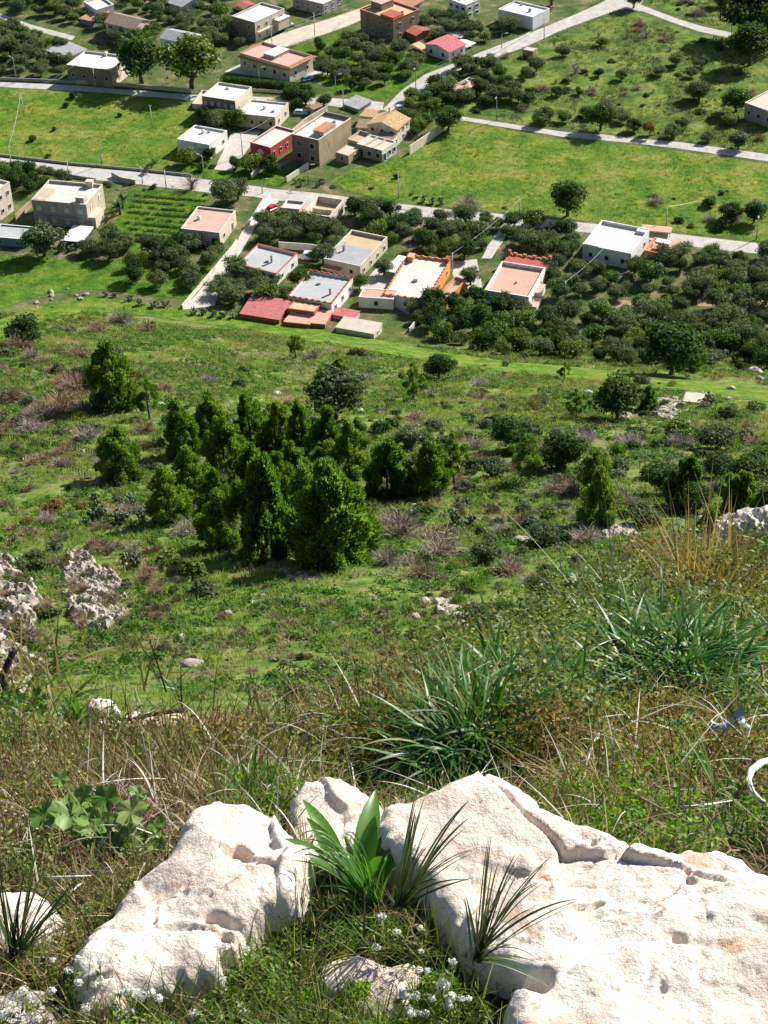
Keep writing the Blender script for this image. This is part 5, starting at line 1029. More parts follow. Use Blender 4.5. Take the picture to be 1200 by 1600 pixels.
p = at(730, 327); place(protos('bare_tree', [twigs_mesh(91, 900, 2.2, 3.0, GY, .04, .6)], None, 'x', 'tree', 'twigs'), tuple(p), 60/ppm(p)/4.6, label='wide grey leafless tree by the main road at the large meadow')
# dwarf palm and banana-like plants
def palm(px, py, w, label, n=26):
    p = at(px, py); r = np.random.default_rng(int(px)); a = r.uniform(0, 6.28, n); e = r.uniform(.1, 1.1, n); d = np.stack([np.cos(a)*np.cos(e), np.sin(a)*np.cos(e), np.sin(e)], 1)
    V, F = blades(np.tile([0, 0, 1.6], (n, 1)).astype(float), d, r.uniform(1.6, 2.2, n), .38, .25, 6, r, 1, .1, [.3, .8, 1, .9, .7, .4, .05])
    root = thing('palm', label, 'palm', tuple(p)); root.scale = (w/ppm(p)/3.8,)*3; link('crown', npmesh('crown', V, F, BR), root); b = MB(); b.tube([(0, 0, -.3), (0, 0, 1.7)], [.22, .16], 8); b.build('trunk', BARK, root, True)
palm(188, 335, 36, 'green palm right of the large two-storey house'); palm(192, 325, 30, 'second palm right of the large two-storey house, slightly behind'); palm(200, 76, 30, 'palm beside the unfinished house'); palm(366, 408, 14, 'small potted palm on the terrace by the lane'); palm(675, 190, 20, 'pale-leaved palm at the garden right of the gabled house'); palm(662, 198, 18, 'pale-leaved palm below the other one, right of the gabled house')
# rows of the vegetable garden
r = np.random.default_rng(3); Vs = []
for k in range(9):
    y0 = 306+k*8.5; a = resample([(212-k*3, y0), (322-k*6, y0+9)], 60); A = at(a[:, 0], a[:, 1]); n = 1100; i = r.integers(0, 60, n); i = i[fbm(i/5.0+k*7, i*0+k*3.1, 3, 4) > -.15]; n = len(i); C = A[i]+r.normal(size=(n, 3))*np.array([.5, .32, .14])+np.array([0, 0, .2])
    Vs.append(quads(C, r.normal(size=(n, 3))+np.array([0, 0, .8]), .14, .18, None, r))
V, F = joinm(Vs); o = link('vegetable_rows', npmesh('vegetable_rows', V, F, BR)); tag(o, 'rows of leafy vegetables in the garden below the main road', 'vegetables', kind='stuff')
# ------------------------------------------------------------------ shrubs on the slope
SH = [(92, 640, 70, 'B', 'wide brown leafless thicket on the left slope'), (60, 660, 50, 'B', 'brown leafless thicket below the wide one on the left'), (118, 610, 60, 'B', 'greyish leafless bush above the brown thicket on the left'), (50, 632, 40, 'grey', 'grey-green shrub left of the brown thicket'), (10, 625, 40, 'grey', 'pale shrub at the left edge of the slope'), (125, 655, 40, 'spurge', 'bright little shrub under the brown thicket'),
 (165, 640, 70, 'dark', 'dark shrub at the foot of the upper left pine'), (128, 590, 44, 'dark', 'dark shrub left of the upper left pine'), (245, 700, 44, 'grey', 'grey-green shrub left of the back row of pines'), (212, 590, 42, 'rusty', 'rusty olive shrub right of the upper left pine'), (225, 675, 44, 'B', 'tangle of grey twigs below the small thin pine'), (80, 800, 56, 'rusty', 'yellowish half-bare shrub on the lower left grass slope'), (62, 755-30, 50, 'B', 'reddish bare bush beside the stake fences'), (100, 710, 46, 'B', 'brown twiggy bush among the stake fences'),
 (625, 838, 92, 'G', 'large grey leafless bush right of the broadest pine'), (605, 880, 60, 'G', 'pale grey brushwood below the large leafless bush'), (690, 870, 90, 'G', 'pale fallen brushwood pile right of the pines'), (660, 900, 60, 'B', 'brown dead brush in front of the pale pile'), (738, 920, 62, 'juniper', 'dark green juniper-like shrub above the foreground thicket'), (716, 945, 36, 'juniper', 'small dark green shrub beside the juniper-like one'),
 (725, 790, 46, 'grey', 'grey-green shrub under the slender pine'), (616, 700, 40, 'grey', 'grey-green shrub above the rounded pine'), (640, 705, 30, 'green', 'olive shrub above the skirted pine'), (756, 668, 36, 'grey', 'round grey-green shrub in the middle of the slope'), (810, 680, 60, 'G', 'dark grey leafless bush right of the grey-green shrub'), (835, 630+10, 26, 'rusty', 'orange-tinged little tree-like shrub on the slope'), (870, 770, 60, 'G', 'flattened grey brushwood left of the very tall right pine'), (985, 700, 60, 'G', 'grey leafless shrub thicket on the right slope'), (1010, 745, 50, 'green', 'olive-green broom shrub on the right slope'), (975, 790, 54, 'G', 'small grey leafless tree right of the tall bright pine'),
 (1030, 700, 40, 'bright', 'bright green shrub on the right slope'), (1100, 640, 36, 'grey', 'grey-green tree-like shrub right of the concrete cistern'), (1135, 655, 50, 'green', 'pale green broad shrub at the right below the track'), (1160, 690, 60, 'green', 'open green shrub at the right side of the slope'), (1185, 720, 50, 'dark', 'dark shrub at the right picture edge, mid slope'), (895, 845, 40, 'B', 'brown twig heap left of the tall bright pine'), (300, 905, 84, 'bright', 'bright evergreen shrub in front of the pines, left'), (260, 890, 80, 'bright', 'bright evergreen shrub left of its neighbour in front of the pines'), (326, 930, 72, 'green', 'grey-green airy bush in front of the evergreen shrubs'), (378, 915, 40, 'B', 'small half-bare bush left of the shaded trunks'),
 (205, 985, 38, 'juniper', 'small dense green cushion shrub below the crag'), (95, 885, 56, 'B', 'brown-grey bush above the pale crag'), (88, 860, 50, 'grey', 'olive-grey bush at the left, above the crag'), (295, 835, 60, 'G', 'grey dead tree skeleton in front of the pines'), (325, 770, 40, 'G', 'grey dead bush among the middle pines'), (440, 858, 52, 'B', 'reddish dead twigs between the two broad front pines'), (545, 700-5, 34, 'grey', 'blue-grey shrub at the right of the back row'), (780, 820, 36, 'grey', 'little grey shrub below the skirted pines'), (830, 825, 40, 'dark', 'dark shrub in the middle right of the slope'), (815, 870, 46, 'green', 'olive shrub below the dark one, middle right'),
 (960, 880, 50, 'grey', 'grey-green shrub below the tall bright pine'), (905, 880, 40, 'grey', 'grey-green cushion left of the tall bright pine foot'), (1000, 850, 50, 'grey', 'grey shrub between the tall pine and the dry stalks'), (870, 925, 46, 'G', 'pale grey twig cushion above the bright leafy plant'), (830, 915, 46, 'G', 'pale grey twig cushion left of its twin'), (790, 640, 22, 'grey', 'tiny round shrub below the track, centre right'), (560, 525+30, 40, 'green', 'olive green shrub at the near edge of the grass track'), (488, 560, 40, 'G', 'pale dry bush beside the tiny pine'), (660, 610, 30, 'dark', 'little dark shrub left of the dense dark tree'),
 (150, 520, 46, 'B', 'dry brown brush on the mound by the track'), (190, 505, 50, 'G', 'grey brush on top of the mound by the track'), (230, 520, 40, 'B', 'brown brush at the right of the mound'), (110, 520, 34, 'grey', 'grey shrub at the left of the mound'), (50, 560, 40, 'G', 'dry grey brush below the dark round bush'), (1000, 600, 40, 'grey', 'shrub touching the near side of the grass track, right'), (1060, 640, 30, 'green', 'small shrub left of the concrete cistern'), (1180, 640, 40, 'bright', 'fresh green shrub at the right edge below the track'), (745, 720, 36, 'B', 'brown brush right of the slender pine'), (800, 735, 40, 'mound', 'broad tawny tussock left of the leaning pine')]
for px, py, w, k, lab in SH:
    p = at(px, py); K = {'B': BAREB, 'G': BARE}.get(k) or BUSH[k]; s = w/ppm(p)/(2.6 if k in 'BG' else 2.1); place(K, (p[0], p[1], p[2]-.08), s, label=lab, sz=s*random.uniform(.8, 1.0))
rr = random.Random(11)
zones = [([(0, 545), (600, 575), (1200, 640), (1200, 700), (600, 690), (0, 640)], ['grey', 'green', 'mound', 'B', 'G', 'dark'], 130, 'low wild shrub dotted over the upper slope', 'low shrubs on the upper slope', 12, 32),
         ([(570, 640), (1200, 690), (1200, 900), (880, 900), (640, 900), (580, 760)], ['dark', 'grey', 'green', 'B', 'G', 'dark', 'grey', 'juniper', 'bright', 'mound', 'green', 'bright'], 230, 'wild shrub on the brushy right half of the slope', 'shrubs on the brushy right half of the slope', 18, 56),
         ([(0, 640), (240, 660), (260, 880), (0, 870)], ['grey', 'green', 'mound', 'B', 'rusty', 'G'], 60, 'wild shrub on the left part of the slope', 'shrubs on the left part of the slope', 14, 40),
         ([(0, 540), (180, 560), (150, 690), (0, 690)], ['G', 'B', 'grey', 'green', 'B'], 24, 'brushy bush of the thicket at the left', 'bushes of the brown thicket at the left', 26, 60),
         ([(90, 860), (260, 840), (300, 960), (120, 1000)], ['grey', 'green', 'B', 'B', 'mound', 'grey'], 60, 'bush around the rough outcrop', 'bushes around the rough outcrop', 16, 36), ([(-20, 860), (80, 880), (90, 1060), (-20, 1060)], ['grey', 'green', 'mound', 'B'], 44, 'bush on the pale crag', 'bushes on the pale crag', 24, 50),
         ([(640, 560), (1060, 600), (1050, 680), (640, 640)], ['bright', 'green', 'spurge', 'mound', 'grey'], 60, 'small shrub just below the grass track', 'small shrubs just below the grass track', 10, 26),
         ([(240, 700), (600, 700), (600, 880), (240, 880)], ['green', 'B', 'G', 'grey', 'dark'], 50, 'undergrowth bush among the pines', 'bushes among the pines', 20, 46),
         ([(180, 920), (460, 900), (700, 900), (760, 960), (560, 1050), (420, 1070), (220, 1060), (180, 1000)], ['mound', 'mound', 'B', 'green', 'mound'], 80, 'small tawny or green mound on the grass below the pines', 'mounds on the grass below the pines', 14, 36)]
for poly, kinds, n, lab, grp, a, b in zones:
    xs = [q[0] for q in poly]; ys = [q[1] for q in poly]; c = [(rr.uniform(min(xs), max(xs)), rr.uniform(min(ys), max(ys))) for _ in range(n*3)]; c = [q for q in c if inpoly(*q, poly)][:n]
    P = at([q[0] for q in c], [q[1] for q in c])
    for q, p in zip(c, P):
        k = rr.choice(kinds); K = {'B': BAREB, 'G': BARE}.get(k) or BUSH[k]; s = rr.uniform(a, b)/ppm(p)/2.2; lift = .5 if 'outcrop' in lab or 'crag' in lab else 0; place(K, (p[0], p[1], p[2]-.08+lift), s, label=lab, group=grp, sz=s*rr.uniform(.6, .9))
# ------------------------------------------------------------------ ground cover (nobody could count it)
def scatter(n, y0, y1, seed, um=.42):
    r = np.random.default_rng(seed); Y = np.sqrt(r.uniform(y0*y0, y1*y1, n)); X = r.uniform(-um, um, n)*Y; return X, Y, r
GC1 = leafm('fresh_ground_leaves', [(0, (.045, .12, .018)), (.6, (.09, .19, .026)), (1, (.15, .26, .04))], .36, .6, .15)
GC2 = leafm('slope_grass', [(0, (.12, .19, .03)), (.5, (.20, .27, .05)), (1, (.32, .35, .10))], .42, .6, .2)
GC3 = leafm('dry_slope_grass', [(0, (.17, .13, .07)), (.5, (.28, .22, .13)), (1, (.42, .36, .24))], .3, .7, .1)
def cover(name, mat, n, y0, y1, seed, lab, size, kind, mask, per=6, cat='ground cover'):
    X, Y, r = scatter(n, y0, y1, seed); m_ = mask(X, Y, r); X, Y = X[m_], Y[m_]; b = blocked(X, Y, .1); X, Y = X[~b], Y[~b]
    z = ground(X, Y); C = np.repeat(np.stack([X, Y, z], 1), per, 0); k = len(C); S = np.repeat(size*r.uniform(.6, 1.4, len(X)), per)
    if kind == 'leaf':
        dd = nrm(r.normal(size=(k, 3))); dd[:, 2] = np.abs(dd[:, 2]); C += dd*S[:, None]*np.array([1, 1, .8])*r.uniform(.5, 1.1, (k, 1)); V, F = quads(C, dd+r.normal(size=(k, 3))*.45, S*.17, S*.24, None, r)
    else:
        C += r.normal(size=(k, 3))*S[:, None]*np.array([.35, .35, 0]); V, F = blades(C, r.normal(size=(k, 3))*.5+np.array([0, 0, 1]), S*1.3*r.uniform(.5, 1.2, k), S*.11, .25, 2, r)
    tag(link(name, npmesh(name, V, F, mat)), lab, cat, kind='stuff')
offr = lambda X, Y: X/np.maximum(Y, 1)
cover('leafy_ground_cover', GC1, 42000, 110, 352, 1, 'fresh green leafy ground cover on the slope', .6, 'leaf', lambda X, Y, r: (fbm(X/8, Y/8, 3, 21) > -.06) & (farz(X, Y) > .3), 20)
cover('slope_grass', GC2, 56000, 110, 352, 2, 'yellow-green grass tufts covering the slope', .62, 'blade', lambda X, Y, r: (fbm(X/9, Y/9, 3, 22) > -.22) & (farz(X, Y) > .3), 14, 'grass')
cover('slope_weeds', SC, 16000, 110, 352, 9, 'dark low weeds dotted over the slope', .6, 'leaf', lambda X, Y, r: (fbm(X/5, Y/5, 3, 27) > .12) & (farz(X, Y) > .3), 26)
cover('dry_slope_grass', GC3, 24000, 110, 352, 3, 'dry tawny grass and twigs on the slope', .6, 'blade', lambda X, Y, r: (fbm(X/7, Y/7, 3, 23) > .08) & (farz(X, Y) > .3), 14, 'grass')
def infields(names): return lambda X, Y, r: np.any([inpoly(X, Y, [tuple(p[:2]) for p in FIELDS[k]]) for k in names], 0)
cover('meadow_grass', leafm('meadow_blades', [(0, (.07, .15, .014)), (.5, (.13, .20, .022)), (1, (.22, .25, .05))], .35, .6, .2), 90000, 330, 620, 4, 'clumpy bright grass of the meadows', .5, 'blade', infields(['meadow', 'large_meadow', 'grass_verge', 'vegetable_garden', 'grass_plot']), 5, 'grass')
cover('meadow_weeds', GC1, 60000, 330, 620, 8, 'darker leafy weeds of the meadows',   .5, 'leaf', lambda X, Y, r: infields(['meadow', 'large_meadow', 'grass_verge', 'grass_plot'])(X, Y, r) & (fbm(X/7, Y/10, 3, 41) > .08), 9, 'grass')
cover('pasture_scrub', SC, 60000, 400, 650, 5, 'low weeds and thistles of the rough pasture', .75, 'leaf', lambda X, Y, r: infields(['rough_pasture', 'far_pasture'])(X, Y, r) & (fbm(X/10, Y/12, 4, 31) > .0), 10)
cover('pasture_brush', BN, 40000, 400, 650, 15, 'dry grey-brown brush of the rough pasture', .8, 'blade', lambda X, Y, r: infields(['rough_pasture', 'far_pasture'])(X, Y, r) & (fbm(X/12, Y/16, 4, 37) > .2), 10)
cover('pasture_grass', GC2, 26000, 400, 650, 7, 'yellowish grass of the rough pasture', .45, 'blade', infields(['rough_pasture', 'far_pasture']), 4, 'grass')
def plots(X, Y, r):
    return ~np.any([inpoly(X, Y, [tuple(p[:2]) for p in P]) for P in FIELDS.values()], 0) & (fbm(X/12, Y/12, 3, 33) > 0)
cover('garden_weeds', GC2, 60000, 345, 620, 6, 'weeds and low plants between the houses and groves', .4, 'leaf', plots, 4)
# ================================================================== CLIFF TOP
def pt(px, py, depth):
    """point on the sight line of a photo pixel at a given distance along the view axis"""
    return CAM + Fv*depth + Rv*(px-600)*depth/FPX - Uv*(py-800)*depth/FPX
def limestone(name, a, b, c, stain, sc_=6):
    mt, n, out = newmat(name); p = n.nodes.new('ShaderNodeBsdfPrincipled'); v = pos(n)
    t = noise(n, v, sc_*.5, 6, .6, .6); r = ramp(n, [(.32, a), (.5, b), (.68, c)]); n.links.new(t.outputs[0], r.inputs[0])
    t2 = noise(n, v, sc_*.9, 5, .65, 1.0); r2 = ramp(n, [(.55, (0, 0, 0)), (.70, (1, 1, 1))]); n.links.new(t2.outputs[0], r2.inputs[0]); c1 = mixc(n, r2.outputs[0], r.outputs[0], stain)
    t3 = noise(n, v, sc_*9, 6, .75); r3 = ramp(n, [(.56, (0, 0, 0)), (.66, (1, 1, 1))]); n.links.new(t3.outputs[0], r3.inputs[0])
    t4 = noise(n, v, sc_*.7, 3, .6); r4 = ramp(n, [(.45, (0, 0, 0)), (.6, (1, 1, 1))]); n.links.new(t4.outputs[0], r4.inputs[0])
    pit = mixc(n, 1.0, r3.outputs[0], r4.outputs[0], 'MULTIPLY')
    c2 = mixc(n, pit, c1, tuple(x*.38 for x in stain)); vo = n.nodes.new('ShaderNodeTexVoronoi'); vo.feature = 'DISTANCE_TO_EDGE'; vo.inputs['Scale'].default_value = sc_*.8; wv = noise(n, v, sc_*1.5, 4, .6); ma = n.nodes.new('ShaderNodeMixRGB'); ma.inputs[0].default_value = .12; n.links.new(v, ma.inputs[1]); n.links.new(wv.outputs['Color'], ma.inputs[2]); n.links.new(ma.outputs[0], vo.inputs['Vector'])
    rv = ramp(n, [(0, (1, 1, 1)), (.022, (0, 0, 0))]); n.links.new(vo.outputs['Distance'], rv.inputs[0]); t6 = noise(n, v, sc_*.6, 3, .6); r6 = ramp(n, [(.50, (0, 0, 0)), (.58, (.8, .8, .8))]); n.links.new(t6.outputs[0], r6.inputs[0])
    crk = mixc(n, 1.0, rv.outputs[0], r6.outputs[0], 'MULTIPLY'); c2 = mixc(n, crk, c2, tuple(x*.3 for x in stain))
    t7 = noise(n, v, sc_*.45, 6, .7); r7 = ramp(n, [(.56, (0, 0, 0)), (.68, (.7, .7, .7))]); n.links.new(t7.outputs[0], r7.inputs[0]); c2 = mixc(n, r7.outputs[0], c2, tuple(x*.8 for x in a))
    n.links.new(c2, p.inputs['Base Color']); p.inputs['Roughness'].default_value = .9; p.inputs['Specular IOR Level'].default_value = .25
    tb = noise(n, v, sc_*2, 9, .72); tc = noise(n, v, sc_*11, 4, .7); ad = n.nodes.new('ShaderNodeMath'); ad.operation = 'MULTIPLY_ADD'; ad.inputs[1].default_value = .45
    n.links.new(tc.outputs[0], ad.inputs[0]); n.links.new(tb.outputs[0], ad.inputs[2])
    b_ = n.nodes.new('ShaderNodeBump'); b_.inputs['Strength'].default_value = .7; b_.inputs['Distance'].default_value = .10/sc_*1.5
    n.links.new(ad.outputs[0], b_.inputs['Height']); n.links.new(b_.outputs[0], p.inputs['Normal']); n.links.new(p.outputs[0], out.inputs[0]); return mt
M_LIME = limestone('pale_limestone', (.64, .53, .44), (.78, .68, .58), (.84, .77, .69), (.64, .44, .29))
M_LIMEG = limestone('weathered_limestone', (.38, .35, .32), (.60, .56, .52), (.74, .71, .67), (.28, .20, .14), 2.2)
M_LIMEF = limestone('far_limestone', (.20, .18, .15), (.36, .32, .27), (.56, .51, .45), (.24, .21, .14), 1.4)
ROCKP = []
def smoothfg(X, Y): return CAMH - np.interp(Y, _fy, _fd)
def rock(label, poly, ref, rise, tilt, seed, step=.006, edge=.10, bulge=.03, mat=None, drop=.5, tx=0, pits=(), dents=()):
    """weathered ledge: outline px, reference px where its top meets the ground, rise above ground there, fall per metre away and sideways"""
    c = at(ref[0], ref[1], gf=smoothfg); z0 = c[2]+rise
    top = lambda X, Y: z0+tilt*(Y-c[1])+tx*(X-c[0])
    P = at([q[0] for q in poly], [q[1] for q in poly], gf=top); W_ = [tuple(q[:2]) for q in P]; ROCKP.append(W_)
    mn = P[:, :2].min(0)-.12; mx = P[:, :2].max(0)+.12; nx = int((mx[0]-mn[0])/step)+2; ny = int((mx[1]-mn[1])/step)+2
    X, Y = np.meshgrid(np.linspace(mn[0], mx[0], nx), np.linspace(mn[1], mx[1], ny))
    d = polydist(X, Y, W_)+.022*fbm(X*9, Y*9, 4, seed)+.006*fbm(X*50, Y*50, 3, seed+1)
    q = np.clip(d/edge, 0, 1); h = edge*.8*((1-(1-q)**2.6)**.6-1)
    z = top(X, Y)+h+bulge*fbm(X*3.2, Y*3.2, 3, seed+3)*1.3
    rd = 1-np.abs(fbm(X*7, Y*7+fbm(X*5, Y*5, 2, seed)*.6, 4, seed+5)); z += .012*(rd-.7)
    rg = np.abs(fbm(X*4.1+3, Y*5.2, 4, seed+11)); z -= .014*np.clip(1-rg/.06, 0, 1)*np.clip(fbm(X*2.5, Y*2.5, 2, seed+12)+.25, 0, 1)     # solution grooves
    z += .007*fbm(X*26, Y*26, 4, seed+6); pn = fbm(X*42, Y*42, 3, seed+8); z -= .006*sstep(.35, .62, pn)*sstep(.0, .4, fbm(X*6, Y*6, 2, seed+9))
    for px_, py_, rad, dep in pits:
        g = at(px_, py_, gf=top); z -= dep*np.exp(-((np.hypot(X-g[0], Y-g[1])*(1+.9*fbm(X*24, Y*24, 3, seed+13)))/rad)**4)
    for x0, y0, x1, y1, wd, dep in dents:     # cracks
        a = at(x0, y0, gf=top); b = at(x1, y1, gf=top); t = np.clip(((X-a[0])*(b[0]-a[0])+(Y-a[1])*(b[1]-a[1]))/((b[0]-a[0])**2+(b[1]-a[1])**2), 0, 1)
        dd = np.hypot(X-a[0]-t*(b[0]-a[0]), Y-a[1]-t*(b[1]-a[1]))+.012*fbm(X*30, Y*30, 3, seed+14); z -= dep*np.exp(-(dd/wd)**2)
    rs = np.random.default_rng(seed*7); K_ = 16; sx = rs.uniform(mn[0], mx[0], K_); sy = rs.uniform(mn[1], mx[1], K_); tx_ = rs.uniform(-.11, .11, K_); ty_ = rs.uniform(-.10, .10, K_); of = rs.uniform(-.008, .008, K_)
    wx = X+.05*fbm(X*5, Y*5, 3, seed+20); wy = Y+.05*fbm(X*5+9, Y*5, 3, seed+21); D = np.stack([(wx-sx[i])**2+(wy-sy[i])**2 for i in range(K_)]); so_ = np.argsort(D, 0)[:2]; i1 = so_[0]; d1 = np.sqrt(np.take_along_axis(D, so_[:1], 0)[0]); d2 = np.sqrt(np.take_along_axis(D, so_[1:2], 0)[0])
    z += (tx_[i1]*(wx-sx[i1])+ty_[i1]*(wy-sy[i1])+of[i1])*sstep(0, .02, d2-d1) - .007*np.exp(-((d2-d1)/.006)**2)*np.clip(fbm(X*3, Y*3, 2, seed+22)+.3, 0, 1)
    out = d < 0; z = np.where(out, z+np.clip(d, -.2, 0)*5.5, z); keep = d > -.11
    ii = np.arange(nx*ny).reshape(ny, nx); k = keep[:-1, :-1] & keep[1:, 1:] & keep[1:, :-1] & keep[:-1, 1:]
    F = np.stack([ii[:-1, :-1], ii[:-1, 1:], ii[1:, 1:], ii[1:, :-1]], -1)[k]; used = np.unique(F); mp = np.zeros(nx*ny, int); mp[used] = np.arange(len(used))
    V = np.stack([X, Y, z], -1).reshape(-1, 3)[used]; o = V.mean(0)
    ob = link('limestone_rock', npmesh('limestone_rock', V-o, mp[F], mat or M_LIME, True), None, tuple(o)); tag(ob, label, 'rock'); return ob
rock('great pale limestone slab filling the bottom right corner', [(600, 1262), (650, 1246), (700, 1222), (735, 1206), (757, 1199), (785, 1207), (812, 1226), (845, 1252), (880, 1280), (902, 1294), (940, 1297), (975, 1308), (1010, 1318), (1050, 1332), (1100, 1352), (1180, 1352), (1260, 1372), (1420, 1480), (1450, 1760), (900, 1760), (800, 1640), (790, 1560), (800, 1520), (750, 1490), (720, 1450), (690, 1420), (650, 1370), (600, 1330), (570, 1290)],
     (1000, 1420), .10, -.16, 21, .0055, .05, .03, pits=[(1062, 1472, .016, .025), (880, 1418, .02, .012), (925, 1328, .011, .012), (838, 1532, .022, .03), (1036, 1540, .008, .01)], dents=[(1072, 1340, 1076, 1385, .006, .02), (860, 1425, 940, 1412, .008, .015), (1100, 1352, 1060, 1350, .01, .02), (800, 1520, 850, 1545, .015, .03)])
rock('brown-stained rounded stone behind the upper edge of the great slab', [(1022, 1326), (1045, 1308), (1075, 1298), (1115, 1302), (1150, 1318), (1190, 1345), (1190, 1385), (1120, 1375), (1060, 1350)], (1100, 1350), .13, -.1, 29, .005, .07, .02)
rock('large pale limestone boulder at the lower left with pitted surface', [(108, 1498), (142, 1442), (170, 1404), (198, 1368), (232, 1342), (254, 1326), (270, 1288), (296, 1256), (335, 1246), (400, 1252), (440, 1266), (476, 1292), (488, 1345), (458, 1400), (415, 1420), (388, 1440), (372, 1476), (345, 1500), (352, 1520), (300, 1545), (230, 1570), (180, 1590), (130, 1580), (112, 1545)],
     (250, 1480), .09, -.08, 33, .005, .05, .035, tx=.04, pits=[(372, 1335, .022, .045), (352, 1472, .02, .02)], dents=[(330, 1450, 380, 1456, .01, .03), (385, 1350, 430, 1360, .008, .015)])
rock('smaller pale rock between the boulder and the great slab, behind the broad leaves', [(448, 1236), (475, 1212), (510, 1208), (548, 1212), (580, 1224), (606, 1246), (630, 1268), (660, 1290), (650, 1360), (560, 1360), (490, 1340), (460, 1300)], (560, 1290), .13, -.05, 41, .005, .045, .03)
rock('pale ochre-tinted rock at the left edge behind the thin dark blades', [(-60, 1380), (0, 1368), (30, 1370), (60, 1380), (90, 1402), (108, 1430), (104, 1460), (60, 1480), (0, 1490), (-60, 1500)], (30, 1440), .06, -.05, 45, .005, .08, .02)
rock('shaded pitted rock among the white flowers at the bottom centre', [(480, 1520), (510, 1490), (560, 1478), (610, 1490), (640, 1480), (680, 1520), (670, 1570), (600, 1590), (540, 1585), (500, 1560)], (570, 1530), .05, .0, 49, .005, .05, .03)
rock('dark grey half-buried rock in the bottom left corner', [(-30, 1540), (20, 1530), (70, 1535), (110, 1570), (115, 1640), (-40, 1640)], (30, 1580), .04, 0, 53, .006, .05, .03, M_LIMEG)
rock('flat pale ledge stone under the black twig on the left', [(150, 1122), (180, 1112), (205, 1102), (240, 1100), (272, 1104), (290, 1112), (250, 1128), (200, 1136), (160, 1132)], (220, 1118), .03, -.3, 57, .008, .05, .02)
rock('small pinkish ledge stone left of the black twig', [(132, 1092), (150, 1086), (182, 1088), (188, 1104), (150, 1110), (135, 1104)], (160, 1098), .03, -.3, 59, .008, .05, .02)
def boulder(label, c, rad, seed, mat, res=80, rough=.35, name='limestone_boulder', rot=0):
    th, ph = np.meshgrid(np.linspace(0, 2*math.pi, res*2, endpoint=False), np.linspace(.02, math.pi-.02, res)); x = np.cos(th)*np.sin(ph); y = np.sin(th)*np.sin(ph); z = np.cos(ph)
    n3 = fbm(x*1.6+z*1.1+seed, y*1.6-z*1.3, 5, seed)+.6*fbm(y*2.3+seed, z*2.9+x, 4, seed+2); rg = 1-np.abs(fbm(x*3.1+y, z*3.3-y*1.2+seed, 4, seed+4)); k = 1+rough*n3+.18*(rg-.7)+.05*fbm(x*14+z*5, y*14+z*9, 3, seed+5)
    V = np.stack([x*k*rad[0], y*k*rad[1], z*k*rad[2]], -1).reshape(-1, 3); a = math.cos(rot), math.sin(rot); V = np.stack([V[:, 0]*a[0]-V[:, 1]*a[1], V[:, 0]*a[1]+V[:, 1]*a[0], V[:, 2]], 1)
    w = res*2; ii = np.arange(res*w).reshape(res, w); F = np.stack([ii[:-1], np.roll(ii, -1, 1)[:-1], np.roll(ii, -1, 1)[1:], ii[1:]], -1).reshape(-1, 4)
    return tag(link(name, npmesh(name, V, F[:, ::-1], mat, True), None, tuple(c)), label, 'rock')
c = pt(1182, 890, 18.5); boulder('grey-white limestone boulder at the right edge below the dark pines', c, (.62, .55, .62), 3, M_LIMEG, 120)
c = pt(1132, 862, 18.8); boulder('smaller hump left of the grey-white boulder at the right edge', c, (.34, .34, .36), 6, M_LIMEG, 80)
# rough limestone outcrops of the slope
def outcrop(label, poly, amp, seed, step=.16, wl=3.0):
    P = at([q[0] for q in poly], [q[1] for q in poly]); W_ = [tuple(q[:2]) for q in P]; mn = P[:, :2].min(0); mx = P[:, :2].max(0); step = max(step, float((mx-mn).max())/240)
    X, Y = np.meshgrid(np.arange(mn[0], mx[0], step), np.arange(mn[1], mx[1], step)); d = polydist(X, Y, W_); e_ = sstep(0, wl*.5, d+fbm(X/wl, Y/wl, 3, seed)*wl*.5)
    g = ground(X, Y); n1 = 1-np.abs(fbm(X/wl, Y/wl, 5, seed+1))*2; n2 = fbm(X/(wl*1.8), Y/(wl*1.8), 3, seed+2); n3 = fbm(X/(wl*.25), Y/(wl*.25), 3, seed+3)
    h = amp*(1.25*e_*np.clip(-.02+.6*n1+.9*n2+.35*n3, -.6, 1.2)-.25*(1-e_))-.05; z = g+h; keep = d > 0; ny, nx = X.shape; ii = np.arange(nx*ny).reshape(ny, nx); k = keep[:-1, :-1] & keep[1:, 1:] & keep[1:, :-1] & keep[:-1, 1:]
    F = np.stack([ii[:-1, :-1], ii[:-1, 1:], ii[1:, 1:], ii[1:, :-1]], -1)[k]; used = np.unique(F); mp = np.zeros(nx*ny, int); mp[used] = np.arange(len(used)); V = np.stack([X, Y, z], -1).reshape(-1, 3)[used]; o = V.mean(0)
    tag(link('rock_outcrop', npmesh('rock_outcrop', V-o, mp[F], M_LIMEF), None, tuple(o)), label, 'rock')
outcrop('pale broken crag at the left edge above the burnt stem', [(-60, 860), (20, 868), (48, 895), (72, 940), (60, 985), (88, 1010), (72, 1060), (40, 1090), (-60, 1100)], 1.5, 3, wl=1.7)
outcrop('rough pale outcrop on the slope right of the crag', [(92, 900), (105, 868), (140, 866), (160, 890), (190, 900), (206, 930), (200, 965), (170, 985), (120, 985), (98, 950)], 1.1, 7, wl=1.4)
outcrop('low stony patch under the pines at centre left', [(430, 850), (520, 905), (480, 920), (410, 890)], .45, 9, wl=1.3)
outcrop('stony strip below the tall bright pine', [(930, 815), (1000, 822), (1010, 842), (960, 850), (930, 838)], .8, 13, wl=1.5)
outcrop('stony patch near the cistern', [(1020, 625), (1060, 620), (1080, 640), (1050, 660), (1015, 650)], .7, 17, wl=1.5)
outcrop('pale stony spot beside the juniper-like shrub', [(672, 940), (720, 935), (745, 970), (720, 990), (680, 970)], .6, 19, wl=1.3)
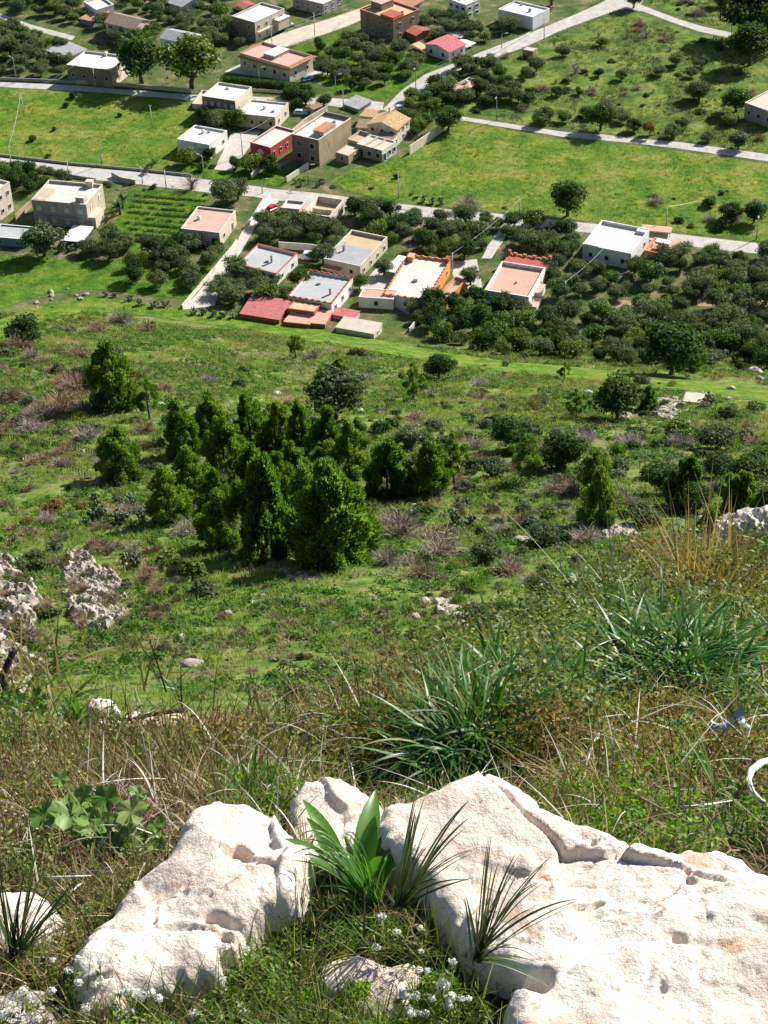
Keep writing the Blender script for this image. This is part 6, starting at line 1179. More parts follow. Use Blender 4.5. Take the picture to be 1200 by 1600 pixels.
STM = [npmesh('stone', *(lambda o: (np.array([v.co[:] for v in o.data.vertices]), np.array([list(p.vertices) for p in o.data.polygons])))(boulder('x', (0, 0, 0), (1, 1, .7), 60+k, M_LIMEF, 14, .4)), M_LIMEF, True) for k in range(3)]
for o in [o for o in col.objects if o.get('label') == 'x']: bpy.data.objects.remove(o)
r5 = random.Random(5)
for lab, grp, zone, n, a, b in [('pale stone lying on the green slope', 'loose stones on the slope', [(0, 560), (600, 580), (1200, 640), (1200, 850), (700, 900), (0, 850)], 46, 5, 12), ('pale stone on the grass below the pines', 'loose stones below the pines', [(180, 900), (720, 880), (720, 990), (420, 1060), (240, 1060)], 11, 7, 16),
                         ('pale stone among the brush at the left end of the grass track', 'stones beside the grass track', [(20, 478), (90, 450), (160, 440), (150, 462), (60, 490)], 14, 4, 9), ('light stone scattered near the cistern', 'stones near the cistern', [(960, 620), (1100, 620), (1190, 570), (1190, 600), (1100, 660), (980, 660)], 18, 7, 18)]:
    xs = [q[0] for q in zone]; ys = [q[1] for q in zone]; c = [(r5.uniform(min(xs), max(xs)), r5.uniform(min(ys), max(ys))) for _ in range(n*3)]; c = [q for q in c if inpoly(*q, zone)][:n]; P = at([q[0] for q in c], [q[1] for q in c])
    for p in P:
        s = r5.uniform(a, b)/ppm(p)/2; o = tag(link('stone', r5.choice(STM), None, (p[0], p[1], p[2]+s*.2)), lab, 'stone', grp); o.scale = (s*r5.uniform(.8, 1.5), s, s); o.rotation_euler = (0, 0, r5.uniform(0, 6))
for px, py, w, lab in [(704, 955, 40, 'flat pale rock patch beside the juniper-like shrub'), (720, 965, 34, 'second pale rock patch beside the juniper-like shrub'), (393, 942, 14, 'white stone below the half-bare bush'), (815, 905-60, 30, 'pale rock showing between shrubs right of centre'), (968, 830, 40, 'long pale rock below the tall bright pine'), (1050, 640, 28, 'grey rock left of the cistern'), (300, 1040, 40, 'pale rock low on the grass slope')]:
    p = at(px, py); s = w/ppm(p)/2; o = tag(link('stone', STM[0], None, tuple(p)), lab, 'stone'); o.scale = (s, s*.7, s*.5)
# ------------------------------------------------------------------ foreground plants
ST = leafm('strap_leaves', [(0, (.025, .09, .012)), (.45, (.05, .15, .02)), (.85, (.10, .22, .035)), (1, (.26, .30, .13))], .35, .42, .4, 1.7, .05)
ST2 = leafm('thin_dark_leaves', [(0, (.03, .05, .02)), (.6, (.06, .11, .03)), (1, (.16, .12, .07))], .2, .4, .5, 1.5, .05)
BROAD = leafm('broad_leaves', [(0, (.035, .12, .012)), (.5, (.06, .17, .015)), (1, (.10, .22, .02))], .4, .3, .6, 1.7, .05)
MAL = leafm('mallow_leaves', [(0, (.07, .17, .025)), (.5, (.13, .24, .04)), (1, (.30, .36, .13))], .25, .5, .4, 1.5, .05)
DRY = leafm('dry_stalks', [(0, (.09, .055, .028)), (.4, (.19, .12, .06)), (.75, (.32, .23, .12)), (1, (.58, .48, .34))], .2, .7, .2, 1.3, .05)
GOLD = leafm('golden_stalks', [(0, (.16, .12, .04)), (.5, (.30, .22, .08)), (1, (.48, .38, .18))], .3, .6, .2, 1.4, .05)
RED = leafm('russet_stems', [(0, (.07, .035, .02)), (.5, (.15, .075, .035)), (1, (.30, .17, .085))], .2, .7, .2, 1.3, .05)
HERB = leafm('small_herb_leaves', [(0, (.04, .07, .014)), (.5, (.095, .15, .024)), (.85, (.19, .23, .045)), (1, (.34, .34, .12))], .35, .5, .3, 1.5, .05)
HERB2 = leafm('fresh_herb_leaves', [(0, (.05, .12, .015)), (.5, (.11, .22, .02)), (1, (.22, .34, .04))], .4, .5, .3, 1.6, .05)
MOSS = leafm('bright_moss_grass', [(0, (.12, .24, .015)), (.5, (.20, .33, .02)), (1, (.32, .42, .05))], .4, .6, .2, 1.5, .05)
WHT = leafm('white_petals', [(0, (.72, .72, .70)), (1, (.85, .85, .83))], .25, .5, .3, 1.0, .02)
PALEW = leafm('bleached_twigs', [(0, (.34, .30, .25)), (.5, (.50, .46, .40)), (1, (.70, .66, .60))], .05, .7, .2, 1, .05)
def leaf3(P0, P1, W, arch=.15, fold=.25, seg=9, prof='lance', twist=0, sidev=None):
    """one broad leaf from P0 to P1 with an arched, folded blade"""
    P0, P1 = np.array(P0), np.array(P1); d = P1-P0; L = np.linalg.norm(d); up = np.array([0, 0, 1.0]); s = sidev if sidev is not None else np.cross(d, up); s = s/np.linalg.norm(s)
    if twist: s = s*math.cos(twist)+np.cross(d/L, s)*math.sin(twist)
    nn = np.cross(s, d/L); V = []
    for k in range(seg+1):
        t = k/seg; c = P0+d*t+up*L*arch*4*t*(1-t)*.5; w = {'lance': math.sin(math.pi*min(1, t*.93+.07))**.8*(1-.25*t), 'strap': (1-t**3)*.9+.1*(t < .99)}[prof]*W/2
        V += [c-s*w+nn*w*fold, c, c+s*w+nn*w*fold]
    F = [];
    for k in range(seg): a = k*3; F += [(a, a+1, a+4, a+3), (a+1, a+2, a+5, a+4)]
    return np.array(V), np.array(F)
def plant(name, label, cat, base, parts, group=None):
    root = thing(name, label, cat, tuple(base), 0, group)
    for nm, (V, F), mat in parts: link(nm, npmesh(nm, V-np.array(base), F, mat, True), root)
    return root
def tuft(px, py, n, lpx, wpx, mat, label, up=.9, bend=.55, spread=.05, seg=9, name='strap_leaf_tuft', cat='plant', seed=0, dry=.0, depth=None, dz=0.0, group=None, lo=.45):
    p = at(px, py, gf=fgz) if depth is None else pt(px, py, depth); p = np.array(p)+[0, 0, dz]; s = ppm(p); r = np.random.default_rng(seed+int(px)); d = r.normal(size=(n, 3)); d[:, 2] = np.abs(d[:, 2])*.5+up
    B = p+np.concatenate([r.normal(size=(n, 2))*spread, np.zeros((n, 1))], 1)+nrm(d*[1, 1, 0]+1e-6)*spread*.5
    V, F = blades(B, d, lpx/s*r.uniform(lo, 1.1, n), wpx/s*r.uniform(.7, 1.2, n), bend*r.uniform(.3, 1.3, n), seg, r)
    parts = [('leaves', (V, F), mat)]
    if dry:
        m_ = int(n*dry); d2 = r.normal(size=(m_, 3)); d2[:, 2] = np.abs(d2[:, 2])*.3+.3; V2, F2 = blades(p+r.normal(size=(m_, 3))*[spread, spread, 0], d2, lpx/s*r.uniform(.4, .9, m_), wpx/s*.7, .9, seg, r); parts.append(('dead_leaves', (V2, F2), PALEW))
    return plant(name, label, cat, p, parts, group)
tuft(735, 1190, 760, 195, 7, ST, 'largest strap-leaved tuft with pale arching leaves above the slab peak', .55, .75, .06, dry=.05, dz=.05, seed=1)
tuft(805, 1130, 460, 140, 6, ST, 'strap-leaved tuft just behind the largest one', .8, .5, .10, dry=.03, seed=2)
tuft(690, 1110, 180, 125, 6, ST, 'small strap-leaved tuft left behind the largest one', .9, .5, .06, seed=3)
tuft(1050, 1098, 1500, 140, 6.5, ST, 'big green strap-leaved tuft on the right with a pale dead fringe', .75, .7, .09, dz=.10, dry=.08, seed=4)
tuft(1115, 1045, 140, 80, 4.5, ST, 'strap-leaved tuft behind the big one on the right', .8, .5, .14, dry=.08, seed=5)
tuft(990, 1010, 200, 95, 5, ST, 'strap-leaved tuft left of the pale twigs on the right', .8, .55, .14, dry=.25, seed=6)
tuft(1010, 955, 90, 60, 4, ST, 'strap-leaved tuft between the dry stalks and the bright leafy plant', .8, .6, .2, dry=.3, seed=7)
tuft(402, 1268, 160, 135, 5.5, ST, 'upright strap-leaved tuft growing behind the lower left boulder', 1.0, .4, .02, dry=.05, seed=8, lo=.35)
tuft(40, 1090, 40, 110, 6, BR, 'yellow-green grass tuft beside the burnt stem', .8, .5, .1, seed=9, name='grass_tuft', cat='grass')
tuft(1170, 1330, 130, 110, 4.5, BR, 'soft green grass tuft at the right edge behind the stained stone', .9, .3, .05, seed=10, name='grass_tuft', cat='grass')
tuft(1090, 1240, 90, 90, 4, BR, 'fine green grass tuft left of the white curved branch', .9, .35, .06, seed=12, name='grass_tuft', cat='grass')
tuft(930, 1250, 130, 130, 2.6, GOLD, 'golden dry grass tuft behind the great slab', .9, .25, .06, seed=13, name='dry_grass_tuft', cat='grass', lo=.3)
tuft(985, 1285, 70, 110, 2.6, GOLD, 'golden dry grass tuft at the notch of the great slab', .9, .25, .05, seed=14, name='dry_grass_tuft', cat='grass', lo=.3)
tuft(880, 1290, 60, 70, 2.6, GOLD, 'short golden grass tuft on the slab shoulder', .9, .2, .04, seed=15, name='dry_grass_tuft', cat='grass', lo=.3)
tuft(1040, 1260, 60, 100, 3, GOLD, 'golden grass tuft crossed by pale sticks', .8, .3, .05, seed=16, name='dry_grass_tuft', cat='grass', lo=.3)
tuft(1100, 930, 170, 190, 3.2, GOLD, 'tall golden dry grass tuft in front of the boulder at the right', 1.6, .12, .12, seed=17, name='dry_grass_tuft', cat='grass', lo=.3)
tuft(1060, 935, 40, 240, 2.2, GOLD, 'very tall thin golden stalks left of the boulder', 2.4, .06, .10, seed=18, name='dry_grass_tuft', cat='grass', lo=.5)
tuft(960, 955, 26, 230, 2.0, PALEW, 'tall bleached stalks leaning left in front of the right slope', 1.8, .18, .2, seed=19, name='dry_grass_tuft', cat='grass', lo=.4)
tuft(1150, 950, 110, 110, 3, GOLD, 'golden dry grass tuft below the boulder at the right edge', 1.2, .2, .15, seed=20, name='dry_grass_tuft', cat='grass', lo=.3)
tuft(20, 1090, 60, 170, 3.2, GOLD, 'golden dry stalks at the left edge around the burnt stem', 1.3, .2, .10, seed=21, name='dry_grass_tuft', cat='grass', lo=.3)
tuft(60, 1110, 26, 190, 2.4, GOLD, 'thin arching straw stalks right of the burnt stem', 1.2, .5, .08, seed=22, name='dry_grass_tuft', cat='grass', lo=.4)
tuft(240, 1125, 26, 150, 3.0, ST2, 'slim green-brown stems standing behind the black twig', 1.6, .12, .12, seed=23, name='wiry_stems', cat='plant', lo=.4)
tuft(250, 1110, 40, 60, 3.5, ST, 'little green tuft behind the flat ledge stone', 1.0, .3, .08, seed=24)
tuft(490, 1150, 90, 110, 2.6, ST2, 'wiry green-brown stems in the middle thicket', 1.2, .2, .10, seed=25, name='wiry_stems', cat='plant', lo=.3)
tuft(560, 1180, 60, 90, 2.6, RED, 'russet wiry stems left of the largest strap-leaved tuft', 1.1, .25, .08, seed=26, name='wiry_stems', cat='plant', lo=.3)
# the broad-leaved plant in the middle
b0 = at(560, 1405, gf=fgz); dp = float((b0-CAM)@Fv)-.05; base = pt(560, 1400, dp); L_ = []
for (x0, y0, x1, y1, w, ar, dd, tw) in [(545, 1385, 472, 1248, 34, .22, .10, .2), (548, 1390, 478, 1276, 30, .2, .02, -.1), (560, 1380, 587, 1234, 44, .12, .12, .35), (562, 1385, 586, 1274, 34, .2, .0, .5), (575, 1385, 636, 1280, 42, .25, .08, -.35), (550, 1392, 442, 1310, 28, .3, .0, .1), (556, 1398, 458, 1336, 30, .3, -.06, .2),
                                 (570, 1400, 598, 1338, 38, .2, -.06, .2), (565, 1396, 535, 1300, 22, .1, .06, .8), (578, 1402, 592, 1356, 30, .2, -.1, .2), (552, 1395, 520, 1320, 30, .2, .05, -.2), (580, 1400, 620, 1330, 24, .2, .0, .3)]:
    L_.append(leaf3(pt(x0, y0, dp), pt(x1, y1, dp+dd), w/FPX*dp, ar, .35, 10, 'lance', tw))
plant('broad_leaf_plant', 'broad glossy green leaves rising between the two pale rocks', 'plant', base, [('leaves', joinm(L_), BROAD)])
def aimed(px, py, tips, w, mat, label, arch=.2, name='strap_leaf_tuft', group=None, jit=8, seed=0, lift=0, near=.04):
    b = at(px, py, gf=fgz); dp = float((b-CAM)@Fv)-near; r = random.Random(seed); L_ = []
    for (x, y) in tips:
        for q in range(3):
            L_.append(leaf3(pt(px+r.uniform(-jit, jit), py+r.uniform(-4, 6), dp), pt(x+r.uniform(-6, 6)*q, y+r.uniform(-3, 8)*q, dp+r.uniform(-.14, .03)+lift), (w*r.uniform(.35, .8))/FPX*dp, arch*r.uniform(.6, 2.6), .4, 10, 'strap', r.uniform(-.4, .4)))
    return plant(name, label, 'plant', pt(px, py, dp), [('leaves', joinm(L_), mat)], group)
aimed(590, 1425, [(447, 1325), (452, 1345), (470, 1312), (500, 1330), (540, 1302), (560, 1345), (500, 1380), (610, 1340), (520, 1350)], 8, ST, 'long thin blades sprawling left under the broad leaves', .35, seed=1)
aimed(625, 1415, [(735, 1249), (736, 1275), (650, 1262), (700, 1340), (672, 1290), (738, 1328), (690, 1370), (655, 1230), (710, 1300), (640, 1330), (735, 1375), (665, 1320)], 7, ST2, 'dark thin-bladed tuft leaning over the great slab', .12, seed=2, near=.22)
aimed(745, 1500, [(866, 1330), (910, 1404), (807, 1332), (832, 1420), (803, 1476), (768, 1302), (860, 1545), (765, 1400), (740, 1420), (790, 1380), (820, 1350), (850, 1375), (780, 1345), (725, 1400), (842, 1500)], 6, ST2, 'dark-bladed tuft at the foot of the great slab', .15, seed=3, near=.25)
aimed(25, 1505, [(60, 1300), (5, 1380), (95, 1370), (110, 1400), (0, 1330), (45, 1350), (-20, 1400), (125, 1372), (80, 1340), (30, 1400), (-30, 1440), (60, 1420), (15, 1440), (90, 1440)], 7, ST2, 'dark thin-bladed tuft in the lower left corner', .1, seed=4)
aimed(120, 1130, [(98, 1086), (118, 1082), (84, 1108), (134, 1098), (148, 1108), (108, 1094)], 16, BROAD, 'pointed broad-leaved plant left of the black twig', .15, 'broad_leaf_plant', seed=5)
# mallow with lobed leaves
def lobed(C, nrm_, rad, r):
    nn = nrm_/np.linalg.norm(nrm_); a = np.cross(nn, [0, 0, 1.0]); a = a/np.linalg.norm(a); b = np.cross(nn, a); ph = r.uniform(0, 6); V = [C-nn*rad*.15]; k = 28
    for i in range(k):
        t = 2*math.pi*i/k; q = rad*(.58+.42*abs(math.sin(2.5*t+ph))**.7*(1 if i % 2 else .70)*r.uniform(.9, 1.1)); V.append(C+a*q*math.cos(t)+b*q*math.sin(t)+nn*rad*.10*math.sin(5*t+ph*2))
    mid = [C*.45+v*.55-nn*rad*.09*(1 if i % 2 else -.4) for i, v in enumerate(V[1:])]; V = [V[0]]+mid+V[1:]; F = []
    for i in range(k): j = (i+1) % k; F += [(0, 1+i, 1+j, 1+j), (1+i, 1+k+i, 1+k+j, 1+j)]
    return np.array(V), F
def mallow(px, py, leaves, mat, label, gf=None, seed=0, name='mallow_plant'):
    leaves = leaves+[(x+random.Random(seed+i).uniform(-30, 30)*rd/20, y+random.Random(seed+i+50).uniform(-10, 40)*rd/20, rd*.7) for i, (x, y, rd) in enumerate(leaves)]; r = random.Random(seed); b = at(px, py, gf=fgz); dp = float((b-CAM)@Fv)*.965-.02; base = pt(px, py, dp); V = []; F = []; o = 0; S = []
    for (x, y, rad) in leaves:
        C = pt(x, y, dp+r.uniform(-.02, .06)*dp/4); n_ = np.array([r.uniform(-.5, .3), r.uniform(-.7, .1), 1.0]); v, f = lobed(C, n_, rad/FPX*dp, r); V.append(v); F += [tuple(i+o for i in q) for q in f]; o += len(v); S.append(leaf3(base, C-np.array([0, 0, .004]), .004*dp/4, .1, .1, 6, 'strap'))
    me = bpy.data.meshes.new('leaves'); me.from_pydata([tuple(q) for q in np.concatenate(V)-base], [], [tuple(dict.fromkeys(q)) for q in F]); me.materials.append(mat); me.polygons.foreach_set('use_smooth', [True]*len(me.polygons))
    root = thing(name, label, 'plant', tuple(base)); link('leaves', me, root); v, f = joinm(S); link('stems', npmesh('stems', v-base, f, mat), root)
mallow(175, 1330, [(112, 1268, 40), (165, 1246, 26), (205, 1266, 30), (232, 1308, 26), (94, 1216, 16), (140, 1296, 30), (190, 1316, 22), (100, 1328, 12), (244, 1288, 20), (215, 1236, 18), (130, 1240, 20), (185, 1286, 24), (160, 1280, 26), (222, 1336, 16), (80, 1280, 18), (150, 1320, 20), (250, 1320, 14)], MAL, 'mallow with big lobed grey-green leaves left of the lower boulder', seed=1)
mallow(910, 935, [(885, 905, 12), (900, 900, 12), (915, 905, 14), (935, 905, 13), (942, 915, 10), (925, 918, 14), (905, 915, 12), (890, 920, 11), (880, 915, 9), (938, 925, 8), (918, 895, 9), (900, 930, 10), (925, 930, 10)], MAL, 'bright leafy plant on the crest right of centre', seed=2, name='leafy_plant')
mallow(40, 1120, [(12, 1082, 12), (30, 1090, 14), (50, 1098, 14), (66, 1108, 12), (20, 1106, 14), (44, 1116, 12), (8, 1096, 10), (70, 1090, 10), (58, 1080, 9)], BROAD, 'dark leafy plant at the left edge under the burnt stem', seed=3, name='leafy_plant')
mallow(1120, 1235, [(1118, 1242, 10), (1150, 1230, 8), (1090, 1180, 8), (1060, 1130, 9), (1080, 1110, 8)], MAL, 'scattered pale round leaves by the white curved branch', seed=4, name='leafy_plant')
r9 = random.Random(9)
FB = {k: protos('low_bush', [bush_mesh(500+j*9+i, mt, 2600, 1, .9, .055, sp) for i in range(2)], None, 'x', 'bush', 'foliage') for j, (k, mt, sp) in enumerate([('o', HERB, 0), ('d', DK, 0), ('f', HERB2, 0), ('s', SC, 0), ('r', RU, 0), ('m', MOSS, 1)])}
for poly, kinds, n, a_, b__ in [([(430, 1090), (640, 1040), (760, 960), (900, 900), (880, 1040), (640, 1200), (480, 1200)], 'oodsrs', 46, 50, 110), ([(900, 930), (1200, 900), (1200, 1040), (950, 1060)], 'ofds', 22, 40, 100), ([(820, 1130), (1200, 1060), (1200, 1290), (1060, 1290), (900, 1240)], 'ffdomf', 46, 50, 110),
                                ([(0, 1130), (300, 1140), (420, 1170), (330, 1230), (0, 1220)], 'orsrf', 22, 40, 90), ([(0, 1290), (90, 1330), (240, 1320), (100, 1370), (0, 1350)], 'ord', 8, 40, 70), ([(420, 1400), (620, 1440), (720, 1500), (760, 1600), (420, 1600), (380, 1480)], 'ofdms', 26, 36, 70), ([(0, 1470), (110, 1480), (110, 1540), (0, 1540)], 'of', 6, 30, 60)]:
    xs = [q[0] for q in poly]; ys = [q[1] for q in poly]; cc = [(r9.uniform(min(xs), max(xs)), r9.uniform(min(ys), max(ys))) for _ in range(n*6)]; cc = [q for q in cc if inpoly(*q, poly)][:n]; P = at([q[0] for q in cc], [q[1] for q in cc], gf=fgz)
    for p in P:
        w = r9.uniform(a_, b__)/ppm(p); 
        if any(polydist(np.array([p[0]]), np.array([p[1]]), W_)[0] > -w*.35 for W_ in ROCKP): continue
        s = w/2.1; place(FB[r9.choice(kinds)], (p[0], p[1], p[2]-.02), s, label='low leafy bush on the cliff top', group='low bushes of the cliff top', sz=s*r9.uniform(.6, 1.0))
# white flowers
def flowers(heads, label, seed, stem=30):
    r = np.random.default_rng(seed); x0, y0 = heads[len(heads)//2][:2]; b = at(x0, y0+stem, gf=fgz); dp = float((b-CAM)@Fv)-.1; S = []; H_ = []; base = pt(x0, y0+stem, dp)
    for h in heads:
        x, y = h[:2]; rad = (h[2] if len(h) > 2 else 6)*r.uniform(1.0, 1.4)/FPX*dp; C = pt(x, y, dp+r.uniform(-.03, .03)); d = nrm(r.normal(size=(46, 3))+np.array([0, -.3, .6])); V, F = quads(C+d*rad*np.array([.9, .9, .5]), d+r.normal(size=(46, 3))*.5, rad*.26, rad*.32, None, r); H_.append((V, F))
        S.append(leaf3(pt(x+r.uniform(-14, 14), y+stem*r.uniform(.8, 1.6), dp+.03), C, .0022, .05, 0, 5, 'strap'))
        n = 14; tt = r.uniform(.1, .8, (n, 1)); Q = C*tt+S[-1][0][0]*(1-tt); S.append(quads(Q+r.normal(size=(n, 3))*.006, r.normal(size=(n, 3)), .0025, .008, None, r))
    plant('white_flower_plant', label, 'flower', base, [('stems', joinm(S), HERB), ('flower_heads', joinm(H_), WHT)], 'small white-flowered plants')
flowers([(158, 1502), (156, 1530), (122, 1498, 7), (108, 1516), (147, 1538, 7), (162, 1545), (123, 1535, 6), (133, 1575, 7), (80, 1548), (172, 1560), (145, 1568), (82, 1500, 5), (39, 1545)], 'white flowers in front of the lower left boulder, left bunch', 1)
flowers([(190, 1548), (200, 1545, 8), (212, 1550, 8), (222, 1555, 8), (236, 1552), (248, 1560), (303, 1583, 8), (270, 1602, 7), (205, 1578)], 'white flowers in front of the lower left boulder, right bunch', 2)
flowers([(382, 1582, 8), (352, 1480, 6), (347, 1530, 6), (385, 1483, 6), (300, 1584, 6)], 'single white flowers on the grass left of the shaded rock', 3)
flowers([(596, 1432, 6), (620, 1456, 5), (588, 1480, 6), (657, 1450, 5), (658, 1486, 5)], 'white flowers beneath the dark thin-bladed tuft', 4)
flowers([(634, 1552, 9), (655, 1515, 6), (668, 1517, 6), (690, 1535, 8), (692, 1542, 9), (640, 1582, 7), (652, 1585, 7), (664, 1583, 7), (702, 1558, 8), (700, 1570, 8), (707, 1502, 7), (650, 1555, 7), (720, 1560, 6), (732, 1560, 5), (640, 1530, 5), (675, 1560, 6)], 'thick bunch of white flowers below the great slab', 5)
flowers([(35, 1548, 6), (20, 1570, 6), (60, 1592, 6), (4, 1585, 6), (48, 1560, 5)], 'white flowers on the dark rock in the bottom left corner', 6)
# sticks, branch, litter
def stick(pts, rad, mat, label, depth=None, name='dry_stick', lift=.04, rel=None):
    P = []
    for i, (x, y) in enumerate(pts):
        g = at(x, y, lift if rel is None else rel[i], gf=fgz); P.append(g)
    s = ppm(P[0]); b = MB(); P = np.array(P); o = P[0]; P = P-o; rr_ = [rad/s*(1-.6*i/(len(pts)-1)) for i in range(len(pts))]; b.tube([tuple(q) for q in P], rr_, 7)
    return tag(b.build(name, mat, None, True, tuple(o)), label, 'branch')
M_BLACK = plain('charred_wood', (.025, .02, .018), .8); M_WHITEW = surf('bleached_branch', [(.3, (.42, .40, .37)), (.6, (.66, .64, .61))], 20, .8, .3); M_BRWN = surf('dry_brown_wood', [(.3, (.16, .10, .06)), (.6, (.34, .24, .15))], 20, .9, .3)
stick([(292, 1109), (265, 1112), (230, 1118), (205, 1124), (180, 1124), (155, 1121)], 4.2, M_BLACK, 'black charred twig lying over the flat ledge stone', rel=[.10, .10, .08, .06, .05, .04])
stick([(205, 1124), (232, 1140), (252, 1165), (275, 1185)], 3.2, M_BLACK, 'dark forked twig bending down from the black twig', rel=[.06, .06, .04, .0])
def burnt():
    p = at(18, 1102, gf=fgz); dp = float((p-CAM)@Fv); b = MB(); Q = [pt(x, y, dp) for x, y in ((18, 1110), (14, 1085), (4, 1062), (10, 1042), (20, 1020), (27, 1015))]; o = Q[0]; b.tube([tuple(q-o) for q in Q], [.02, .017, .015, .014, .012, .006], 8); tag(b.build('burnt_stem', M_BLACK, None, True, tuple(o)), 'crooked black burnt stem standing at the left edge', 'branch')
burnt()
stick([(1215, 1186), (1190, 1192), (1174, 1204), (1169, 1220), (1176, 1238), (1190, 1252), (1215, 1262)], 7, M_WHITEW, 'curved white branch at the right edge', rel=[.10, .10, .10, .09, .08, .06, .04], name='curved_branch')
stick([(1195, 1135), (1193, 1090), (1190, 1040)], 6, M_BRWN, 'brown upright dead stem at the right edge', rel=[.0, .12, .24], name='dead_stem')
for i, (pts, lab) in enumerate([([(945, 1135), (925, 1165), (915, 1200), (908, 1240)], 'pale curved stick behind the slab shoulder'), ([(985, 1238), (1030, 1262), (1085, 1290)], 'long straw-coloured stick pointing at the stained stone'), ([(1060, 1262), (1100, 1258), (1150, 1250)], 'pale stick lying under the fine green tuft'), ([(60, 1372), (110, 1370), (150, 1368)], 'bleached stick behind the left edge rock'),
                          ([(110, 1398), (120, 1385), (128, 1380)], 'short bleached stick left of the big boulder'), ([(480, 1215), (462, 1235), (450, 1250)], 'pale stick leaning on the smaller middle rock'), ([(520, 1150), (505, 1170), (480, 1188)], 'thick straw stick in the middle thicket'), ([(250, 1190), (300, 1180), (345, 1172)], 'pale branch in the brown brush on the left'), ([(1050, 1035), (1110, 1020), (1160, 1012)], 'bleached branch behind the right strap-leaved tuft'),
                          ([(930, 1050), (945, 1030), (965, 1025)], 'grey twig beside the right strap-leaved tuft'), ([(1085, 985), (1068, 1005), (1055, 1020)], 'pale broken stalk above the right strap-leaved tuft'), ([(150, 1240), (195, 1262), (230, 1300)], 'arched dead stem over the lobed leaves')]):
    stick(pts, 2.6, (M_WHITEW, M_BRWN)[i in (1, 6)], lab, rel=[.05, .09, .05, .03][:len(pts)])
p = at(1143, 1150, .06, gf=fgz); s = ppm(p); b = MB(); g = 8; V = []
for i in range(g+1):
    for j in range(g+1):
        u, v = i/g-.5, j/g-.5; k = 1-.25*abs(v)*2*(u > 0); V.append((u*54/s*k, v*62/s, .03*math.sin(u*4)+.015*math.sin(v*9+u*5)+v*.05))
for dz_ in (0, -.002): b.add([(x, y, z+dz_) for x, y, z in V], [tuple((i*(g+1)+j, (i+1)*(g+1)+j, (i+1)*(g+1)+j+1, i*(g+1)+j+1)[::(1 if dz_ == 0 else -1)]) for i in range(g) for j in range(g)])
tag(b.build('plastic_scrap', plain('blue_grey_plastic', (.28, .36, .42), .35, 0, .6), None, True, tuple(p)), 'crumpled blue-grey plastic scrap in the grass at the right', 'litter')
for px, py, w, lab in [(1068, 1468, 16, 'small wedge-shaped stone sitting in the pit of the great slab'), (864, 1420, 12, 'left one of the pebbles on the great slab'), (880, 1417, 12, 'right one of the pebbles on the great slab'), (925, 1324, 7, 'tiny white pebble in the slab pit near the shoulder'), (1036, 1538, 7, 'little brown pebble low on the great slab'), (447, 1240, 11, 'white pebble left of the smaller middle rock'), (462, 1250, 9, 'second white pebble left of the smaller middle rock'), (435, 1232, 8, 'pebble under the upright tuft'), (895, 1416, 6, 'smallest pebble on the great slab')]:
    p = at(px, py, .10, gf=smoothfg) if px > 640 else at(px, py, .03, gf=smoothfg); s = w/ppm(p)/1.4
    if px > 800:
        z0 = at(1000, 1420, gf=smoothfg)[2]+.10; p = atz(px, py, z0-.012)
    o = tag(link('pebble', STM[1], None, tuple(p)), lab, 'stone'); o.scale = (s, s*.8, s*.8)
for m_ in (STM[1],): pass
# ------------------------------------------------------------------ undergrowth of the cliff top (uncountable)
def fgpts(n, seed, ymin=1.75, u=.36, lim=1.0, clear=.0):
    r = np.random.default_rng(seed); uu = np.concatenate([r.uniform(-u, u, n), r.uniform(u, 1.0, int(n*.5))*r.choice([-1, 1], int(n*.5))]); n = len(uu); ye = yedge(uu)*lim; t = r.random(n); Y = ymin*(ye/ymin)**t; X = uu*Y
    k = np.ones(n, bool)
    for W_ in ROCKP: k &= polydist(X, Y, W_) < -clear
    return X[k], Y[k], r
def fgpx(X, Y): return proj(np.stack([X, Y, fgz(X, Y)], 1)[:, :])if 0 else None
def pxof(X, Y):
    P = np.stack([X, Y, fgz(X, Y)], 1)-CAM; z = P@Fv; return 600+FPX*(P@Rv)/z, 800-FPX*(P@Uv)/z
def layer(name, mat, n, seed, lab, L, W, bend, up, mask=None, seg=3, ymin=1.75, sp=.6, h0=0, cat='undergrowth', flat=1.0):
    X, Y, r = fgpts(n, seed, ymin)
    if mask is not None: m_ = mask(X, Y, *pxof(X, Y), r); X, Y = X[m_], Y[m_]
    k = len(X); S = np.clip(Y/3.2, .75, 6)**.62; d = r.normal(size=(k, 3))*sp; d[:, 2] = np.abs(d[:, 2])*flat+up
    V, F = blades(np.stack([X, Y, fgz(X, Y)+h0*r.random(k)*S-.004], 1), d, L*S*r.uniform(.3, 1.1, k), W*S*r.uniform(.6, 1.3, k), bend*r.uniform(.2, 1.3, k), seg, r)
    tag(link(name, npmesh(name, V, F, mat)), lab, cat, kind='stuff')
NZ = lambda X, Y, w, s: fbm(X/(w*np.sqrt(Y/3)), Y/(w*np.sqrt(Y/3)), 3, s)
ndry = lambda X, Y: fbm(X/.35/np.sqrt(Y/3), Y/.35/np.sqrt(Y/3), 3, 71)
layer('dry_litter', DRY, 40000, 1, 'brown dry grass and litter covering the cliff top', .17, .0042, .7, .18, lambda X, Y, px, py, r: (ndry(X, Y) > -.4) & ((py > 1150) | (r.random(len(X)) < .6)) & ~((px > 370) & (px < 640) & (py > 1380) & (r.random(len(X)) < .75)) & ~((px > 840) & (r.random(len(X)) < .55)) & ((py > 1290) | (NZ(X, Y, .5, 91) > -.25)), 3, h0=.04)
layer('standing_dry_grass', DRY, 6000, 2, 'standing dry straw among the bushes of the cliff top', .30, .0036, .3, .8, lambda X, Y, px, py, r: (ndry(X+5, Y) > .0) & (py < 1450), 4)
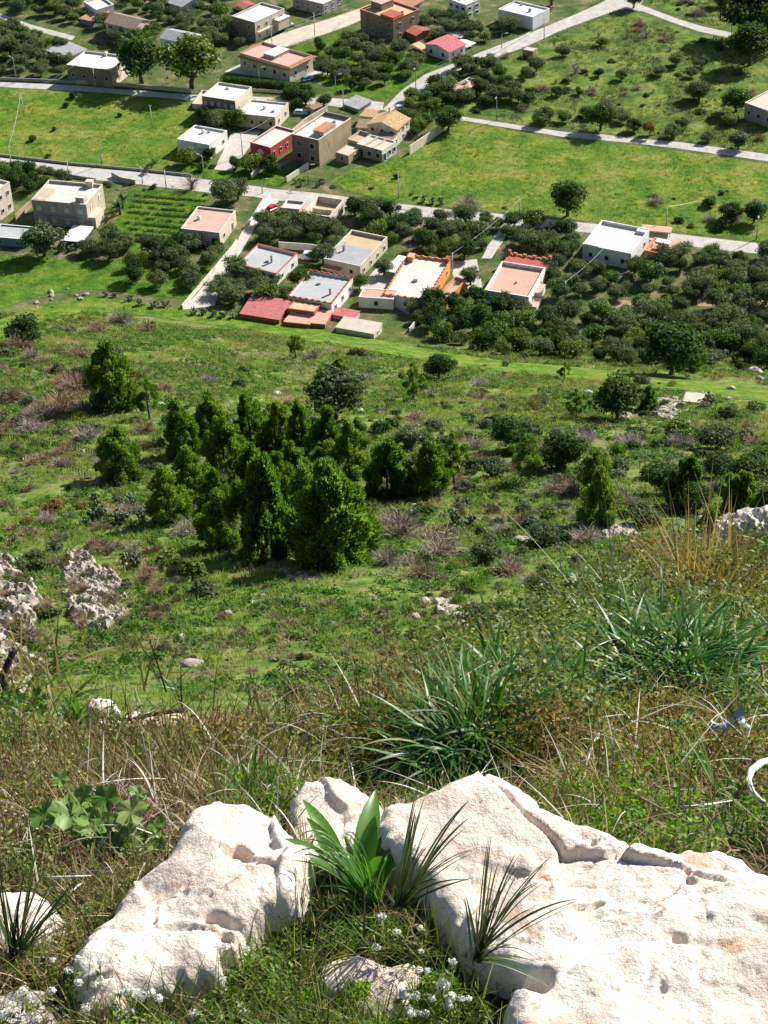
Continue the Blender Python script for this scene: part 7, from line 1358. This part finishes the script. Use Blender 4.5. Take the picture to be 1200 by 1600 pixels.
layer('russet_brush', RED, 14000, 3, 'russet wiry brush of the cliff top', .26, .0036, .25, .7, lambda X, Y, px, py, r: (fbm(X/.8, Y/.8, 3, 73) > .02) & (py < 1330) & ((px < 840) | (r.random(len(X)) < .35)), 4)
layer('wiry_green_stems', HERB, 36000, 4, 'thin olive-green stems between the rocks', .20, .0040, .35, .8, lambda X, Y, px, py, r: (fbm(X/.7, Y/.7, 3, 75) > -.15), 3, cat='grass')
layer('fresh_grass', MOSS, 30000, 5, 'fresh short grass in patches on the cliff top', .10, .0045, .4, .8, lambda X, Y, px, py, r: ((fbm(X/.5, Y/.5, 3, 77) > .18) & (py > 1180)) | (np.hypot((px-530)/110, (py-1570)/60) < 1) | (np.hypot((px-1080)/90, (py-1120)/50) < 1) | (np.hypot((px-930)/90, (py-1100)/26) < .9) | ((px > 800) & (py > 1050) & (py < 1220) & (r.random(len(X)) < .6)), 3, cat='grass')
layer('tangled_pale_twigs', PALEW, 1300, 6, 'bleached tangled twigs over the undergrowth', .24, .0034, .5, .25, lambda X, Y, px, py, r: (py < 1420) & (fbm(X/.9, Y/.9, 2, 79) > 0), 5, h0=.12)
def herbs(name, mat, nc_, per, seed, lab, hgt, rad, leaf, mask=None):
    X, Y, r = fgpts(nc_, seed, 1.75, .36, .98, rad*.7)
    if mask is not None: m_ = mask(X, Y, *pxof(X, Y), r); X, Y = X[m_], Y[m_]
    S = np.clip(Y/3.2, .75, 6)**.62*r.uniform(.5, 1.3, len(X)); Z = fgz(X, Y); C = np.repeat(np.stack([X, Y, Z], 1), per, 0); s = np.repeat(S, per); k = len(C); d = nrm(r.normal(size=(k, 3))); d[:, 2] = np.abs(d[:, 2])
    P = C+d*s[:, None]*np.array([rad, rad, hgt])*r.uniform(.45, 1, (k, 1)); V, F = quads(P, d+r.normal(size=(k, 3))*.5, leaf*.45*s, leaf*s*r.uniform(.6, 1.3, k), None, r)
    tag(link(name, npmesh(name, V, F, mat)), lab, 'undergrowth', kind='stuff')
NZ = lambda X, Y, w, s: fbm(X/(w*np.sqrt(Y/3)), Y/(w*np.sqrt(Y/3)), 3, s)
herbs('small_leaved_herbs', HERB, 1900, 150, 11, 'low olive-green small-leaved herbs of the cliff top', .12, .075, .0075, lambda X, Y, px, py, r: NZ(X, Y, .6, 81) > -.1)
herbs('fresh_herbs', HERB2, 1900, 150, 12, 'fresh green small-leaved herbs of the cliff top', .09, .07, .008, lambda X, Y, px, py, r: (NZ(X, Y, .6, 83) > .05) | ((px > 820) & (py > 1000) & (py < 1330) & (r.random(len(X)) < .95) | (px < 820) & (py < 1280) & (NZ(X, Y, .5, 95) > .05)))
herbs('crest_scrub', HERB, 1500, 260, 13, 'dense low scrub on the crest of the cliff', .20, .13, .009, lambda X, Y, px, py, r: (py < 1190) & (NZ(X, Y, .9, 85) > -.1))
herbs('dark_crest_scrub', DK, 900, 260, 15, 'darker low scrub on the crest of the cliff', .20, .13, .009, lambda X, Y, px, py, r: (py < 1330) & (px > 380) & (NZ(X, Y, .8, 89) > .0))
herbs('russet_scrub', RU, 800, 200, 14, 'rust-tinged low scrub on the crest of the cliff', .17, .12, .008, lambda X, Y, px, py, r: (py < 1230) & (NZ(X, Y, .9, 87) > .05))
herbs('khaki_cushions', leafm('khaki_leaves', [(0, (.16, .15, .08)), (.5, (.28, .26, .15)), (1, (.42, .40, .26))], .2, .7, .1), 500, 260, 16, 'pale khaki cushions at the left of the cliff top', .09, .09, .006, lambda X, Y, px, py, r: (px < 190) & (py > 1110) & (py < 1320) & (px < 190-(py-1110)*.35))
# soft grey cushion by the lower boulder
def cushion(px, py, w, label, mat, n=1600, leafs=.012):
    p = at(px, py, gf=fgz); s = ppm(p); R_ = w/s/2; r = np.random.default_rng(int(px)); d = nrm(r.normal(size=(n, 3))); d[:, 2] = np.abs(d[:, 2]); V, F = quads(d*R_*np.array([1, 1, .8])*r.uniform(.6, 1.05, (n, 1)), d+r.normal(size=(n, 3))*.7, leafs*.3, leafs, None, r)
    root = thing('cushion_plant', label, 'plant', tuple(p)); link('foliage', npmesh('foliage', V, F, mat), root)
cushion(132, 1442, 56, 'pale grey-green cushion plant beside the lower left boulder', leafm('silver_leaves', [(0, (.20, .26, .15)), (1, (.42, .47, .36))], .2, .7, .2))
cushion(690, 1460, 80, 'yellowish mossy cushion at the edge of the great slab', HERB, 2600, .010); cushion(560, 1560, 70, 'bright green mossy cushion at the bottom centre', MOSS, 2000, .010)
cushion(488, 1425, 140, 'dark leafy cushion in the hollow between the two big rocks', SC, 5200, .016); cushion(440, 1480, 90, 'lower dark leafy cushion in the hollow between the two big rocks', HERB, 2600, .014); cushion(640, 1440, 70, 'green herb cushion under the dark thin-bladed tuft', HERB2, 1800, .012)

for i, (px_, py_, w_, m_, lab_) in enumerate([(430, 1462, 90, DK, 'dark leafy cushion against the lower left boulder'), (540, 1448, 100, DK, 'dark leafy cushion under the broad-leaved plant'), (500, 1480, 80, SC, 'dull green cushion above the shaded pitted rock'), (595, 1470, 80, HERB2, 'fresh green cushion right of the broad-leaved plant foot'), (410, 1545, 90, HERB2, 'fresh green cushion on the grass left of the shaded rock'), (460, 1575, 80, MOSS, 'bright mossy cushion left of the shaded pitted rock'),
                  (350, 1560, 60, HERB, 'olive cushion at the foot of the lower left boulder'), (690, 1560, 80, HERB2, 'green cushion under the thick bunch of white flowers'), (640, 1500, 60, SC, 'small dark cushion above the thick bunch of white flowers'), (740, 1590, 60, HERB, 'olive cushion at the lower end of the great slab'), (60, 1510, 60, HERB, 'olive cushion below the left corner tuft'), (250, 1595, 70, HERB, 'olive cushion at the bottom edge below the boulder')]):
    cushion(px_, py_, w_, lab_, m_, int(w_*w_*.45), .012)

# ================================================================== labels that tell look-alikes apart
import re
LM = [(15, 300, 'left-edge cream house'), (110, 320, 'large two-storey house'), (70, 380, 'blue shed'), (325, 352, 'pinkish-roofed house'), (410, 405, 'grey-roofed lane house'), (500, 330, 'half-open house'), (485, 405, 'white van'), (555, 395, 'corrugated-panel house'),
      (500, 455, 'wavy-parapet house'), (430, 490, 'rose-red shed'), (655, 440, 'orange-walled house'), (805, 440, 'red-terraced house'), (965, 380, 'white block house'), (1035, 375, 'orange villa'), (888, 322, 'dark round meadow tree'), (778, 370, 'short lane'), (1050, 565, 'very dark trackside tree'), (1085, 607, 'concrete cistern'),
      (1200, 470, 'right picture edge'), (155, 105, 'upper-road house'), (100, 78, 'grey sheet-roofed barn'), (222, 110, 'broad dark round tree'), (300, 105, 'big bright tree'), (200, 45, 'unfinished house'), (285, 58, 'grey-gabled house'), (155, 20, 'orange-tiled shed top left'), (10, 30, 'top left corner'), (60, 10, 'far road'), (400, 35, 'yellow-white house'),
      (430, 95, 'orange-rimmed house'), (605, 35, 'large brown house'), (700, 75, 'pink-red roofed house'), (710, 25, 'swimming pool'), (820, 25, 'warehouse-like building'), (728, 138, 'small yellow house'), (828, 80, 'small brown shed'), (600, 190, 'gabled house'), (500, 210, 'tall beige building'), (425, 225, 'red-painted house'), (318, 225, 'white cube house'), (350, 155, 'dark-fronted house'), (1180, 165, 'grey ruin'),
      (1000, 15, 'road junction at the top'), (938, 192, 'dark field-road tree'), (700, 190, 'stepped pale wall'), (730, 310, 'wide leafless tree'), (182, 590, 'upper left pine'), (189, 710, 'lone left pine'), (300, 670, 'leftmost back-row pine'), (526, 820, 'broadest bright pine'), (412, 810, 'broad front pine'), (524, 620, 'wide grey-green tree'), (646, 595, 'umbrella pine'), (690, 575, 'dense tree below the track'), (606, 740, 'rounded pine'), (672, 735, 'skirted pine'), (709, 720, 'slender pine'),
      (826, 715, 'leaning pine'), (936, 780, 'tall bright right pine'), (1068, 760, 'pine behind golden stalks'), (625, 810, 'large grey leafless bush'), (690, 865, 'fallen brushwood pile'), (738, 905, 'juniper-like shrub'), (300, 885, 'bright evergreen shrub'), (148, 920, 'rough outcrop'), (30, 950, 'pale crag'), (42, 525, 'far left round bush'), (92, 620, 'brown leafless thicket'), (190, 800, 'cactus clump'),
      (80, 790, 'half-bare yellowish shrub'), (878, 710, 'very dark slope tree'), (965, 625, 'high dark slope tree'), (1165, 860, 'grey-white boulder'), (190, 500, 'mound by the track'), (910, 910, 'bright leafy plant'), (400, 960, 'white slope stone'), (550, 940, 'big tawny tussock'), (300, 1040, 'low pale slope rock'), (60, 730, 'stake fences'), (850, 555, 'tree belt middle'), (740, 540, 'left tree belt end'), (950, 540, 'right tree belt end'), (560, 550, 'grass track bend'),
      (740, 1130, 'largest strap-leaved tuft'), (1050, 1040, 'right strap-leaved tuft'), (757, 1205, 'great slab peak'), (165, 1280, 'lobed mallow'), (220, 1115, 'black twig'), (1175, 1220, 'white curved branch'), (1040, 1310, 'great slab notch'), (400, 1200, 'upright tuft'), (1100, 900, 'golden stalks'), (40, 1410, 'left edge rock'), (1143, 1150, 'plastic scrap'), (560, 1330, 'broad-leaved plant'), (570, 1530, 'shaded pitted rock'), (745, 1480, 'dark-bladed tuft'), (930, 1220, 'golden grass tuft'), (500, 1130, 'wiry stems')]
ORD = 'nearest,second nearest,third nearest,fourth nearest,fifth nearest,sixth nearest,seventh nearest,eighth nearest,ninth nearest,tenth nearest,eleventh nearest,twelfth nearest,thirteenth nearest,fourteenth nearest,fifteenth nearest,sixteenth nearest,seventeenth nearest,eighteenth nearest'.split(',')
bylab = {}
for o in col.objects:
    if o.parent is None and o.get('label') and o.get('kind') is None: bylab.setdefault(o['label'], []).append(o)
SPL = re.compile(r' (in|behind|below|between|above|along|beside|by|near|beyond|at|around|right|left|lying|on|standing|scattered|dotted|under|among|just|of|with) ')
keyed = {}
for lab, os_ in bylab.items():
    if len(os_) < 2: continue
    noun = SPL.split(lab)[0]
    if noun == 'small tawny or green mound': noun = None
    for o in os_:
        x, y, _ = proj(np.array(o.location)); dd = [(math.hypot(x-l[0], (y-l[1])*1.4), l) for l in LM]; dmin, l = min(dd, key=lambda t: t[0])
        dx, dy = x-l[0], (y-l[1])*1.4; dr = ('right of' if dx > 0 else 'left of') if abs(dx) > abs(dy) else ('in front of' if dy > 0 else 'behind')
        nn = noun or ('small tawny mound' if 'mound' in o.name else 'small bush')
        if o.name.startswith('leafless_bush'): nn = 'brown-grey leafless bush'
        if o.name.startswith('grass_mound'): nn = 'tawny grass mound'
        if 'shrub' in o.name:
            mt = o.children[0].data.materials[0].name; nn = {'scrub_leaves': 'olive-green shrub', 'grey_scrub_leaves': 'grey-green shrub', 'dark_leaves': 'dark green shrub', 'bright_leaves': 'bright green shrub', 'rusty_leaves': 'rusty-leaved shrub', 'yellow_green_leaves': 'yellow-green shrub', 'pine_needles': 'dense spiky green shrub'}.get(mt, 'shrub')
        if o.name.startswith('low_bush'): nn = {'small_herb_leaves': 'olive-green low bush', 'dark_leaves': 'dark low bush', 'fresh_herb_leaves': 'fresh green low bush', 'scrub_leaves': 'dull green low bush', 'rusty_leaves': 'rusty low bush', 'bright_moss_grass': 'bright mossy low tuft'}.get(o.children[0].data.materials[0].name, 'low bush')
        if o.name.startswith('olive_tree'): nn = 'grey-green olive tree'
        if o.name.startswith('leafy_tree') and o.children: nn = {'dark_leaves': 'dark leafy tree', 'bright_leaves': 'bright green leafy tree'}.get(o.children[0].data.materials[0].name, 'leafy tree')
        keyed.setdefault((nn, dr, l[2]), []).append((dmin, o))
for (nn, dr, l), lst in keyed.items():
    lst.sort(key=lambda t: t[0])
    for i, (_, o) in enumerate(lst):
        o['label'] = f'{nn} {dr} the {l}' if len(lst) == 1 else (f'{nn} {dr} the {l}, {ORD[i]} to it' if i < len(ORD) else f'{nn} far {dr} the {l}')
        w_ = o['label'].replace('-', ' ').split()
        if len(w_) > 16: o['label'] = o['label'].replace(nn, nn.split()[-1] if ' ' in nn else nn, 1).replace(' to it', '')
        if not o.get('group'): o['group'] = nn+'s'
